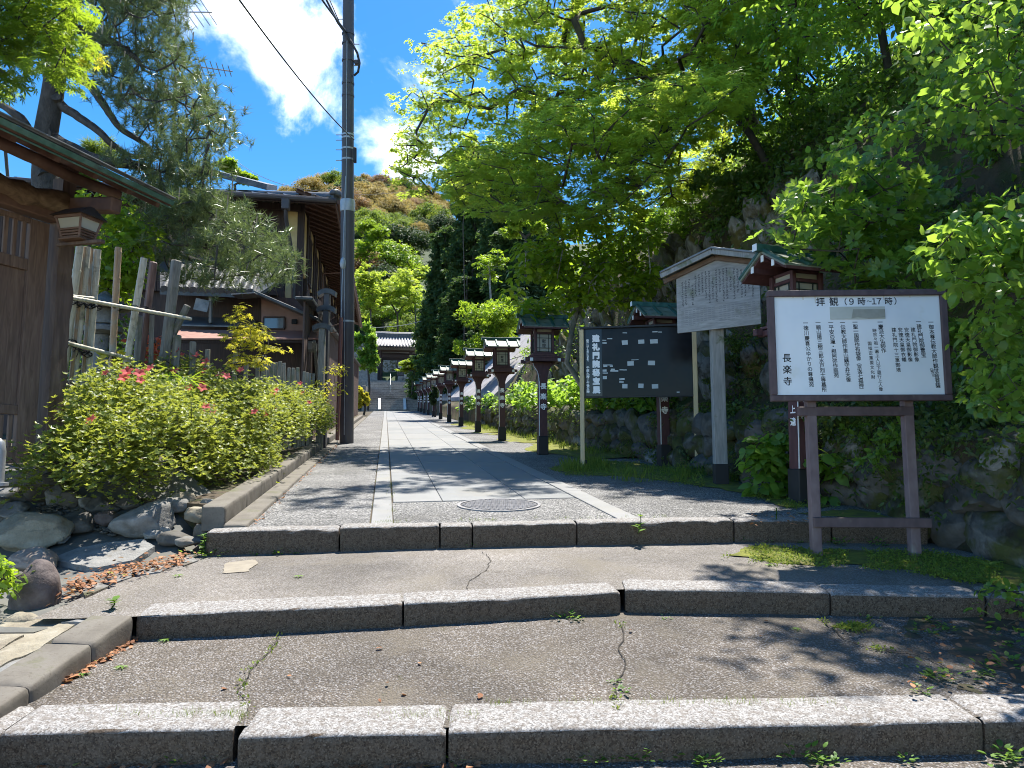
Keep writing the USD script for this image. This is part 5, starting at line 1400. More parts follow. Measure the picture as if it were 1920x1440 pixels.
rv_ = [(-.16, -.145, .188), (.16, -.145, .188), (.16, .145, .188), (-.16, .145, .188), (-.13, -.02, .275), (.13, -.02, .275), (.13, .02, .275), (-.13, .02, .275)]
la.add('roof', (np.array(rv_), np.array([(0, 1, 5), (0, 5, 4), (1, 2, 6), (1, 6, 5), (2, 3, 7), (2, 7, 6), (3, 0, 4), (3, 4, 7), (4, 5, 6), (4, 6, 7), (0, 3, 2), (0, 2, 1)])), MAT['house_board'])
la.add('bracket', box((.03, .0, -.03), (.46, .05, .03), .004), MAT['post_wood'])
la.add('base', box((0, 0, -.008), (.22, .19, .014), .002), MAT['lamp_wood'])

# steel bollard cut by the frame
bo = T('steel_bollard', 'rounded stainless steel bollard cut off by the left edge', 'bollard', loc=WD(-8, 905, 4.6))
bo.add('tube', tube([(0, 0, .0), (0, 0, .20), (0, 0, .26), (0, 0, .285)], [.045, .045, .036, .012], 20), MAT['galvanised'], smooth=50)
bo.add('collar', tube([(0, 0, -.02), (0, 0, .0)], [.07, .07], 20), MAT['galvanised'], smooth=50)

# ================================================================ bamboo fence
fo = WD(112, 800, 6.6)
bf = T('bamboo_fence', 'open fence of bamboo poles tied with black twine between gate and azaleas', 'fence', loc=fo)


def bamboo(a, b, r, seed, mat_, name='pole', notch=.33):
    g = np.random.default_rng(seed); a, b = np.asarray(a), np.asarray(b); L = np.linalg.norm(b - a); zs = [0]; rr = [r]
    z = g.uniform(.05, notch)
    while z < L - .03:
        zs += [z - .014, z - .004, z + .004, z + .016]; rr += [r, r * 1.10, r * 1.10, r * .99]; z += notch * g.uniform(.85, 1.15)
    zs.append(L); rr.append(r * .96)
    d = (b - a) / L
    bf.addw(name, tube([a + d * q for q in zs], rr, 12), MAT[mat_], smooth=45)


def fY(px): return float(np.interp(px, [90, 120, 180, 240, 360], [6.8, 7.15, 7.5, 7.75, 8.3]))


poles = [(150, 461, 106, 800, .037, 'bamboo'), (164, 463, 131, 790, .034, 'bamboo'), (183, 468, 158, 790, .036, 'bamboo'), (158, 463, 124, 800, .02, 'bamboo_tan'), (172, 466, 150, 790, .018, 'bamboo_tan'),
         (222, 464, 209, 700, .034, 'bamboo_tan'), (270, 484, 231, 720, .036, 'bamboo')]
for i, (x0, y0_, x1, y1, r, m) in enumerate(poles):
    lo_ = WD(x1, y1, fY((x0 + x1) / 2) - .02); hi_ = WD(x0, y0_, fY((x0 + x1) / 2) + .02)
    bamboo(lo_ + (lo_ - hi_) * max(0, (lo_[2] - gp[2] + .15) / (hi_ - lo_)[2]), WD(x0, y0_, fY((x0 + x1) / 2) + .02), r, i, m)
for i, (x0, y0_, x1, y1, w, m) in enumerate([(288, 491, 258, 720, .075, 'brown_stick'), (331, 488, 300, 740, .10, 'grey_wood'), (285, 580, 282, 720, .05, 'grey_wood'), (352, 572, 318, 640, .075, 'grey_wood'), (262, 592, 255, 700, .06, 'grey_wood'), (333, 628, 322, 760, .08, 'grey_wood'), (362, 640, 357, 760, .07, 'grey_wood')]):
    lo_, hi_ = WD(x1, y1, fY(x0) + .05), WD(x0, y0_, fY(x0) + .09)
    bf.addw('stake', beam(lo_ + (lo_ - hi_) * max(0, (lo_[2] - gp[2] + .15) / (hi_ - lo_)[2]), hi_, w, w * .8, .012), MAT[m])
for i, (x0, y0_, x1, y1) in enumerate([(94, 551, 358, 598), (90, 634, 250, 674), (86, 711, 140, 726), (76, 787, 112, 800)]):
    bamboo(WD(x0, y0_, fY(x0) - .12), WD(x1, y1, fY(x1) - .10), .020, 40 + i, 'bamboo', 'rail', .4)
bamboo(WD(110, 553, 7.0), WD(180, 560, 7.4), .018, 60, 'bamboo', 'rail')
rt = np.random.default_rng(9)
for i, (x, y) in enumerate([(136, 567), (148, 569), (163, 570), (176, 573), (216, 573), (248, 576), (268, 578), (280, 582), (128, 640), (140, 648), (152, 655), (157, 662), (215, 668), (113, 718), (126, 722), (104, 795)]):
    c = WD(x, y, fY(x) - .10); a = np.linspace(0, 2 * math.pi * 2.6, 40)
    loop = np.c_[.046 * np.cos(a), .058 * np.sin(a), .016 * np.sin(a * 2.3) + np.linspace(-.02, .02, 40)]
    bf.addw('twine', join(tube(c + loop + np.array([0, .05, 0]), .0055, 4), tube([c + np.array([0, -.02, 0]), c + np.array([.035, -.03, -.012]), c + np.array([.075, -.02, rt.uniform(-.03, .03)])], .005, 4), tube([c + np.array([0, -.02, 0]), c + np.array([-.035, -.03, .012]), c + np.array([-.06, -.02, -rt.uniform(.0, .04)])], .005, 4)), MAT['twine'])

# low picket fence behind the azaleas
pf = T('picket_fence', 'row of short grey weathered pickets behind the azaleas in front of the house', 'fence', loc=WD(530, 720, 12.4))
for i in range(17):
    px = 486 + i * 6.3 + rt.uniform(-1, 1); Y = 10.8 + i * .2
    top = WD(px, 668 + i * 2.1 + rt.uniform(-5, 5), Y)
    pf.addw('picket', box(top - np.array([0, 0, .75]), (.055, .03, 1.5), .004, rot((0, 1, 0), rt.uniform(-3, 3))), MAT['grey_wood'])
for i, (px, py, Y) in enumerate(((391, 655, 9.6), (440, 660, 10.3), (462, 678, 10.6))):
    pf.addw('picket', box(WD(px, py, Y) - np.array([0, 0, .8]), (.06, .035, 1.6), .004, rot((0, 1, 0), rt.uniform(-4, 4))), MAT['grey_wood'])

# ================================================================ rockery
def rY(py): return float(np.interp(py, [860, 890, 945, 990, 1037, 1060, 1110, 1190, 1300], [6.7, 6.4, 6.05, 5.75, 5.35, 5.1, 4.6, 4.0, 3.35]))


xs, ys = np.linspace(-420, 425, 60), np.linspace(1215, 868, 44)
def rfn(px, py):
    p = D(px, py, rY(py)); k = np.clip((px - 330) / 90, 0, 1)
    return p + np.array([0, .05, -.03 - .34 * k + noisez(p, .03, 2.0, 3)])
v, f = grid(rfn, xs, ys); v = W(v)
single('rockery_ground', (v, f), MAT['mortar'], kind='structure', smooth=True)
rocks = [  # px, py, w, h, material, label, flatness, sub
    (77, 893, 60, 26, 'rock_grey', 'grey stone at the foot of the gate post'), (56, 922, 40, 36, 'rock_purple', 'dark purplish stone below the gate post'), (90, 930, 34, 34, 'rock_light', 'pale stone between purplish stone and azalea'),
    (15, 930, 56, 34, 'rock_grey', 'grey boulder by the steel bollard'), (123, 938, 34, 28, 'rock_dark', 'small black stone under the azalea leaves, first in its row'), (152, 944, 24, 20, 'rock_grey', 'little rounded stone beside the black stone'),
    (188, 950, 58, 30, 'rock_dark', 'brown dark stone in the shade of the azalea'), (238, 943, 50, 24, 'rock_dark', 'flat dark stone tucked under the azalea'), (272, 978, 118, 56, 'rock_grey', 'large flat grey-brown stone in the middle of the rockery'),
    (133, 984, 66, 42, 'rock_dark', 'rounded dark grey stone behind the beige boulder'), (191, 976, 50, 32, 'rock_purple', 'purple stone left of the large flat stone'), (52, 1000, 128, 64, 'rock_tan', 'big beige boulder at the left of the rockery'),
    (362, 968, 42, 30, 'rock_tan', 'tan stone next to the end of the kerb'), (313, 950, 70, 26, 'rock_grey', 'grey stone behind the tan one'), (282, 1005, 34, 16, 'rock_light', 'small white stone below the large flat stone'), (300, 998, 26, 14, 'rock_light', 'second small white stone below the large flat stone'),
    (318, 1012, 52, 24, 'rock_dark', 'dark brown stone above the leaf litter'), (346, 1018, 44, 18, 'rock_grey', 'grey stone at the end of the top step'), (374, 1000, 30, 34, 'rock_dark', 'mossy black stone against the kerb end'),
    (60, 1054, 92, 38, 'rock_pink', 'pinkish flat stone above the standing boulder'), (147, 1110, 72, 26, 'rock_dark', 'dark low stone in the leaf litter'), (28, 1190, 76, 60, 'rock_tan', 'mossy tan rock at the foot of the standing boulder'), (30, 1128, 46, 44, 'rock_dark', 'dark stone wedged behind the standing boulder'),
    (12, 1095, 50, 40, 'rock_dark', 'dark stone at the left edge beside the standing boulder'), (385, 950, 26, 26, 'rock_grey', 'grey stone touching the kerb block'), (340, 935, 40, 22, 'rock_tan', 'tan stone under the azalea near the kerb'), (20, 962, 60, 30, 'rock_grey', 'grey slab behind the beige boulder'), (-40, 960, 90, 50, 'rock_grey', 'grey boulder half outside the left edge'), (105, 1012, 40, 16, 'rock_grey', 'thin grey stone between beige boulder and slab')]
for i, (px, py, w, h, m, lab) in enumerate(rocks):
    Y = rY(py + h * .25); c = D(px, py, Y); s = Y / FPX
    single('rock', (lambda mm: (W(mm[0]), mm[1]))(rock(c + np.array([0, .05, 0]), (w * s * .56, w * s * .42, h * s * .62), 700 + i, 3, .2, 6)), MAT[m], lab, 'rock', smooth=32)
sl_ = np.array([D(x, y, rY(y) - .02) for x, y in [(96, 1046), (152, 1060), (185, 1064), (250, 1050), (292, 1022), (268, 1010), (215, 1014), (150, 1026)]])
q_ = trimesh.Trimesh(*slab(sl_, .13)).subdivide().subdivide().subdivide(); vq = np.array(q_.vertices); vq += (meshkit.fbm(vq * 9, 4, 3)[:, None] - .5) * .035
single('rock', (W(vq), np.array(q_.faces)), MAT['rock_light'], 'long pale slab edging the rockery above the fallen leaves', 'rock', smooth=30)
c = D(66, 1122, 4.25)
single('rock', (lambda mm: (W(mm[0]), mm[1]))(rock(c, (.135, .13, .225), 1234, 4, .10, 2, rot((0, 1, 0), 8))), MAT['rock_purple'], 'smooth upright dark boulder standing at the left of the steps', 'boulder', smooth=True)
fs = T('flagstones', 'rough pale flagstones left of the diagonal kerb', 'paving', loc=WG(60, 1250, Z3 + .05))
for i, poly in enumerate([[(-110, 1345), (-90, 1285), (-10, 1256), (62, 1222), (50, 1240), (-20, 1290)], [(-90, 1278), (-40, 1236), (50, 1192), (110, 1168), (140, 1172), (75, 1214), (-10, 1252)], [(115, 1164), (160, 1153), (200, 1150), (150, 1168)], [(-110, 1236), (-60, 1204), (20, 1196), (45, 1190), (-30, 1232)]]):
    q_ = trimesh.Trimesh(*slab(np.array([G(*p, zf(p[1]) + .006 + .008 * (i % 2)) for p in poly]), .10)).subdivide().subdivide().subdivide().subdivide(); vq = np.array(q_.vertices); vq[:, 2] += (meshkit.fbm(vq * 7, 4, 3) - .5) * .05
    fs.addl('flagstone', (vq, np.array(q_.faces)), MAT[['rock_light', 'rock_tan', 'rock_grey', 'rock_tan'][i]], smooth=30)
for i, poly in enumerate([[(196, 1080), (212, 1066), (250, 1066), (246, 1082), (215, 1092)], [(246, 1064), (275, 1056), (330, 1058), (300, 1072), (258, 1078)], [(324, 1048), (360, 1044), (372, 1050), (345, 1060)], [(150, 1100), (180, 1092), (205, 1098), (160, 1118)]]):
    fs.addl('flagstone', slab(np.array([G(*p, Z2 + .006 + .002 * i) for p in poly]), .05), MAT['rock_grey'])
q_ = trimesh.Trimesh(*slab(np.array([G(x, y, zf(y) - .014) for x, y in [(-420, 1420), (-70, 1372), (40, 1300), (110, 1255), (235, 1172), (250, 1150), (60, 1156), (-300, 1160)]]), .1)).subdivide().subdivide().subdivide(); vq = np.array(q_.vertices); vq[:, 2] += (meshkit.fbm(vq * 6, 3, 3) - .5) * .02
single('garden_gravel', (W(vq), np.array(q_.faces)), MAT['rock_tan'], kind='structure')
pat = patch('garden_gravel', [(-300, 1190), (60, 1185), (150, 1160), (255, 1150), (380, 1045), (330, 1030), (100, 1090), (-300, 1110)], Z2 - .035, 'mortar', .01)
pebs = []
for _ in range(110):
    x, y = (rl.uniform(165, 260), rl.uniform(985, 1003)) if rl.random() < .5 else (rl.uniform(60, 170), rl.uniform(940, 965))
    p = D(x, y, rY(y)); pebs.append(rock(p + np.array([0, .05, .0 + noisez(p, .03, 2., 3)]), (.022, .018, .012), int(rl.integers(1e6)), 1, .15, 2))
mm = join(pebs); single('pebbles', (W(mm[0]), mm[1]), MAT['rock_dark'], kind='stuff', smooth=True)

# ---------------------------------------------------------------- azaleas
def azalea(label, boxes, seed, nfl, size=.032, dens=1.15):
    """boxes: (u0, u1, t0, t1, z0, z1) ellipsoidal masses in lane coordinates"""
    r_ = np.random.default_rng(seed); C = []; Rr_ = []
    for (u0, u1, t0, t1, z0, z1) in boxes:
        cc = np.array([(u0 + u1) / 2, (t0 + t1) / 2, (z0 + z1) / 2]); hh = np.array([u1 - u0, t1 - t0, z1 - z0]) / 2
        n = int(dens * 190 * (hh[0] * hh[1] + hh[1] * hh[2] + hh[0] * hh[2]) / 1.0)
        o = unit(r_, n); o[:, 2] = np.where(o[:, 2] < -.3, -o[:, 2], o[:, 2])
        lump = 1 + .36 * (meshkit.fbm(o * 3.0 + seed, 3) - .5) * 2
        q = cc + o * hh * lump[:, None] * r_.uniform(.66, 1.0, (n, 1))
        C.append(np.array([ST(*x) for x in q]))
    C = W(np.vstack(C)); base = C.mean(0); base[2] = C[:, 2].min() - .1
    t = T('azalea_bush', label, 'azalea', loc=base)
    t.addw('stems', branches(r_, [base, base + np.array([0, 0, .1])], C[r_.random(len(C)) < .3], .004, .4, step=.3), MAT['bark_dark'])
    # each shoot is a whorl of small leaves
    N = len(C); sh = 11; S_ = np.repeat(C, sh, 0) + r_.normal(0, .062, (N * sh, 3)); nl = 7
    ctr = np.repeat(S_, nl, 0); n = len(ctr)
    az_ = np.tile(np.arange(nl) * 2.4, N * sh) + np.repeat(r_.uniform(0, 6, N * sh), nl)
    ax_ = unit(r_, N * sh) * .5 + np.array([0, -.1, .8]); ax_ /= np.linalg.norm(ax_, axis=1, keepdims=True); ax_ = np.repeat(ax_, nl, 0)
    s1_ = np.cross(ax_, [1, .3, 0]); s1_ /= np.linalg.norm(s1_, axis=1, keepdims=True); s2_ = np.cross(ax_, s1_)
    rad_ = np.cos(az_)[:, None] * s1_ + np.sin(az_)[:, None] * s2_
    A_ = rad_ + ax_ * r_.uniform(.1, .8, (n, 1)); N_ = ax_ - rad_ * .5
    m, ti = leaves(ctr, N_, A_, size * r_.uniform(.7, 1.25, n), 'diamond', tint=np.clip(.45 * r_.random(n) + .55 * np.repeat(r_.random(N * sh), nl), 0, 1))
    t.addw('foliage', m, MAT['leaf_azalea'], tint=ti)
    top = C[(C[:, 2] > np.quantile(C[:, 2], .35))]
    fl = top[r_.integers(0, len(top), nfl)]
    for p in fl:
        k = 5; a = np.arange(k) * 2 * math.pi / k + r_.uniform(0, 1); ax = np.array([r_.uniform(-.4, .4), -.75, .55]); ax /= np.linalg.norm(ax)
        b = basis(ax, (1, 0, 0)); dd_ = np.cos(a)[:, None] * b[:, 1] + np.sin(a)[:, None] * b[:, 2]
        cl = np.repeat(p + r_.normal(0, .03, (1, 3)) + np.array([.05, -.16, .08]), k, 0)
        m, ti = leaves(cl, ax - dd_ * .4, dd_ + ax * .5, np.full(k, .052) * r_.uniform(.8, 1.25), 'wide', r_)
        t.addw('flower', m, MAT['petal'], tint=ti)
    return t


azalea('big near azalea bush in front of the bamboo fence, with few flowers', [(-2.85, -1.46, 5.95, 8.3, -.05, 1.05), (-3.0, -2.0, 6.5, 8.4, .3, 1.30), (-2.95, -1.8, 5.8, 7.2, -.15, .85)], 1, 16)
azalea('middle azalea bush with the most red flowers', [(-2.7, -1.25, 7.5, 10.4, -.05, 1.25), (-2.2, -1.28, 7.2, 10.4, -.1, .62), (-3.3, -1.9, 8.0, 10.4, .4, 1.50)], 2, 60)
azalea('far azalea bush along the kerb toward the utility pole', [(-2.6, -1.10, 9.9, 12.7, -.05, 1.25), (-2.3, -.95, 12.0, 15.4, .0, 1.22)], 3, 24, .036)
r_ = np.random.default_rng(61)
# wild plants around the fence
def leafy(name, label, cat, poly, n, Y, base, kind, size, lm, per, rad, seed, **k):
    rr = np.random.default_rng(seed); tg = spots(rr, poly, n, lambda x, y: rr.uniform(*Y))
    return plant(name, label, cat, base, tg, rad, per, kind, size, lm, r_tip=k.pop('r_tip', .004), seed=seed, crown='foliage', stem='stems', step=.25, **k)


leafy('bamboo_grass', 'clump of pale striped bamboo grass leaning over the azaleas', 'plant', [(255, 740), (300, 700), (345, 690), (350, 740), (320, 800), (270, 790)], 26, (7.3, 7.8), WD(300, 800, 7.5), 'blade', .21, 'leaf_bright', 9, .10, 71, up=.5, droop=.5)
leafy('nandina', 'red-leaved nandina behind the bamboo stakes', 'plant', [(246, 660), (262, 628), (300, 640), (300, 690), (255, 700)], 9, (8.3, 8.9), WD(280, 770, 8.6), 'oval', .13, 'leaf_red', 9, .12, 72, up=.2)
leafy('nandina', 'orange-leaved nandina shoots left of the red one', 'plant', [(190, 690), (205, 650), (225, 665), (215, 710)], 5, (7.6, 8.2), WD(205, 790, 8), 'oval', .13, 'leaf_maple_yellow', 7, .10, 73, up=.2)
leafy('maple_sapling', 'young yellow-leaved maple rising above the azaleas before the house', 'tree', [(428, 640), (425, 600), (450, 572), (470, 600), (520, 640), (530, 655), (500, 680), (470, 690), (440, 690)], 42, (9.0, 9.7), WD(455, 760, 9.4), 'maple', .10, 'leaf_maple_yellow', 11, .13, 74, up=.7, flat=.5)
leafy('garden_shrub', 'glossy bright shrub behind the gate lamp and bamboo poles', 'shrub', [(155, 400), (185, 365), (230, 375), (265, 410), (280, 450), (250, 510), (245, 560), (205, 560), (150, 500)], 80, (8.8, 10.0), WD(205, 700, 9.4), 'oval', .13, 'leaf_bright', 24, .22, 75, up=.45)
leafy('garden_shrub', 'dark shrub in the garden shade behind the bamboo poles', 'shrub', [(100, 500), (190, 480), (240, 560), (240, 760), (90, 800)], 60, (9.0, 10.0), WD(160, 760, 9.4), 'oval', .10, 'leaf_evergreen', 26, .25, 76, up=.4)
leafy('garden_shrub', 'yellow-green low shrub between bamboo fence and azaleas', 'shrub', [(170, 760), (190, 700), (260, 700), (330, 730), (390, 740), (330, 800), (200, 820)], 40, (7.6, 8.6), WD(260, 840, 8), 'oval', .06, 'leaf_bright', 40, .16, 77, up=.45)
leafy('garden_shrub', 'bright leafy sprig in the lower left corner beside the standing boulder', 'shrub', [(-60, 1060), (-20, 1030), (30, 1060), (55, 1090), (20, 1110), (-50, 1110)], 24, (3.9, 4.3), WD(-30, 1180, 4.2), 'oval', .05, 'leaf_bright', 16, .07, 78, up=.5)
leafy('garden_shrub', 'small yellowish shrub sprouting past the end of the azaleas', 'shrub', [(580, 720), (610, 695), (640, 690), (630, 760), (590, 770)], 14, (13.4, 14.2), W(ST(-1.9, 14.2)), 'oval', .07, 'leaf_maple_yellow', 24, .2, 79)
# stone lantern in the garden
sg = T('garden_lantern', 'old grey stone garden lantern behind the bamboo poles', 'stone lantern', loc=WD(190, 690, 8.9))
for nm, pr in (('cap', [(.02, .98), (.06, .95), (.10, .90), (.28, .80), (.30, .76), (.18, .75)]), ('fire_box', [(.14, .748), (.15, .56), (.13, .55)]), ('platform', [(.13, .548), (.22, .52), (.22, .46), (.12, .42)]), ('shaft', [(.10, .418), (.09, .2), (.12, -.3)])):
    an = np.linspace(0, 2 * math.pi, 13)[:-1]; V = np.array([[(r * math.cos(q), r * math.sin(q), z) for q in an] for r, z in pr]); n_r = len(pr)
    f = [];
    for i in range(n_r - 1):
        for j in range(12): f += [(i * 12 + j, (i + 1) * 12 + j, (i + 1) * 12 + (j + 1) % 12), (i * 12 + j, (i + 1) * 12 + (j + 1) % 12, i * 12 + (j + 1) % 12)]
    sg.add(nm, (V.reshape(-1, 3), np.array(f)), MAT['rock_grey'], smooth=30)
# ================================================================ two-storey house on the left
SYAW = YAW
ho = W(ST(-2.3, 19.0))
HA = np.array([[math.cos(SYAW), -math.sin(SYAW), 0], [math.sin(SYAW), math.cos(SYAW), 0], [0, 0, 1.0]])   # x toward the lane, y along it, z up
house = T('wooden_house', 'old dark two-storey timber house with ochre plaster and deep tiled eaves', 'house', loc=ho, A=HA)


def hl(px, py, Y): return (WD(px, py, Y) - house.o) @ house.A


Yf = D(558, 400, 1)[1] * (ST(-2.3, 19.0)[1])
ze = hl(555, 372, 18.0)[2]            # front eave
zr_far = hl(628, 545, 34)[2]
H = ze + .12
LEN, WID = 16.0, 9.0
# walls: boards and plaster bays on the front, bays along the lane
house.add('wall', box((-WID / 2, LEN / 2, (H - .6) / 2 - .6), (WID - .1, LEN - .1, H + .6), .01), MAT['house_board'])
for k in range(26):
    x = -.62 - k * .30
    if x < -WID + .2: break
    house.add('wall_board', box((x, -.065, H - 1.35), (.285, .03 + .01 * (k % 2), 2.3), .003), MAT['house_board'])
house.add('corner_post', box((0, 0, H / 2 - .3), (.17, .17, H + .6), .006), MAT['house_board'])
house.add('post', box((-.42, -.04, H / 2 - .3), (.13, .13, H + .6), .006), MAT['house_board'])
house.add('plaster_bay', box((-.21, -.03, H - 1.5), (.28, .06, 3.0), .003), MAT['plaster_ochre'])
house.add('wall_plate', box((-WID / 2, -.09, H - .14), (WID, .12, .18), .005), MAT['house_board'])
for k in range(9):
    y = .10 + k * 1.78
    house.add('plaster_bay', box((.03, y + .42, H - .95), (.05, .62, 1.7), .003), MAT['plaster_ochre'])
    house.add('plaster_bay', box((.03, y + .42, H - 4.2), (.05, .55, 3.2), .003), MAT['plaster_ochre'])
    house.add('post', box((.04, y + .86, H / 2 - .3), (.12, .14, H + .6), .005), MAT['house_board'])
    for q in range(4): house.add('wall_board', box((.05, y + 1.02 + q * .2, H / 2 - .2), (.04 + .012 * (q % 2), .19, H), .003), MAT['plank_wall'])
    house.add('window_lattice', join([box((.11, y + 1.0 + q * .11, H - 1.2), (.03, .03, 1.3), .002) for q in range(7)] + [box((.105, y + 1.33, H - 1.85), (.05, .8, .05), .003), box((.105, y + 1.33, H - .55), (.05, .8, .05), .003)]), MAT['house_board'])
# roof: hipped, eaves over front and lane
ov, ovf, pitch_ = .95, .85, .33
rise = lambda d: ze + d * pitch_
xe, ye = ov, -ovf
mx = -WID / 2
roofq = {'front': [(xe, ye), (mx, ye + (xe - mx)), (mx * 2 - xe, ye)], 'lane': [(xe, ye), (xe, LEN + ovf), (mx, LEN + ovf), (mx, ye + (xe - mx))]}
zt_r = ze + (xe - mx) * pitch_
def rp3(x, y): return np.array([x, y, ze + min(xe - x, y - ye, 99) * pitch_])
fr = np.array([(xe, ye, ze), (mx, ye + xe - mx, zt_r), (2 * mx - xe, ye, ze)])
la_ = np.array([(xe, ye, ze), (xe, LEN + ovf, ze), (mx, LEN + ovf, zt_r), (mx, ye + xe - mx, zt_r)])
ra_ = np.array([(2 * mx - xe, ye, ze), (mx, ye + xe - mx, zt_r), (mx, LEN + ovf, zt_r), (2 * mx - xe, LEN + ovf, ze)])
rid = house.add('roof', join(slab(fr, .07), slab(la_, .07), slab(ra_, .07)), MAT['roof_tile'])
for k in range(44):      # tile rows on the lane side and the front, each a rounded ridge
    y = ye + .2 + k * .38
    if y < LEN + ovf:
        top = min(xe - mx, y - ye)
        house.add('tile_row', tube([(xe + .03, y, ze + .02), (xe - top, y, ze + top * pitch_ + .02)], .065, 6), MAT['roof_tile'], smooth=50, parent=rid)
for k in range(26):
    x = xe - .2 - k * .38
    top = min(xe - x, x - (2 * mx - xe))
    if top > .1: house.add('tile_row', tube([(x, ye - .03, ze + .02), (x, ye + top, ze + top * pitch_ + .02)], .065, 6), MAT['roof_tile'], smooth=50, parent=rid)
house.add('hip_ridge', tube([(xe + .02, ye - .02, ze + .06), (mx, ye + xe - mx, zt_r + .1)], .12, 8), MAT['roof_tile'], smooth=50, parent=rid)
house.add('hip_end_tile', rock((xe - .02, ye + .02, ze + .16), (.16, .16, .12), 3, 2, .1, 2), MAT['roof_tile'], smooth=40, parent=rid)
# eaves seen from below: boards, rafters, fascia, gutter
for k in range(40):
    y = ye + .12 + k * .42
    if y > LEN + ovf: break
    house.add('rafter', beam((xe - .06, y, ze - .11), (-.05, y, ze - .11 + (xe + .05) * pitch_), .055, .085, .004), MAT['eave_wood'])
for k in range(5): house.add('eave_board', beam((xe - .1 - k * .2, ye, ze - .08 + (.1 + k * .2) * pitch_), (xe - .1 - k * .2, LEN + ovf, ze - .08 + (.1 + k * .2) * pitch_), .17, .02, .003, (pitch_, 0, 1)), MAT['eave_wood'])
for k in range(24):
    x = xe - .3 - k * .42
    if x < 2 * mx: break
    house.add('rafter', beam((x, ye + .06, ze - .11), (x, 0, ze - .11 + ovf * pitch_), .055, .085, .004), MAT['house_board'])
house.add('fascia', beam((xe - .02, ye, ze - .07), (xe - .02, LEN + ovf, ze - .07), .03, .13), MAT['eave_wood'])
house.add('fascia', beam((xe, ye + .02, ze - .07), (2 * mx - xe, ye + .02, ze - .07), .03, .13), MAT['house_board'])
g1 = house.add('gutter', tube([(xe + .07, ye, ze - .06), (xe + .07, LEN * .45, ze - .10), (xe + .07, LEN + ovf, ze - .14)], .065, 8), MAT['gutter_copper'], smooth=40)
for k in range(24): house.add('tile_end', tube([(xe + .03, ye + .2 + k * .7, ze + .05), (xe + .11, ye + .2 + k * .7, ze + .045)], .075, 8), MAT['gutter_copper'], smooth=40, parent=g1)
house.add('front_gutter', tube([(xe, ye - .09, ze - .05), (-WID, ye - .09, ze - .02)], .07, 8), MAT['pole_brown'], smooth=40)
house.add('hopper', box((-.28, ye - .06, ze - .22), (.20, .20, .28), .02), MAT['pole_brown'])
house.add('downpipe', tube([(-.28, ye - .06, ze - .3), (-.27, ye - .02, ze - .55), (-.2, -.28, ze - 1.15), (-.12, -.2, ze - 1.5), (-.12, -.2, ze - 6)], .05, 8), MAT['pole_brown'], smooth=40)
house.add('cross_pipe', tube([(xe + .05, LEN * .32, ze - .2), (xe - .05, LEN * .32, ze - .35), (.12, LEN * .32, ze - .45), (.12, LEN * .32, ze - 4)], .045, 8), MAT['gutter_copper'], smooth=40)
# second, higher roof behind at the left, dark
rf2 = np.array([hl(395, 318, 19.5), hl(560, 352, 19.5), hl(560, 345, 24), hl(395, 305, 24)])
house.add('upper_roof', slab(np.array([hl(330, 300, 20.5), hl(500, 345, 20.0), hl(520, 348, 25), hl(330, 300, 26)])[::1], .18), MAT['roof_tile'])
# fan of bamboo rods guarding the wall
fan0 = hl(533, 640, 17.4)
for k in range(14):
    a = math.radians(12 + k * 8.4); L = 1.55 if k % 2 else 1.42
    house.add('fan_rod', tube([fan0 + np.array([.1, .05 * k, 0]), fan0 + np.array([L * math.cos(a) * .95, .05 * k + .2 * math.sin(a), L * math.sin(a)])], .014, 6), MAT['eave_wood'])
house.add('fan_hoop', tube([fan0 + np.array([.72 * math.cos(a), .3, .78 * math.sin(a)]) for a in np.linspace(.2, 2.0, 12)], .013, 6), MAT['eave_wood'])

# annex in front, lower roofs
Ya = 15.2
ann = T('annex', 'low tiled annex with rust red awning and pinkish plaster gable in front of the house', 'house', loc=WD(450, 700, Ya + .6))
al = lambda px, py, Y=Ya: WD(px, py, Y)
def aquad(name, pts, h, m, **k): return ann.addw(name, slab(np.array(pts), h), MAT[m], **k)
tr = aquad('tile_roof', [al(300, 545, 14.8), al(482, 552, 14.8), al(520, 528, 15.4), al(545, 500, 17.2), al(300, 490, 17.4)], .08, 'roof_tile')
for k in range(15):
    px = 308 + k * 13.5
    a, b = al(px, 545 + k * .45, 14.78), al(px + 26, 492, 17.1)
    if px < 475: ann.addw('tile_row', tube([a + np.array([0, 0, .03]), b + np.array([0, 0, .05])], [.085, .075], 8), MAT['roof_tile'], smooth=50, parent=tr)
tr2 = ann.addw('edge_sheet', beam(al(440, 556, 14.7), al(484, 553, 14.7), .4, .02), MAT['lead_sheet'])
# pinkish gable wall with sloping roof to the right
gw = ann.addw('gable_wall', (lambda q: (np.vstack([q, q + np.array([0, .25, 0])]), np.array([(0, 1, 2), (0, 2, 3), (6, 5, 4), (7, 6, 4), (0, 4, 5), (0, 5, 1), (1, 5, 6), (1, 6, 2), (2, 6, 7), (2, 7, 3), (3, 7, 4), (3, 4, 0)])))(np.array([al(490, 628), al(592, 626), al(592, 598), al(490, 558)])), MAT['plaster_pink'])
ann.addw('sloping_roof', beam(al(484, 553, Ya - .15), al(603, 604, Ya - .15), .75, .06, .006), MAT['roof_tile'])
c = al(514, 606, Ya - .01); s_ = Ya / FPX
ann.addw('window_frame', join(box(c + np.array([0, 0, 11 * s_]), (40 * s_, .06, .035), .003), box(c - np.array([0, 0, 11 * s_]), (40 * s_, .06, .03), .003), box(c + np.array([19.5 * s_, 0, 0]), (.035, .06, 20 * s_), .003), box(c - np.array([19.5 * s_, 0, 0]), (.03, .06, 20 * s_), .003)), MAT['house_board'], kind='stuff')
ann.addw('window_pane', box(c, (38 * s_, .03, 20 * s_), .001), MAT['window_glass'])
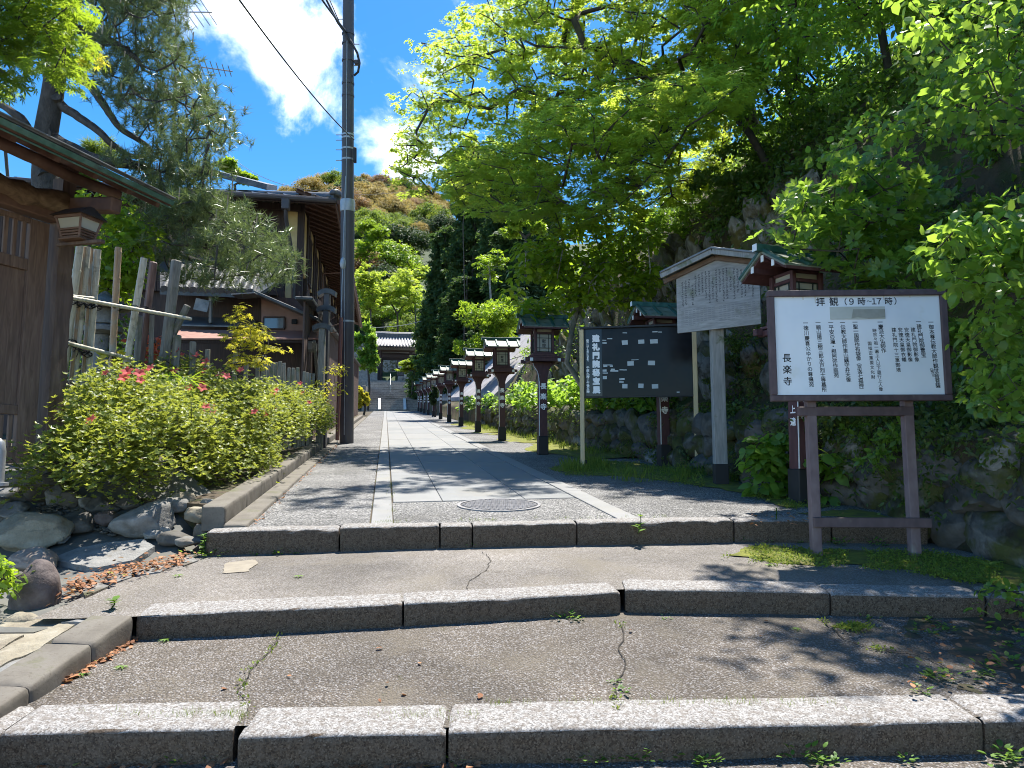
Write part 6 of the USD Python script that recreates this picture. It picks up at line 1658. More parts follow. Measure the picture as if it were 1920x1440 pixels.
ann.addw('vent', box(al(552, 603, Ya - .02), (.11, .05, .10), .004), MAT['dark_hole'])
ann.addw('awning', slab(np.array([al(325, 634, 13.6), al(598, 634, 14.6), al(592, 620, 15.2), al(325, 618, 14.4)]), .03), MAT['rust_sheet'])
ann.addw('awning_beam', beam(al(325, 640, 13.65), al(596, 640, 14.65), .06, .07), MAT['house_board'])
ann.addw('wall', (lambda q: (np.vstack([q, q + np.array([0, .3, 0])]), np.array([(0, 1, 2), (0, 2, 3), (6, 5, 4), (7, 6, 4), (0, 4, 5), (0, 5, 1), (1, 5, 6), (1, 6, 2), (2, 6, 7), (2, 7, 3), (3, 7, 4), (3, 4, 0)])))(np.array([al(300, 780, 15.6), al(596, 780, 15.6), al(596, 560, 15.6), al(300, 552, 15.6)])), MAT['house_board'])
ann.addw('sill_sheet', slab(np.array([al(330, 608, 14.6), al(480, 612, 15.0), al(478, 598, 15.5), al(330, 592, 15.4)]), .03), MAT['lead_sheet'])
ann.addw('post', beam(al(395, 606, 14.9), al(395, 556, 14.9), .06, .06), MAT['grey_wood'])
ann.addw('hanging_cloth', box(al(378, 572, 14.85), (.3, .01, .25), .002, rot((0, 1, 0), 12)), MAT['lead_sheet'])
ann.addw('bracket', box(al(582, 650, 14.6), (.26, .2, .22), .05), MAT['grey_wood'])
# tile-capped gate posts by the wall
for i, (px, py, Y, lab) in enumerate(((600, 612, 14.0, 'grey post with a saddle tile cap at the corner of the plank wall'), (607, 577, 14.4, 'second saddle-tiled post rising just behind the first at the wall corner'), (608, 545, 14.9, 'tallest dark post with a saddle tile cap by the house corner'))):
    p = WD(px, py, Y); base = W([D(px, py, Y)[0], Y, -.02])
    cp = T('capped_post', lab, 'post', loc=base)
    h = p[2] - base[2]
    cp.add('post', box((0, 0, h / 2), (.12, .12, h), .006), MAT['grey_wood' if i < 1 else 'pole_brown'])
    cap = extrude([(-.24, -.16), (-.26, -.02), (-.14, .05), (0, .075), (.14, .05), (.26, -.02), (.24, -.16), (.13, -.09), (0, -.065), (-.13, -.09)], .22)
    cp.add('cap_tile', moved(cap, (0, 0, h + .04), s=.74), MAT['roof_tile'], smooth=30)
# plank wall along the lane
pw = T('plank_wall', 'tall brown plank wall with tile coping running along the lane behind the utility pole', 'wall', loc=W(ST(-1.62, 15)))
t = 14.2; i = 0
while t < 42:
    wv = .24 if t < 24 else .8
    b = W(ST(-1.62, t + wv / 2, -.05)); hh = 3.0
    pw.addw('plank', box(b + np.array([0, 0, hh / 2]), (.035 + .01 * (i % 2), wv - .008, hh), .003, HA), MAT['plank_wall'])
    t += wv; i += 1
for t in np.arange(14.1, 41.5, 1.0):
    a, b = W(ST(-1.62, t, 0)) + np.array([0, 0, 3.0]), W(ST(-1.62, t + 1.0, 0)) + np.array([0, 0, 3.0])
    pw.addw('coping_tile', beam(a, b, .34, .07, .02), MAT['roof_tile'])
pw.addw('brace', beam(W(ST(-1.45, 14.6, 0)) + np.array([0, 0, 2.2]), W(ST(-1.40, 16.2, 0)) + np.array([0, 0, .4]), .06, .05), MAT['grey_wood'])

# ================================================================ utility pole and its wires
pb_ = WG(650, 831, 0); ptop = WD(653.5, -60, D(650, 831, 1)[1] * G(650, 831, 0)[1])
ax_ = (ptop - pb_); Hp = np.linalg.norm(ax_) * 1.25; ax_ /= np.linalg.norm(ax_)
up_ = T('utility_pole', 'tall dark brown steel utility pole rising past the top of the picture', 'utility pole', loc=pb_, A=basis(ax_, (0, 1, 0))[:, [1, 2, 0]] if False else np.stack([np.cross([0, 1, 0], ax_) / np.linalg.norm(np.cross([0, 1, 0], ax_)), np.cross(ax_, np.cross([0, 1, 0], ax_) / np.linalg.norm(np.cross([0, 1, 0], ax_))), ax_], 1))
Yp = G(650, 831, 0)[1]; sp = Yp / FPX
rad = lambda z: .160 - (.160 - .135) * min(1, z / 9.5)
joint = 5.55
zof = lambda py: (WD(652, py, Yp)[2] - pb_[2])
up_.add('lower_shaft', tube([(0, 0, -.1), (0, 0, zof(372))], [.160, .158], 24), MAT['pole_brown'], smooth=40)
up_.add('upper_shaft', tube([(0, 0, zof(372)), (0, 0, Hp)], [.143, .118], 24), MAT['pole_brown'], smooth=40)
up_.add('joint_collar', tube([(0, 0, zof(396)), (0, 0, zof(394)), (0, 0, zof(376)), (0, 0, zof(372))], [.166, .172, .172, .150], 24), MAT['galvanised'], smooth=30)
for py, m in ((62, 'pole_brown'), (80, 'pole_brown'), (112, 'pole_brown'), (155, 'pole_brown'), (178, 'pole_brown'), (252, 'galvanised'), (258, 'galvanised'), (278, 'galvanised'), (298, 'galvanised'), (602, 'galvanised')):
    z = zof(py); up_.add('band', tube([(0, 0, z - .02), (0, 0, z + .02)], [(.145 if py < 372 else .163)] * 2, 24), MAT[m], smooth=40)
for py, sx in ((35, -1), (82, 1), (112, 1), (122, 1), (252, -1), (262, -1), (280, -1), (300, -1)):
    z = zof(py); up_.add('step_bolt', tube([(sx * .10, -.03, z), (sx * .27, -.03, z)], .010, 6), MAT['galvanised'])
up_.add('terminal_box', box((.215, -.03, zof(116)), (.12, .1, .10), .01), MAT['pole_brown'])
up_.add('cable_box', box((.19, -.10, zof(292)), (.07, .10, .36), .02), MAT['cable'])
up_.add('earth_wire', tube([(-.02, -.165, .2), (-.015, -.168, zof(390)), (.0, -.15, zof(360)), (.005, -.142, zof(80))], .008, 6), MAT['galvanised'], smooth=True)
up_.add('looped_cable', tube([(-1.1, -.3, zof(-40)), (-.50, -.25, zof(0)), (-.2, -.18, zof(48)), (.05, -.17, zof(75)), (.24, -.12, zof(102)), (.29, -.1, zof(120)), (.25, -.08, zof(136)), (.15, -.06, zof(142))], .028, 8), MAT['cable'], smooth=True)
up_.add('looped_cable', tube([(-1.0, -.32, zof(-40)), (-.42, -.27, zof(0)), (-.15, -.2, zof(50)), (.1, -.18, zof(82))], .014, 6), MAT['cable'], smooth=True)
single('overhead_cable', tube(sag(WD(420, -40, 7.5), WD(664, 262, Yp - .15), .12), .012, 6), MAT['cable'], 'single black overhead cable sloping down to the utility pole', 'cable', smooth=True)
single('overhead_cable', tube(sag(WD(565, -60, 12.0), WD(650, 60, Yp - .16), .05), .022, 6), MAT['cable'], 'thick bundled cable reaching the top of the utility pole', 'cable', smooth=True)
gy = T('guy_wire', 'steel guy wire with a white insulator and rust red guard beside the utility pole', 'guy wire', loc=WG(632, 835, 0))
gtop, gbot = WD(648, 330, Yp - .17), WG(632, 836, 0)
gmid = lambda k: gtop + (gbot - gtop) * k
gy.addw('wire', tube([gtop, gbot], .009, 6), MAT['galvanised'])
k0, k1 = .54, .98
gy.addw('guard', tube([gmid(k0), gmid(k1)], .042, 10), MAT['guard_red'], smooth=40)
kk = (500 - 330) / (836 - 330)
gy.addw('insulator', tube([gmid(kk - .022), gmid(kk - .014), gmid(kk), gmid(kk + .014), gmid(kk + .022)], [.02, .055, .07, .055, .02], 10), MAT['galvanised'], smooth=True)
# slim distant pole and thin wire
p2 = W(ST(-2.6, 46, 0)); dp = T('distant_pole', 'slim dark pole just right of the utility pole, far along the lane', 'utility pole', loc=p2)
dp.add('shaft', tube([(0, 0, 0), (0, 0, 9.2)], [.13, .10], 12), MAT['pole_brown'], smooth=40)
dp.add('transformer_arm', box((.15, -.1, 5.6), (.5, .06, .06), .01), MAT['pole_brown'])
single('thin_wire', tube(sag(WD(405, 265, 30), WD(545, 350, 19.8), .3), .010, 5), MAT['galvanised'], 'thin pale wire dropping to the corner of the house roof', 'cable')
single('thin_wire', tube(sag(WD(545, 350, 60), WD(815, 345, 90), 1.0), .02, 5), MAT['cable'], 'thin dark wire crossing the sky above the far hill', 'cable')
single('thin_wire', tube(sag(WD(690, 613, 60), WD(790, 602, 60), .2), .02, 5), MAT['galvanised'], 'thin wire sagging in front of the yellow maple above the temple gate', 'cable')

# ================================================================ television antennas
def antenna(label, px0, px1, py0, py1, Y, n, L, mast=None, tilt=0):
    a, b = WD(px0, py0, Y), WD(px1, py1, Y)
    t = T('tv_antenna', label, 'antenna', loc=a)
    t.addw('boom', tube([a, b], .014, 6), MAT['galvanised'])
    for i in range(n):
        c = a + (b - a) * (i + .5) / n; d = np.array([0, 1.0, -.02]) if tilt else np.array([-.22, .95, 0]); d = d / np.linalg.norm(d); l = L * (1 - .5 * i / n)
        t.addw('element', tube([c - d * l / 2 * 1.0, c + d * l / 2], .010, 5), MAT['galvanised'])
    if mast is not None: t.addw('mast', tube([WD(*mast[0]), WD(*mast[1])], .02, 8), MAT['galvanised'])
antenna('television antenna at the top among the pine needles, with long slanting rods', 285, 398, 22, 23, 16, 8, 1.6, ((330, -5, 16), (326, 420, 16.8)), 1)
antenna('short television antenna poking out right of the pine', 372, 436, 125, 134, 16, 6, .8, ((376, 122, 16.05), (330, 128, 16.02)))

# ================================================================ pine and the maple over the gate
rpn = np.random.default_rng(88)
PY = 10.0
trunk = [WD(88, 430, PY), WD(84, 330, PY), WD(86, 250, PY), WD(98, 180, PY), WD(108, 110, PY - .1), WD(130, 30, PY - .2), WD(150, -60, PY - .2), WD(190, -160, PY)]
def pinespots(poly, n, Y0, Y1, d=.3): return spots(rpn, poly, n, lambda x, y: rpn.uniform(Y0, Y1), d)
pine_tg = np.vstack([
    pinespots([(150, 60), (180, -60), (330, -80), (330, 30), (350, 120), (400, 180), (430, 260), (400, 290), (330, 260), (230, 210), (165, 150)], 150, 9.0, 11.2, .27),
    pinespots([(140, -20), (200, -140), (360, -120), (330, 0), (200, 20)], 36, 9.2, 11, .3),
    pinespots([(220, 290), (330, 270), (400, 310), (410, 400), (330, 420), (270, 380)], 62, 9.0, 10.2, .2),
    pinespots([(300, 400), (360, 365), (440, 390), (500, 440), (555, 490), (530, 530), (420, 530), (330, 520), (290, 450)], 74, 8.8, 10.0, .24),
    pinespots([(-80, 60), (20, 100), (10, 140), (-80, 120)], 10, 9.6, 10.6, .3)])
pn_ = T('pine_tree', 'gnarled pine with long needles leaning over the gate roof and reaching toward the house', 'pine', loc=trunk[0])
limbs = [trunk]
limb_pts = {'arch': [(84, 330), (60, 265), (30, 215), (-20, 192), (-80, 190)], 'low': [(86, 250), (130, 275), (190, 300), (250, 310), (280, 330), (300, 400), (330, 470), (400, 492), (470, 500)],
            'mid': [(106, 180), (140, 215), (190, 250), (230, 285), (280, 290)], 'up': [(112, 100), (160, 150), (190, 190), (215, 230), (262, 262), (280, 285)], 'top': [(120, 60), (170, 60), (230, 90), (270, 130)]}
wood = [tube(trunk, [.17, .165, .15, .14, .13, .115, .09, .05], 12)]
nodes_ = []
for nm, pp in limb_pts.items():
    P_ = [WD(x, y, PY - .1 + .5 * math.sin(i * .9 + len(nm)) * (i > 1) * .6) for i, (x, y) in enumerate(pp)]
    from scipy.interpolate import CubicSpline
    cs = CubicSpline(np.arange(len(P_)), np.array(P_)); q = cs(np.linspace(0, len(P_) - 1, len(P_) * 5))
    q += (meshkit.fbm(q * 3, 3, 5)[:, None] - .5) * .06
    r0 = .085 if nm in ('low', 'arch') else .07
    wood.append(tube(q, np.linspace(r0, .028, len(q)), 9)); nodes_ += list(q[4:])
nodes_ += trunk[3:]
NP = np.array(nodes_)
for c in pine_tg:
    j = int(np.argmin(np.linalg.norm(NP - c, axis=1))); a = NP[j]; L = np.linalg.norm(c - a)
    pr = unit(rpn, 1)[0] * .14 * L
    q = np.array([a + (c - a) * k + pr * math.sin(math.pi * k) + np.array([0, 0, -.10 * L * math.sin(math.pi * k)]) for k in np.linspace(0, 1, 6)])
    wood.append(tube(q, np.linspace(min(.03, .010 + .012 * L), .006, 6), 5)); NP = np.vstack([NP, q[2:]])
pn_.addw('trunk', join(wood), MAT['bark_pine'], smooth=50)
# needles: each shoot carries a brush of long thin needles
NS = len(pine_tg) * 8
sh = np.repeat(pine_tg, 8, 0) + rpn.normal(0, .15, (NS, 3)) * np.array([1, 1, .38])
dirs = unit(rpn, NS) * .55 + np.array([0, 0, .75]); dirs /= np.linalg.norm(dirs, axis=1, keepdims=True)
nn = 36; n = NS * nn
dd_ = np.repeat(dirs, nn, 0); C = np.repeat(sh, nn, 0) + dd_ * rpn.uniform(-.05, .07, (n, 1))
A_ = dd_ * rpn.uniform(.1, 1.0, (n, 1)) + unit(rpn, n) * .75
m, ti = leaves(C, unit(rpn, n), A_, rpn.uniform(.09, .15, n), 'needle', tint=np.clip(.5 * rpn.random(n) + .5 * np.repeat(rpn.random(NS), nn), 0, 1))
m = (m[0], m[1])
pn_.addw('needles', m, MAT['needle_pine'], tint=ti, kind='stuff')
cand = [tube([p + d * .02, p + d * (.10 + .08 * (i % 3))], .009, 5) for i, (p, d) in enumerate(zip(sh[::21], np.tile([.05, -.05, 1.0], (len(sh[::21]), 1))))]
pn_.addw('candles', join(cand), MAT['bamboo_tan'], kind='stuff')

tg = spots(rpn, [(-120, -120), (110, -120), (140, 0), (160, 120), (120, 150), (60, 130), (0, 160), (-120, 170)], 120, lambda x, y: rpn.uniform(4.9, 6.0), .16)
mb = WD(-420, 700, 5.6)
mt = plant('maple_tree', 'bright green maple branch hanging into the upper left corner', 'tree', mb, tg, .22, 46, 'maple', .085, 'leaf_maple_near', trunk=[WD(-410, 400, 5.6), WD(-390, 100, 5.6), WD(-330, -20, 5.5)], r_tip=.0045, seed=91, flat=.45, up=.65, droop=.5, step=.4)
r2 = np.random.default_rng(92)
tg2 = np.array([WD(x, y, 5.2) for x, y in ((165, 122), (180, 118), (195, 120), (185, 104))])
m, ti = cloud(r2, tg2, .05, 4, 'maple', .075, .6, .5)
mt.addw('young_leaves', m, MAT['leaf_maple_yellow'], tint=ti)
# ================================================================ temple steps and gate
ts = T('temple_steps', 'wide shaded stone staircase at the far end of the lane below the temple gate', 'staircase', loc=W(ST(.9, 66)))
yy, zz = 65.5, .02
LR = np.stack([PERP, DIR, [0, 0, 1]], 1)
surf('stair_stone', [(.13, .12, .11), (.20, .19, .175), (.28, .265, .245)], 6, rough=.85, bump=.2, over=(.6, (.10, .095, .08), .5, .7))
plan = [(6, .30, .165), (0, 2.2, 0), (4, .34, .19), (0, 1.0, 0), (6, .34, .175)]
for n, tread, riser in plan:
    if n == 0:
        ts.addl('landing', box(ST(.9, yy + tread / 2, zz - .3), (5.6, tread, .6), .01, LR), MAT['stair_stone']); yy += tread; continue
    for k in range(n):
        zz += riser
        ts.addl('step', box(ST(.9, yy + 1.2, zz - .4), (5.4, 2.4, .8), .012, LR), MAT['stair_stone'])
        ts.addl('nosing', box(ST(.9, yy + .04, zz + .012), (5.38, .06, .024), .004, LR), MAT['granite'])
        yy += tread
for u in (-.55, 1.75): ts.addl('side_slab', beam(ST(u, 65.3, .16), ST(u, 67.2, 1.12), .24, .08), MAT['white_paint'])
for u in (-1.95, 3.75): ts.addl('cheek_wall', box(ST(u, 70.5, 1.0), (.35, 9.6, 2.6), .03, LR), MAT['stair_stone'])
ts.addl('handrail', join(tube([ST(.45, 71.2, 2.5), ST(.48, 74, 3.7)], .035, 6), tube([ST(.45, 71.2, 2.5), ST(.45, 71.2, 1.4)], .03, 6), tube([ST(.48, 74, 3.7), ST(.48, 74, 2.8)], .03, 6)), MAT['galvanised'])
Yg = 76.5; sg_ = Yg / FPX
tgp = W(D(742, 718, Yg))
tg_ = T('temple_gate', 'small temple gate with silvery tiled roof and dark timber posts', 'temple gate', loc=tgp, rotz=YAW)
tg_.add('base', box((0, 0, -.6), (7, 5, 1.2), .02), MAT['stair_stone'])
for x in (-1.65, 1.55):
    for y in (-1.1, 1.1): tg_.add('post', tube([(x, y, 0), (x, y, 3.4)], .17, 10), MAT['house_board'], smooth=40)
for z, w in ((2.75, .3), (3.3, .22)): 
    for y in (-1.1, 1.1): tg_.add('beam', box((0, y, z), (4.6, .2, w), .01), MAT['house_board'])
tg_.add('side_panel', box((-2.4, 0, 1.4), (1.3, .12, 2.8), .01), MAT['house_board'])
tg_.add('side_panel', box((2.3, 0, 1.4), (1.3, .12, 2.8), .01), MAT['house_board'])
tg_.add('open_door', box((-1.45, .9, 1.25), (.08, 1.4, 2.5), .01), MAT['house_board'])
for k in range(26): tg_.add('rafter_end', box((-3.0 + k * .24, -2.35, 3.52), (.09, .3, .09), .005), MAT['lantern_red' if k % 2 else 'house_board'])
he, zr_, ze_ = 3.15, 4.95, 3.62
prof = [(-2.55, ze_), (-1.7, ze_ + .30), (-.9, ze_ + .72), (0, zr_)]
rows = []
for s in (-1, 1):
    v, f = grid(lambda x, q: (x * (1 - .12 * q), s * -np.interp(q, [0, .33, .66, 1], [2.55, 1.7, .9, 0]) * -1 * -1, np.interp(q, [0, .33, .66, 1], [ze_, ze_ + .3, ze_ + .72, zr_]) + .10 * abs(x / he) ** 3 * (1 - q)), np.linspace(-he, he, 9), np.linspace(0, 1, 7))
    rows.append((v, f))
    v2 = v - np.array([0, 0, .10]); rows.append((v2, f[:, ::-1]))
rf = tg_.add('roof', join(rows), MAT['tile_silver'], smooth=40)
for k in range(19):
    x = -he + .1 + k * (2 * he - .2) / 18
    for s in ((-1, 1) if k % 3 == 0 else (-1,)):
        tg_.add('tile_row', tube([(x * (1 - .12 * q), s * np.interp(q, [0, .33, .66, 1], [2.58, 1.7, .9, 0]), np.interp(q, [0, .33, .66, 1], [ze_, ze_ + .3, ze_ + .72, zr_]) + .10 * abs(x / he) ** 3 * (1 - q) + .05) for q in np.linspace(0, 1, 6)], .085, 6), MAT['tile_silver'], smooth=50, parent=rf)
tg_.add('ridge', box((0, 0, zr_ + .15), (4.9, .42, .62), .04), MAT['roof_tile'])
tg_.add('ridge_cap', tube([(-2.5, 0, zr_ + .48), (2.5, 0, zr_ + .48)], .12, 8), MAT['tile_silver'], smooth=50)
for x in (-2.5, 2.5): tg_.add('ridge_end_tile', box((x, 0, zr_ + .28), (.16, .5, .85), .05), MAT['roof_tile'])
for x in (-2.2, 2.2): tg_.add('descending_ridge', tube([(x, -.25, zr_ + .18), (x * 1.03, -1.0, ze_ + .85), (x * 1.06, -1.9, ze_ + .38)], .16, 8), MAT['tile_silver'], smooth=50)
for x in (-2.36, 2.36): tg_.add('corner_tile', rock((x, -2.0, ze_ + .42), (.24, .2, .28), 4, 2, .1, 2), MAT['roof_tile'], smooth=30)
single('temple_wall', (W((q_ := box(ST(.4, 86, 5.5), (9, .6, 5.0), .03, LR))[0]), q_[1]), MAT['wall_stone_light'], 'pale stone wall glimpsed through the opening of the temple gate', 'wall')
st2 = T('upper_steps', 'sunlit upper flight of steps glimpsed through the right of the temple gate', 'staircase', loc=W(ST(2.3, 80)))
for k in range(12): st2.addl('step', box(ST(2.5, 80 + k * .34 + .6, 2.9 + k * .18), (2.2, 1.2, .5), .01, LR), MAT['granite'])
nb_ = T('standing_box', 'dark standing box on legs inside the temple gate opening', 'box', loc=W(ST(1.55, 77, 2.9)), rotz=YAW)
nb_.add('case', box((0, 0, 1.1), (.75, .4, .85), .04), MAT['pole_brown'])
for x in (-.28, .28): nb_.add('leg', box((x, 0, .33), (.07, .3, .7), .005), MAT['pole_brown'])
ww = T('side_wall', 'low blue-grey plastered wall left of the temple gate', 'wall', loc=W(ST(-3, 75.5)), rotz=YAW)
ww.add('wall', box((0, 0, 3.4), (4.2, .4, 2.2), .02), MAT['lead_sheet'])
ww.add('coping', box((0, 0, 4.55), (4.4, .8, .16), .03), MAT['roof_tile'])

# ================================================================ far hill and its trees
def hill_z(x, y):
    b = np.interp(y, [78, 90, 260, 300, 420, 700], [.0, 4, 76, 80, 70, 40])
    k = np.clip((x + 6 + .12 * y) / 30, 0, 1)
    k2 = np.clip((-x / max(y, 1) - .24) / .10, 0, 1)
    return b * (1 - .25 * k) * (1 - .11 * k2) + noisez((x, y, 0), 7 * np.clip((y - 90) / 80, 0, 1), .012, 2) + (2.2 if y > 78 else 0) * np.clip((y - 76) / 6, 0, 1)
v, f = grid(lambda x, y: (x, y, hill_z(x, y)), np.linspace(-260, 160, 85), np.concatenate([np.arange(77, 300, 5), np.linspace(305, 700, 16)]))
single('hills', (W(v), f), MAT['hill_floor'], kind='structure', smooth=True)
rh_ = np.random.default_rng(500)


def far_proto(name, label, lm, seed, n=5200, size=.105, lobes=70, group=None, up=.2, squash=.85):
    g = np.random.default_rng(seed); o = unit(g, lobes); o[:, 2] = np.abs(o[:, 2]) * 1.0 - .12
    c = o * (1 + .55 * (meshkit.fbm(o * 2.4 + seed, 3) - .5) * 2)[:, None] * .82 * np.array([1, 1, squash]) + np.array([0, 0, .75])
    t = T(name, label, 'tree', loc=(0, 0, -900), group=group)
    t.add('trunk', branches(g, [(0, 0, -.4), (0, 0, .2), (0, 0, .6)], c[::5], .02, .45, step=.4), MAT['bark_dark'])
    k = n // lobes
    idx = np.repeat(np.arange(lobes), k); q = unit(g, len(idx)) * (g.random((len(idx), 1)) ** .4) * g.uniform(.16, .42, lobes)[idx][:, None]
    q[:, 2] = np.abs(q[:, 2]) * .9 - .04
    m, ti = leaves(c[idx] + q, q / .3 + c[idx] * .25 + unit(g, len(idx)) * .55 + np.array([0, 0, up]), unit(g, len(idx)), size * g.uniform(.6, 1.3, len(idx)), 'diamond', tint=np.clip(.55 * g.random(len(idx)) + .45 * g.random(lobes)[idx], 0, 1))
    t.add('crown', m, MAT[lm], tint=ti)
    return t


kinds_ = {k: [] for k in ('gold', 'rust', 'dark', 'green', 'bright')}
lab_ = {'gold': ('golden flowering tree crown on the upper far hillside', 'leaf_far_gold', 'golden trees on the far hill'), 'rust': ('rust brown tree crown on the far hillside', 'leaf_far_rust', 'rust brown trees on the far hill'),
        'dark': ('dark green tree crown on the far hillside', 'leaf_far_dark', 'dark trees on the far hill'), 'green': ('mid green tree crown on the far hillside', 'leaf_far', 'green trees on the far hill'), 'bright': ('bright yellow-green tree crown low on the far hillside', 'leaf_bright', 'bright trees on the far hill')}
pts_ = []
for _ in range(9000):
    y = rh_.uniform(88, 296); x = y * rh_.uniform(-.50, -.03)
    r = rh_.choice([rh_.uniform(2.4, 3.6), rh_.uniform(3.6, 6.8)]) * (1 if y > 140 else .85)
    if all((x - a) ** 2 + (y - b) ** 2 > (.60 * (r + c)) ** 2 for a, b, c in pts_): pts_.append((x, y, r))
protos = {}
for (x, y, r) in pts_:
    z = hill_z(x, y); px, py = 960 + FPX * x / y, 750 - FPX * (z + r * 1.3 - 1) / y
    if px < 430 or px > 835 or (px < 575 and py > 376) or (px > 785 and py > 430) or py > 590: continue
    nn_ = meshkit.fbm(np.array([x * .03, y * .03, 1.0]), 3, 6)
    w = rh_.random()
    if py < 380: k = 'gold' if w < .60 else ('rust' if w < .64 else ('green' if w < .85 else 'dark'))
    elif py < 440: k = 'dark' if w < .46 else ('rust' if w < .54 else ('gold' if w < .60 else 'green'))
    else: k = 'bright' if w < .42 else ('green' if w < .74 else ('dark' if w < .95 else 'rust'))
    loc = W([x, y, z - .2 * r]); a = rh_.uniform(0, 6.28); s = r * np.array([1, 1, rh_.uniform(.85, 1.1)])
    lb, lm, gr = lab_[k]
    pk = (k, int(rh_.integers(2)))
    if pk not in protos:
        t = far_proto('hill_tree', lb, lm, hash(k) % 7 + pk[1] * 11 + len(protos), group=gr)
        protos[pk] = t
        xf = UsdGeom.Xform(t.prim); op = xf.GetOrderedXformOps()[0]
        c, q = math.cos(a), math.sin(a)
        op.Set(Gf.Matrix4d(c * s[0], q * s[0], 0, 0, -q * s[1], c * s[1], 0, 0, 0, 0, s[2], 0, *map(float, loc), 1))
    else: copy_of(protos[pk], lb, loc, a, s)

# trees at the end of the lane
def crown_tree(label, px, py, Y, w, h, lm, n, seed, bark='bark_dark', leaf='tri', size=.25, flat=.4, base_py=None, per=110, name='maple_tree', up=.7, rfac=.22, clump=8, group=None, r_tip=.02):
    g = np.random.default_rng(seed); s = Y / FPX; c = D(px, py, Y)
    nl_ = max(4, n // 9); lb_ = unit(g, nl_) * (g.random((nl_, 1)) ** .5) * .80
    o = lb_[g.integers(0, nl_, n)] + unit(g, n) * (g.random((n, 1)) ** .4) * .34
    o = o * np.array([w * s / 2, w * s / 2.4, h * s / 2])
    b = D(px, base_py or py + h * .8, Y)
    return plant(name, label, 'tree', W(b), W(c + o), w * s * rfac * .5, per, leaf, size, lm, bark, trunk=[W(b + (c - b) * .35 + np.array([.1, 0, 0])), W(b + (c - b) * .75)], r_tip=r_tip, seed=seed, flat=flat, up=up, step=.8, clump=clump)


crown_tree('yellow-green maple crown rising above the temple gate roof', 745, 555, 84, 130, 125, 'leaf_maple', 130, 1, size=.30, base_py=690)
crown_tree('brighter yellow maple left of the temple gate roof', 695, 545, 80, 95, 120, 'leaf_maple', 90, 2, size=.28, base_py=690)
crown_tree('yellow maple crown behind the first two over the temple gate', 778, 515, 92, 100, 95, 'leaf_maple', 80, 3, size=.30, base_py=650)
crown_tree('green tree higher up behind the yellow maples', 692, 450, 110, 90, 85, 'leaf_bright', 90, 4, size=.32, base_py=600, flat=.6)
crown_tree('rounded yellow-green maple leaning in front of the temple gate from the right', 772, 684, 66, 66, 46, 'leaf_maple', 80, 5, size=.2, base_py=740)
crown_tree('light green leafy tree just right of the utility pole', 690, 655, 50, 62, 110, 'leaf_vine', 80, 6, leaf='diamond', size=.24, flat=.8, up=.4, base_py=770, name='broadleaf_tree')
crown_tree('pale shrub at the foot of the leafy tree right of the utility pole', 682, 742, 44, 42, 60, 'leaf_maple_yellow', 40, 7, leaf='diamond', size=.14, flat=.8, up=.4, base_py=778, name='lane_shrub')
crown_tree('green tree low behind the house and the plank wall', 630, 600, 60, 50, 90, 'leaf_far', 50, 8, leaf='diamond', size=.26, flat=.8, up=.4, base_py=760, name='broadleaf_tree')
crown_tree('green tree showing above the ridge of the house roof', 440, 322, 34, 70, 44, 'leaf_bright', 40, 9, leaf='diamond', size=.20, flat=.7, up=.4, base_py=420, name='broadleaf_tree')
crown_tree('conical green conifer behind the pine, above the gate roof', 170, 300, 24, 90, 130, 'leaf_far', 70, 10, leaf='blade', size=.30, flat=.8, up=.2, base_py=480, name='conifer')
crown_tree('small conifer tip left of the pine trunk', 10, 240, 24, 40, 50, 'leaf_far', 20, 14, leaf='blade', size=.30, flat=.8, up=.2, base_py=400, name='conifer')
crown_tree('clipped dark bush between two far lantern posts', 815, 745, 42, 20, 60, 'leaf_far_dark', 36, 11, leaf='diamond', size=.12, flat=.9, up=.3, base_py=785, name='lane_shrub')
crown_tree('small airy tree with light leaf tufts and pale trunk on the slope past the lanterns', 918, 500, 36, 80, 110, 'leaf_bright', 26, 12, bark='bark_pale', leaf='diamond', size=.17, flat=.5, base_py=620, rfac=.30, per=60, name='broadleaf_tree')
crown_tree('yellow-green shrub on the concrete slope', 905, 608, 33, 160, 120, 'leaf_bright', 120, 13, leaf='diamond', size=.16, flat=.7, up=.4, base_py=660, name='lane_shrub')
crown_tree('bright shrub hanging over the top of the concrete slope', 985, 420, 30, 90, 70, 'leaf_bright', 46, 15, leaf='diamond', size=.17, flat=.7, up=.4, base_py=520, name='lane_shrub')
crown_tree('sunlit yellow-green tree in front of the cedars at the edge of the maple crown', 868, 330, 40, 110, 150, 'leaf_maple', 110, 16, r_tip=.006, leaf='tri', size=.2, base_py=700, name='maple_tree')


def cedar(label, px, Y, top, base_py, wid, seed, lm='leaf_cedar'):
    g = np.random.default_rng(seed); b, tp = W(D(px, base_py, Y)), W(D(px, top, Y)); h = tp[2] - b[2]; n = 190
    k = g.random(n) ** .8; r = wid * Y / FPX / 2 * (1 - k * .92) ** .8 * g.uniform(.45, 1.1, n); a = g.uniform(0, 6.28, n)
    tg = np.c_[b[0] + r * np.cos(a), b[1] + r * np.sin(a), b[2] + h * (.06 + .94 * k) - r * .15]
    t = T('cedar_tree', label, 'tree', loc=b)
    t.addw('trunk', join([tube([b, b + (tp - b) * .5, tp], [.35, .24, .05], 8)] + [tube([np.array([b[0], b[1], q[2] + .35]), q], [.07, .02], 4) for q in tg]), MAT['bark_dark'], smooth=True)
    m, ti = cloud(g, tg, 1.05, 230, 'diamond', .38, .8, .15, droop=.9, out=.8, clump=12)
    t.addw('crown', m, MAT[lm], tint=ti)
    t.hh, t.ww = h, wid * Y
    return t


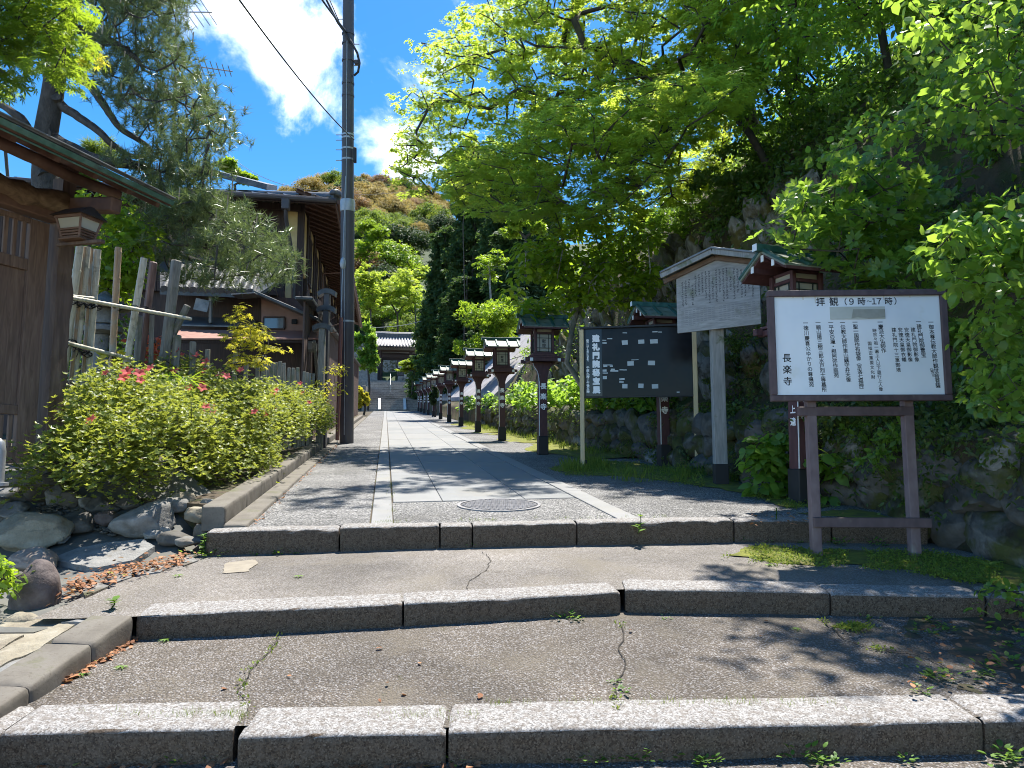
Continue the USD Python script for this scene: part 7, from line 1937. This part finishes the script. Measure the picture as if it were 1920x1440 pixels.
for i, (lab, px, Y, top, base_py, wid) in enumerate([('tall dark cedar nearest the lane beside the temple steps', 835, 62, 430, 760, 120), ('tallest dark cedar in the middle of the group', 890, 58, 290, 745, 150), ('dark cedar behind the airy tree with pale trunk', 950, 52, 320, 720, 150), ('dark cedar partly behind the maple crown', 1010, 48, 300, 700, 160), ('lower bushy cedar at the left of the group, above the far lantern posts', 812, 68, 560, 765, 90), ('broad dark cedar low behind the fourth lantern post', 870, 50, 520, 760, 130), ('cedar filling the gap behind the concrete slope', 960, 46, 430, 730, 150)]):
    if i < 2: cedars = ([] if i == 0 else cedars) + [cedar(lab, px, Y, top, base_py, wid, 40 + i)]
    else:
        h = (W(D(px, top, Y)) - W(D(px, base_py, Y)))[2]; src = cedars[i % 2]
        copy_of(src, lab, W(D(px, base_py, Y)), 1.3 * i, (wid * Y / src.ww,) * 2 + (h / src.hh,))


# ================================================================ verge, moss, weeds, fallen leaves
rv2 = np.random.default_rng(600)
def moss(pts, z, amp=.012, cell=.05, seed=0): return patch('moss', pts, z - .004, 'moss', min(amp, .006), kind='stuff', cell=cell, sc=6, rag=.11)
moss([(1030, 876), (1095, 862), (1180, 866), (1330, 888), (1450, 925), (1560, 950), (1480, 950), (1400, 925), (1300, 908), (1180, 893), (1060, 889)], .008, .02)
moss([(1370, 1040), (1420, 1022), (1520, 1030), (1740, 1032), (1990, 1075), (1990, 1108), (1800, 1088), (1690, 1066), (1560, 1060), (1450, 1054)], Z2 + .01, .02)
moss([(1490, 962), (1600, 955), (1760, 985), (1620, 972)], .006, .015)
moss([(1560, 1172), (1600, 1168), (1640, 1176), (1600, 1180)], Z3 + .008, .012, .03)
for t0, t1 in ((11.6, 16), (16.2, 21), (21.3, 30)):
    v, f = grid(lambda t, k: (lambda u: ST(u, t, .004 + .05 * k ** 2 + noisez((t, k, 0), .02, 4)))(3.0 + .25 * math.sin(t * 1.7) - .2 * (t > 21) + k * (wall_u(t) - 2.95 - .25 * math.sin(t * 1.7) + .2 * (t > 21))), np.arange(t0, t1, .12), np.linspace(0, 1, 8))
    single('moss', (W(v), f[:, ::-1]), MAT['moss'], kind='stuff', smooth=True)
patch('verge_soil', [(1690, 1172), (1740, 1150), (1850, 1128), (2050, 1130), (2100, 1315), (1880, 1312), (1800, 1285), (1770, 1230), (1700, 1200)], Z3 + .001, 'soil', .016, cell=.04, sc=5, rag=.10)

def blades(C, n, h, spread=.04, kind='blade', lm='grass_blade', name='grass', lean=.5):
    C = np.asarray(C, float); c = np.repeat(C, n, 0); N_ = len(c)
    c = c + rv2.normal(0, spread, (N_, 3)) * np.array([1, 1, 0])
    A_ = np.array([0, 0, 1.0]) + unit(rv2, N_) * lean; m, ti = leaves(W(c), unit(rv2, N_) * np.array([1, 1, .2]), A_, h * rv2.uniform(.4, 1.3, N_), kind, rv2)
    single(name, m, MAT[lm], kind='stuff', tint=ti)


C = []
from shapely.geometry import Polygon as _Pg
for poly, z, nq in (([(1030, 878), (1095, 860), (1180, 864), (1330, 886), (1460, 925), (1570, 952), (1480, 952), (1400, 928), (1300, 910), (1180, 895), (1060, 891)], .012, 2300), ([(1350, 1042), (1420, 1020), (1520, 1028), (1740, 1030), (1990, 1075), (1990, 1108), (1800, 1090), (1690, 1069), (1560, 1063), (1450, 1057)], Z2 + .014, 3000), ([(1560, 1172), (1600, 1167), (1645, 1176), (1600, 1181)], Z3 + .014, 160)):
    q = in_poly(rv2, poly, nq); q = q[meshkit.fbm(np.c_[q * .02, np.zeros(len(q))], 3, 4) > .42]
    C += [G(x, y, z + rv2.uniform(0, .02)) for x, y in q]
for px_, nq in (([(1166, 1168), (1172, 1190), (1160, 1215), (1176, 1250), (1152, 1290), (1156, 1330)], 70), ([(520, 1185), (512, 1215), (470, 1250), (452, 1290), (462, 1335)], 26), ([(1540, 1160), (1580, 1195), (1640, 1215), (1720, 1225)], 60), ([(0, 1330), (120, 1262), (245, 1188)], 90), ([(60, 1290), (150, 1215), (235, 1165)], 60)):
    s_ = np.sort(rv2.random(nq)); s_ = s_[meshkit.fbm(np.c_[s_ * 6, s_ * 0, s_ * 0 + nq], 2, 3) > .45]; k_ = s_ * (len(px_) - 1); P_ = np.array(px_, float)
    C += [G(np.interp(k, range(len(P_)), P_[:, 0]) + rv2.normal(0, 4), np.interp(k, range(len(P_)), P_[:, 1]) + rv2.normal(0, 2), Z3 + .012) for k in k_]
C = np.repeat(np.array(C), 3, 0) + rv2.normal(0, .012, (len(C) * 3, 3)) * np.array([1, 1, .4])
m, ti = leaves(W(C), unit(rv2, len(C)) + np.array([0, 0, .6]), unit(rv2, len(C)) + np.array([0, 0, .5]), rv2.uniform(.010, .026, len(C)), 'diamond', rv2)
single('moss', m, MAT['grass_blade'], kind='stuff', tint=ti)
P = []
for _ in range(70): P.append(G(rv2.uniform(1055, 1135), rv2.uniform(866, 885), .01))
for _ in range(60): P.append(G(rv2.uniform(1135, 1420), rv2.uniform(880, 905), .015))
for _ in range(170):
    t = rv2.uniform(12, 30); P.append(ST(wall_u(t) - rv2.uniform(.0, .7), t, .03))
blades(P, 16, .13)
P = [G(x, np.interp(x, [p[0] for p in s1], [p[1] for p in s1]) - 9 + rv2.uniform(-1, 2), .0) for x in rv2.choice([720, 735, 760, 870, 890, 930, 1000, 1060, 1120, 1180, 1210, 1240], 46) + rv2.normal(0, 12, 46)]
P += [G(x, 1344 + rv2.uniform(-6, 4) - (x > 900) * 22, Z3) for x in np.r_[rv2.uniform(330, 470, 50), rv2.uniform(700, 1000, 36), rv2.uniform(1050, 1560, 60), rv2.uniform(150, 330, 14)]]
P += [ST(.065 + rv2.normal(0, .012), rv2.uniform(5.9, 9), 0) for _ in range(22)]
blades(P, 7, .028, .02)
# small broad-leaved weeds at the foot of each riser
W_ = []
base_of = lambda x: np.interp(x, [385, 636, 825, 1082, 1377, 1742], [1041, 1033, 1025, 1017, 1012, 1024])
for x, s in [(372, 1.6), (395, 1.2), (480, .6), (520, 1.0), (555, .7), (885, .9), (1200, .7), (1240, .9), (1300, .8), (1330, 1.1), (1345, .9), (1375, .7), (1400, 1.2), (1440, 1.0), (1562, 1.5), (1580, 1.1), (1640, 1.5), (1660, .9), (1500, .9)]: W_.append((G(x, base_of(x) + 3, Z2), s))
for x, y, s in [(1060, 1162, 1.1), (1085, 1162, .8), (1250, 1160, .4), (355, 1190, .5), (250, 1188, .8), (300, 1188, .4), (610, 1178, .3), (1630, 1165, .8), (1740, 1165, 1.0), (1735, 1190, 1.2), (1780, 1185, 1.1), (1745, 1270, 1.2), (1775, 1275, 1.6), (1830, 1265, 1.1), (1725, 1300, .9), (1860, 1260, 1.0), (1890, 1250, 1.4), (1900, 1215, 1.5), (1160, 1300, .8), (1150, 1280, .6)]: W_.append((G(x, y, Z3), s))
for x, y, s in [(1095, 1422, 1.0), (1130, 1428, .9), (1200, 1426, 1.0), (1225, 1415, 1.4), (1240, 1390, .8), (1310, 1428, .9), (1330, 1432, .7), (1500, 1425, 1.4), (1530, 1428, 1.0), (1560, 1432, .9), (1700, 1425, .6), (1870, 1422, 1.5), (1905, 1426, 1.2), (390, 1424, .5), (330, 1430, .6), (850, 1428, .8)]: W_.append((G(x, y, Z4 + .01), s))
C, Ns, As, Ss = [], [], [], []
for p, s in W_:
    for _ in range(int(9 + 9 * s)):
        a = rv2.uniform(0, 6.28); e = rv2.uniform(.1, .9); d = np.array([math.cos(a), math.sin(a), e])
        C.append(p + d * rv2.uniform(.005, .05) * s + np.array([rv2.normal(0, .018), 0, 0]) * s); As.append(d); Ns.append(np.array([-math.cos(a) * e, -math.sin(a) * e, 1])); Ss.append(rv2.uniform(.018, .034) * s ** .6)
m, ti = leaves(W(np.array(C)), np.array(Ns), np.array(As), np.array(Ss), 'wide', rv2)
single('weeds', m, MAT['weed'], kind='stuff', tint=ti)
# a few taller weeds that stand out
for lab, p, h, n, sz in [('leafy weed growing out of the joint of the top step beside the paving edge', G(1197, 1000, -.08), .16, 9, .06), ('thin dry weed stalk at the foot of the top step', G(1452, 1016, Z2), .28, 26, .022), ('bright weed at the end of the diagonal kerb', G(208, 1142, Z2), .05, 12, .055), ('tall leafy weed at the right end of the middle step', G(1850, 1150, Z3), .30, 16, .09), ('bushy green weed against the left end of the top step', G(378, 1042, Z2), .16, 30, .045)]:
    tp = p + np.array([.02, 0, h]); k = rv2.random(n); st_ = p + (tp - p) * k[:, None]
    a = rv2.uniform(0, 6.28, n); A_ = np.c_[np.cos(a), np.sin(a), np.full(n, .4)]
    t = T('weed', lab, 'weed', loc=W(p))
    t.addl('stem', tube([p, (p + tp) / 2 + np.array([.01, 0, 0]), tp], .004, 5), MAT['weed'])
    m, ti = leaves(W(st_), np.c_[-np.cos(a) * .4, -np.sin(a) * .4, np.ones(n)], A_, sz * rv2.uniform(.7, 1.3, n), 'wide', rv2)
    t.addw('foliage', m, MAT['weed'], tint=ti)
# fallen leaves
C, Ns = [], []
for _ in range(620):
    k = rv2.random(); x = 112 + 235 * k + rv2.normal(0, 10); y = np.interp(k, [0, .5, 1], [1110, 1074, 1048]) + rv2.normal(0, 9 - 4 * k)
    C.append(G(x, y, Z2 + .01) + np.array([0, 0, rv2.uniform(0, .03)]))
for _ in range(120):
    k = rv2.random(); C.append(G(118 + 140 * k, 1275 - 85 * k + abs(rv2.normal(0, 5)), Z3 + .012))
for _ in range(150):
    t = 5.9 + 10 * rv2.random(); C.append(ST(-1.05 + abs(rv2.normal(0, .025)), t, .008))
for _ in range(110): C.append(G(rv2.uniform(60, 900), rv2.uniform(1428, 1440), Z4 + .012))
for _ in range(70): C.append(G(rv2.uniform(1400, 1620), rv2.uniform(955, 985), .012))
for _ in range(90): C.append(G(rv2.uniform(1690, 1930), rv2.uniform(1160, 1290), Z3 + .06))
for _ in range(14): C.append(G(rv2.uniform(300, 1900), rv2.uniform(1150, 1330), Z3 + .012))
C = np.array(C); n = len(C)
m, ti = leaves(W(C), np.array([0, 0, 1.0]) + unit(rv2, n) * .5, unit(rv2, n) * np.array([1, 1, .15]), rv2.uniform(.016, .045, n), 'wide', rv2)
single('leaf_litter', m, MAT['dead_leaf'], kind='stuff', tint=ti)
C = np.array([G(232, 1247, Z3 + .012), G(148, 1262, Z3 + .012), G(316, 1198, Z3 + .012), G(560, 1078, Z2 + .012), G(1447, 1058, Z2 + .012), G(332, 1077, Z2 + .012), G(1500, 1178, Z3 + .012)])
m, ti = leaves(W(C), np.tile([0, 0, 1.0], (len(C), 1)), unit(rv2, len(C)) * np.array([1, 1, .05]), np.full(len(C), .075), 'maple', rv2)
for i, lab in enumerate(['pale green fallen maple leaf on the lower terrace near the diagonal kerb', 'green fallen maple leaf touching the diagonal kerb', 'tiny fallen maple leaf below the middle step', 'small fallen leaf on the upper terrace, left half', 'fallen maple leaf on the upper terrace before the white signboard', 'tiny leaf on the upper terrace near the fallen leaves', 'small fallen leaf on the right half of the lower terrace']):
    k = len(LEAF['maple'][0]); kf = len(LEAF['maple'][1])
    single('fallen_leaf', (m[0][i * k:(i + 1) * k], m[1][i * kf:(i + 1) * kf] - i * k), MAT['weed'], lab, 'leaf', tint=np.full(k, .9))
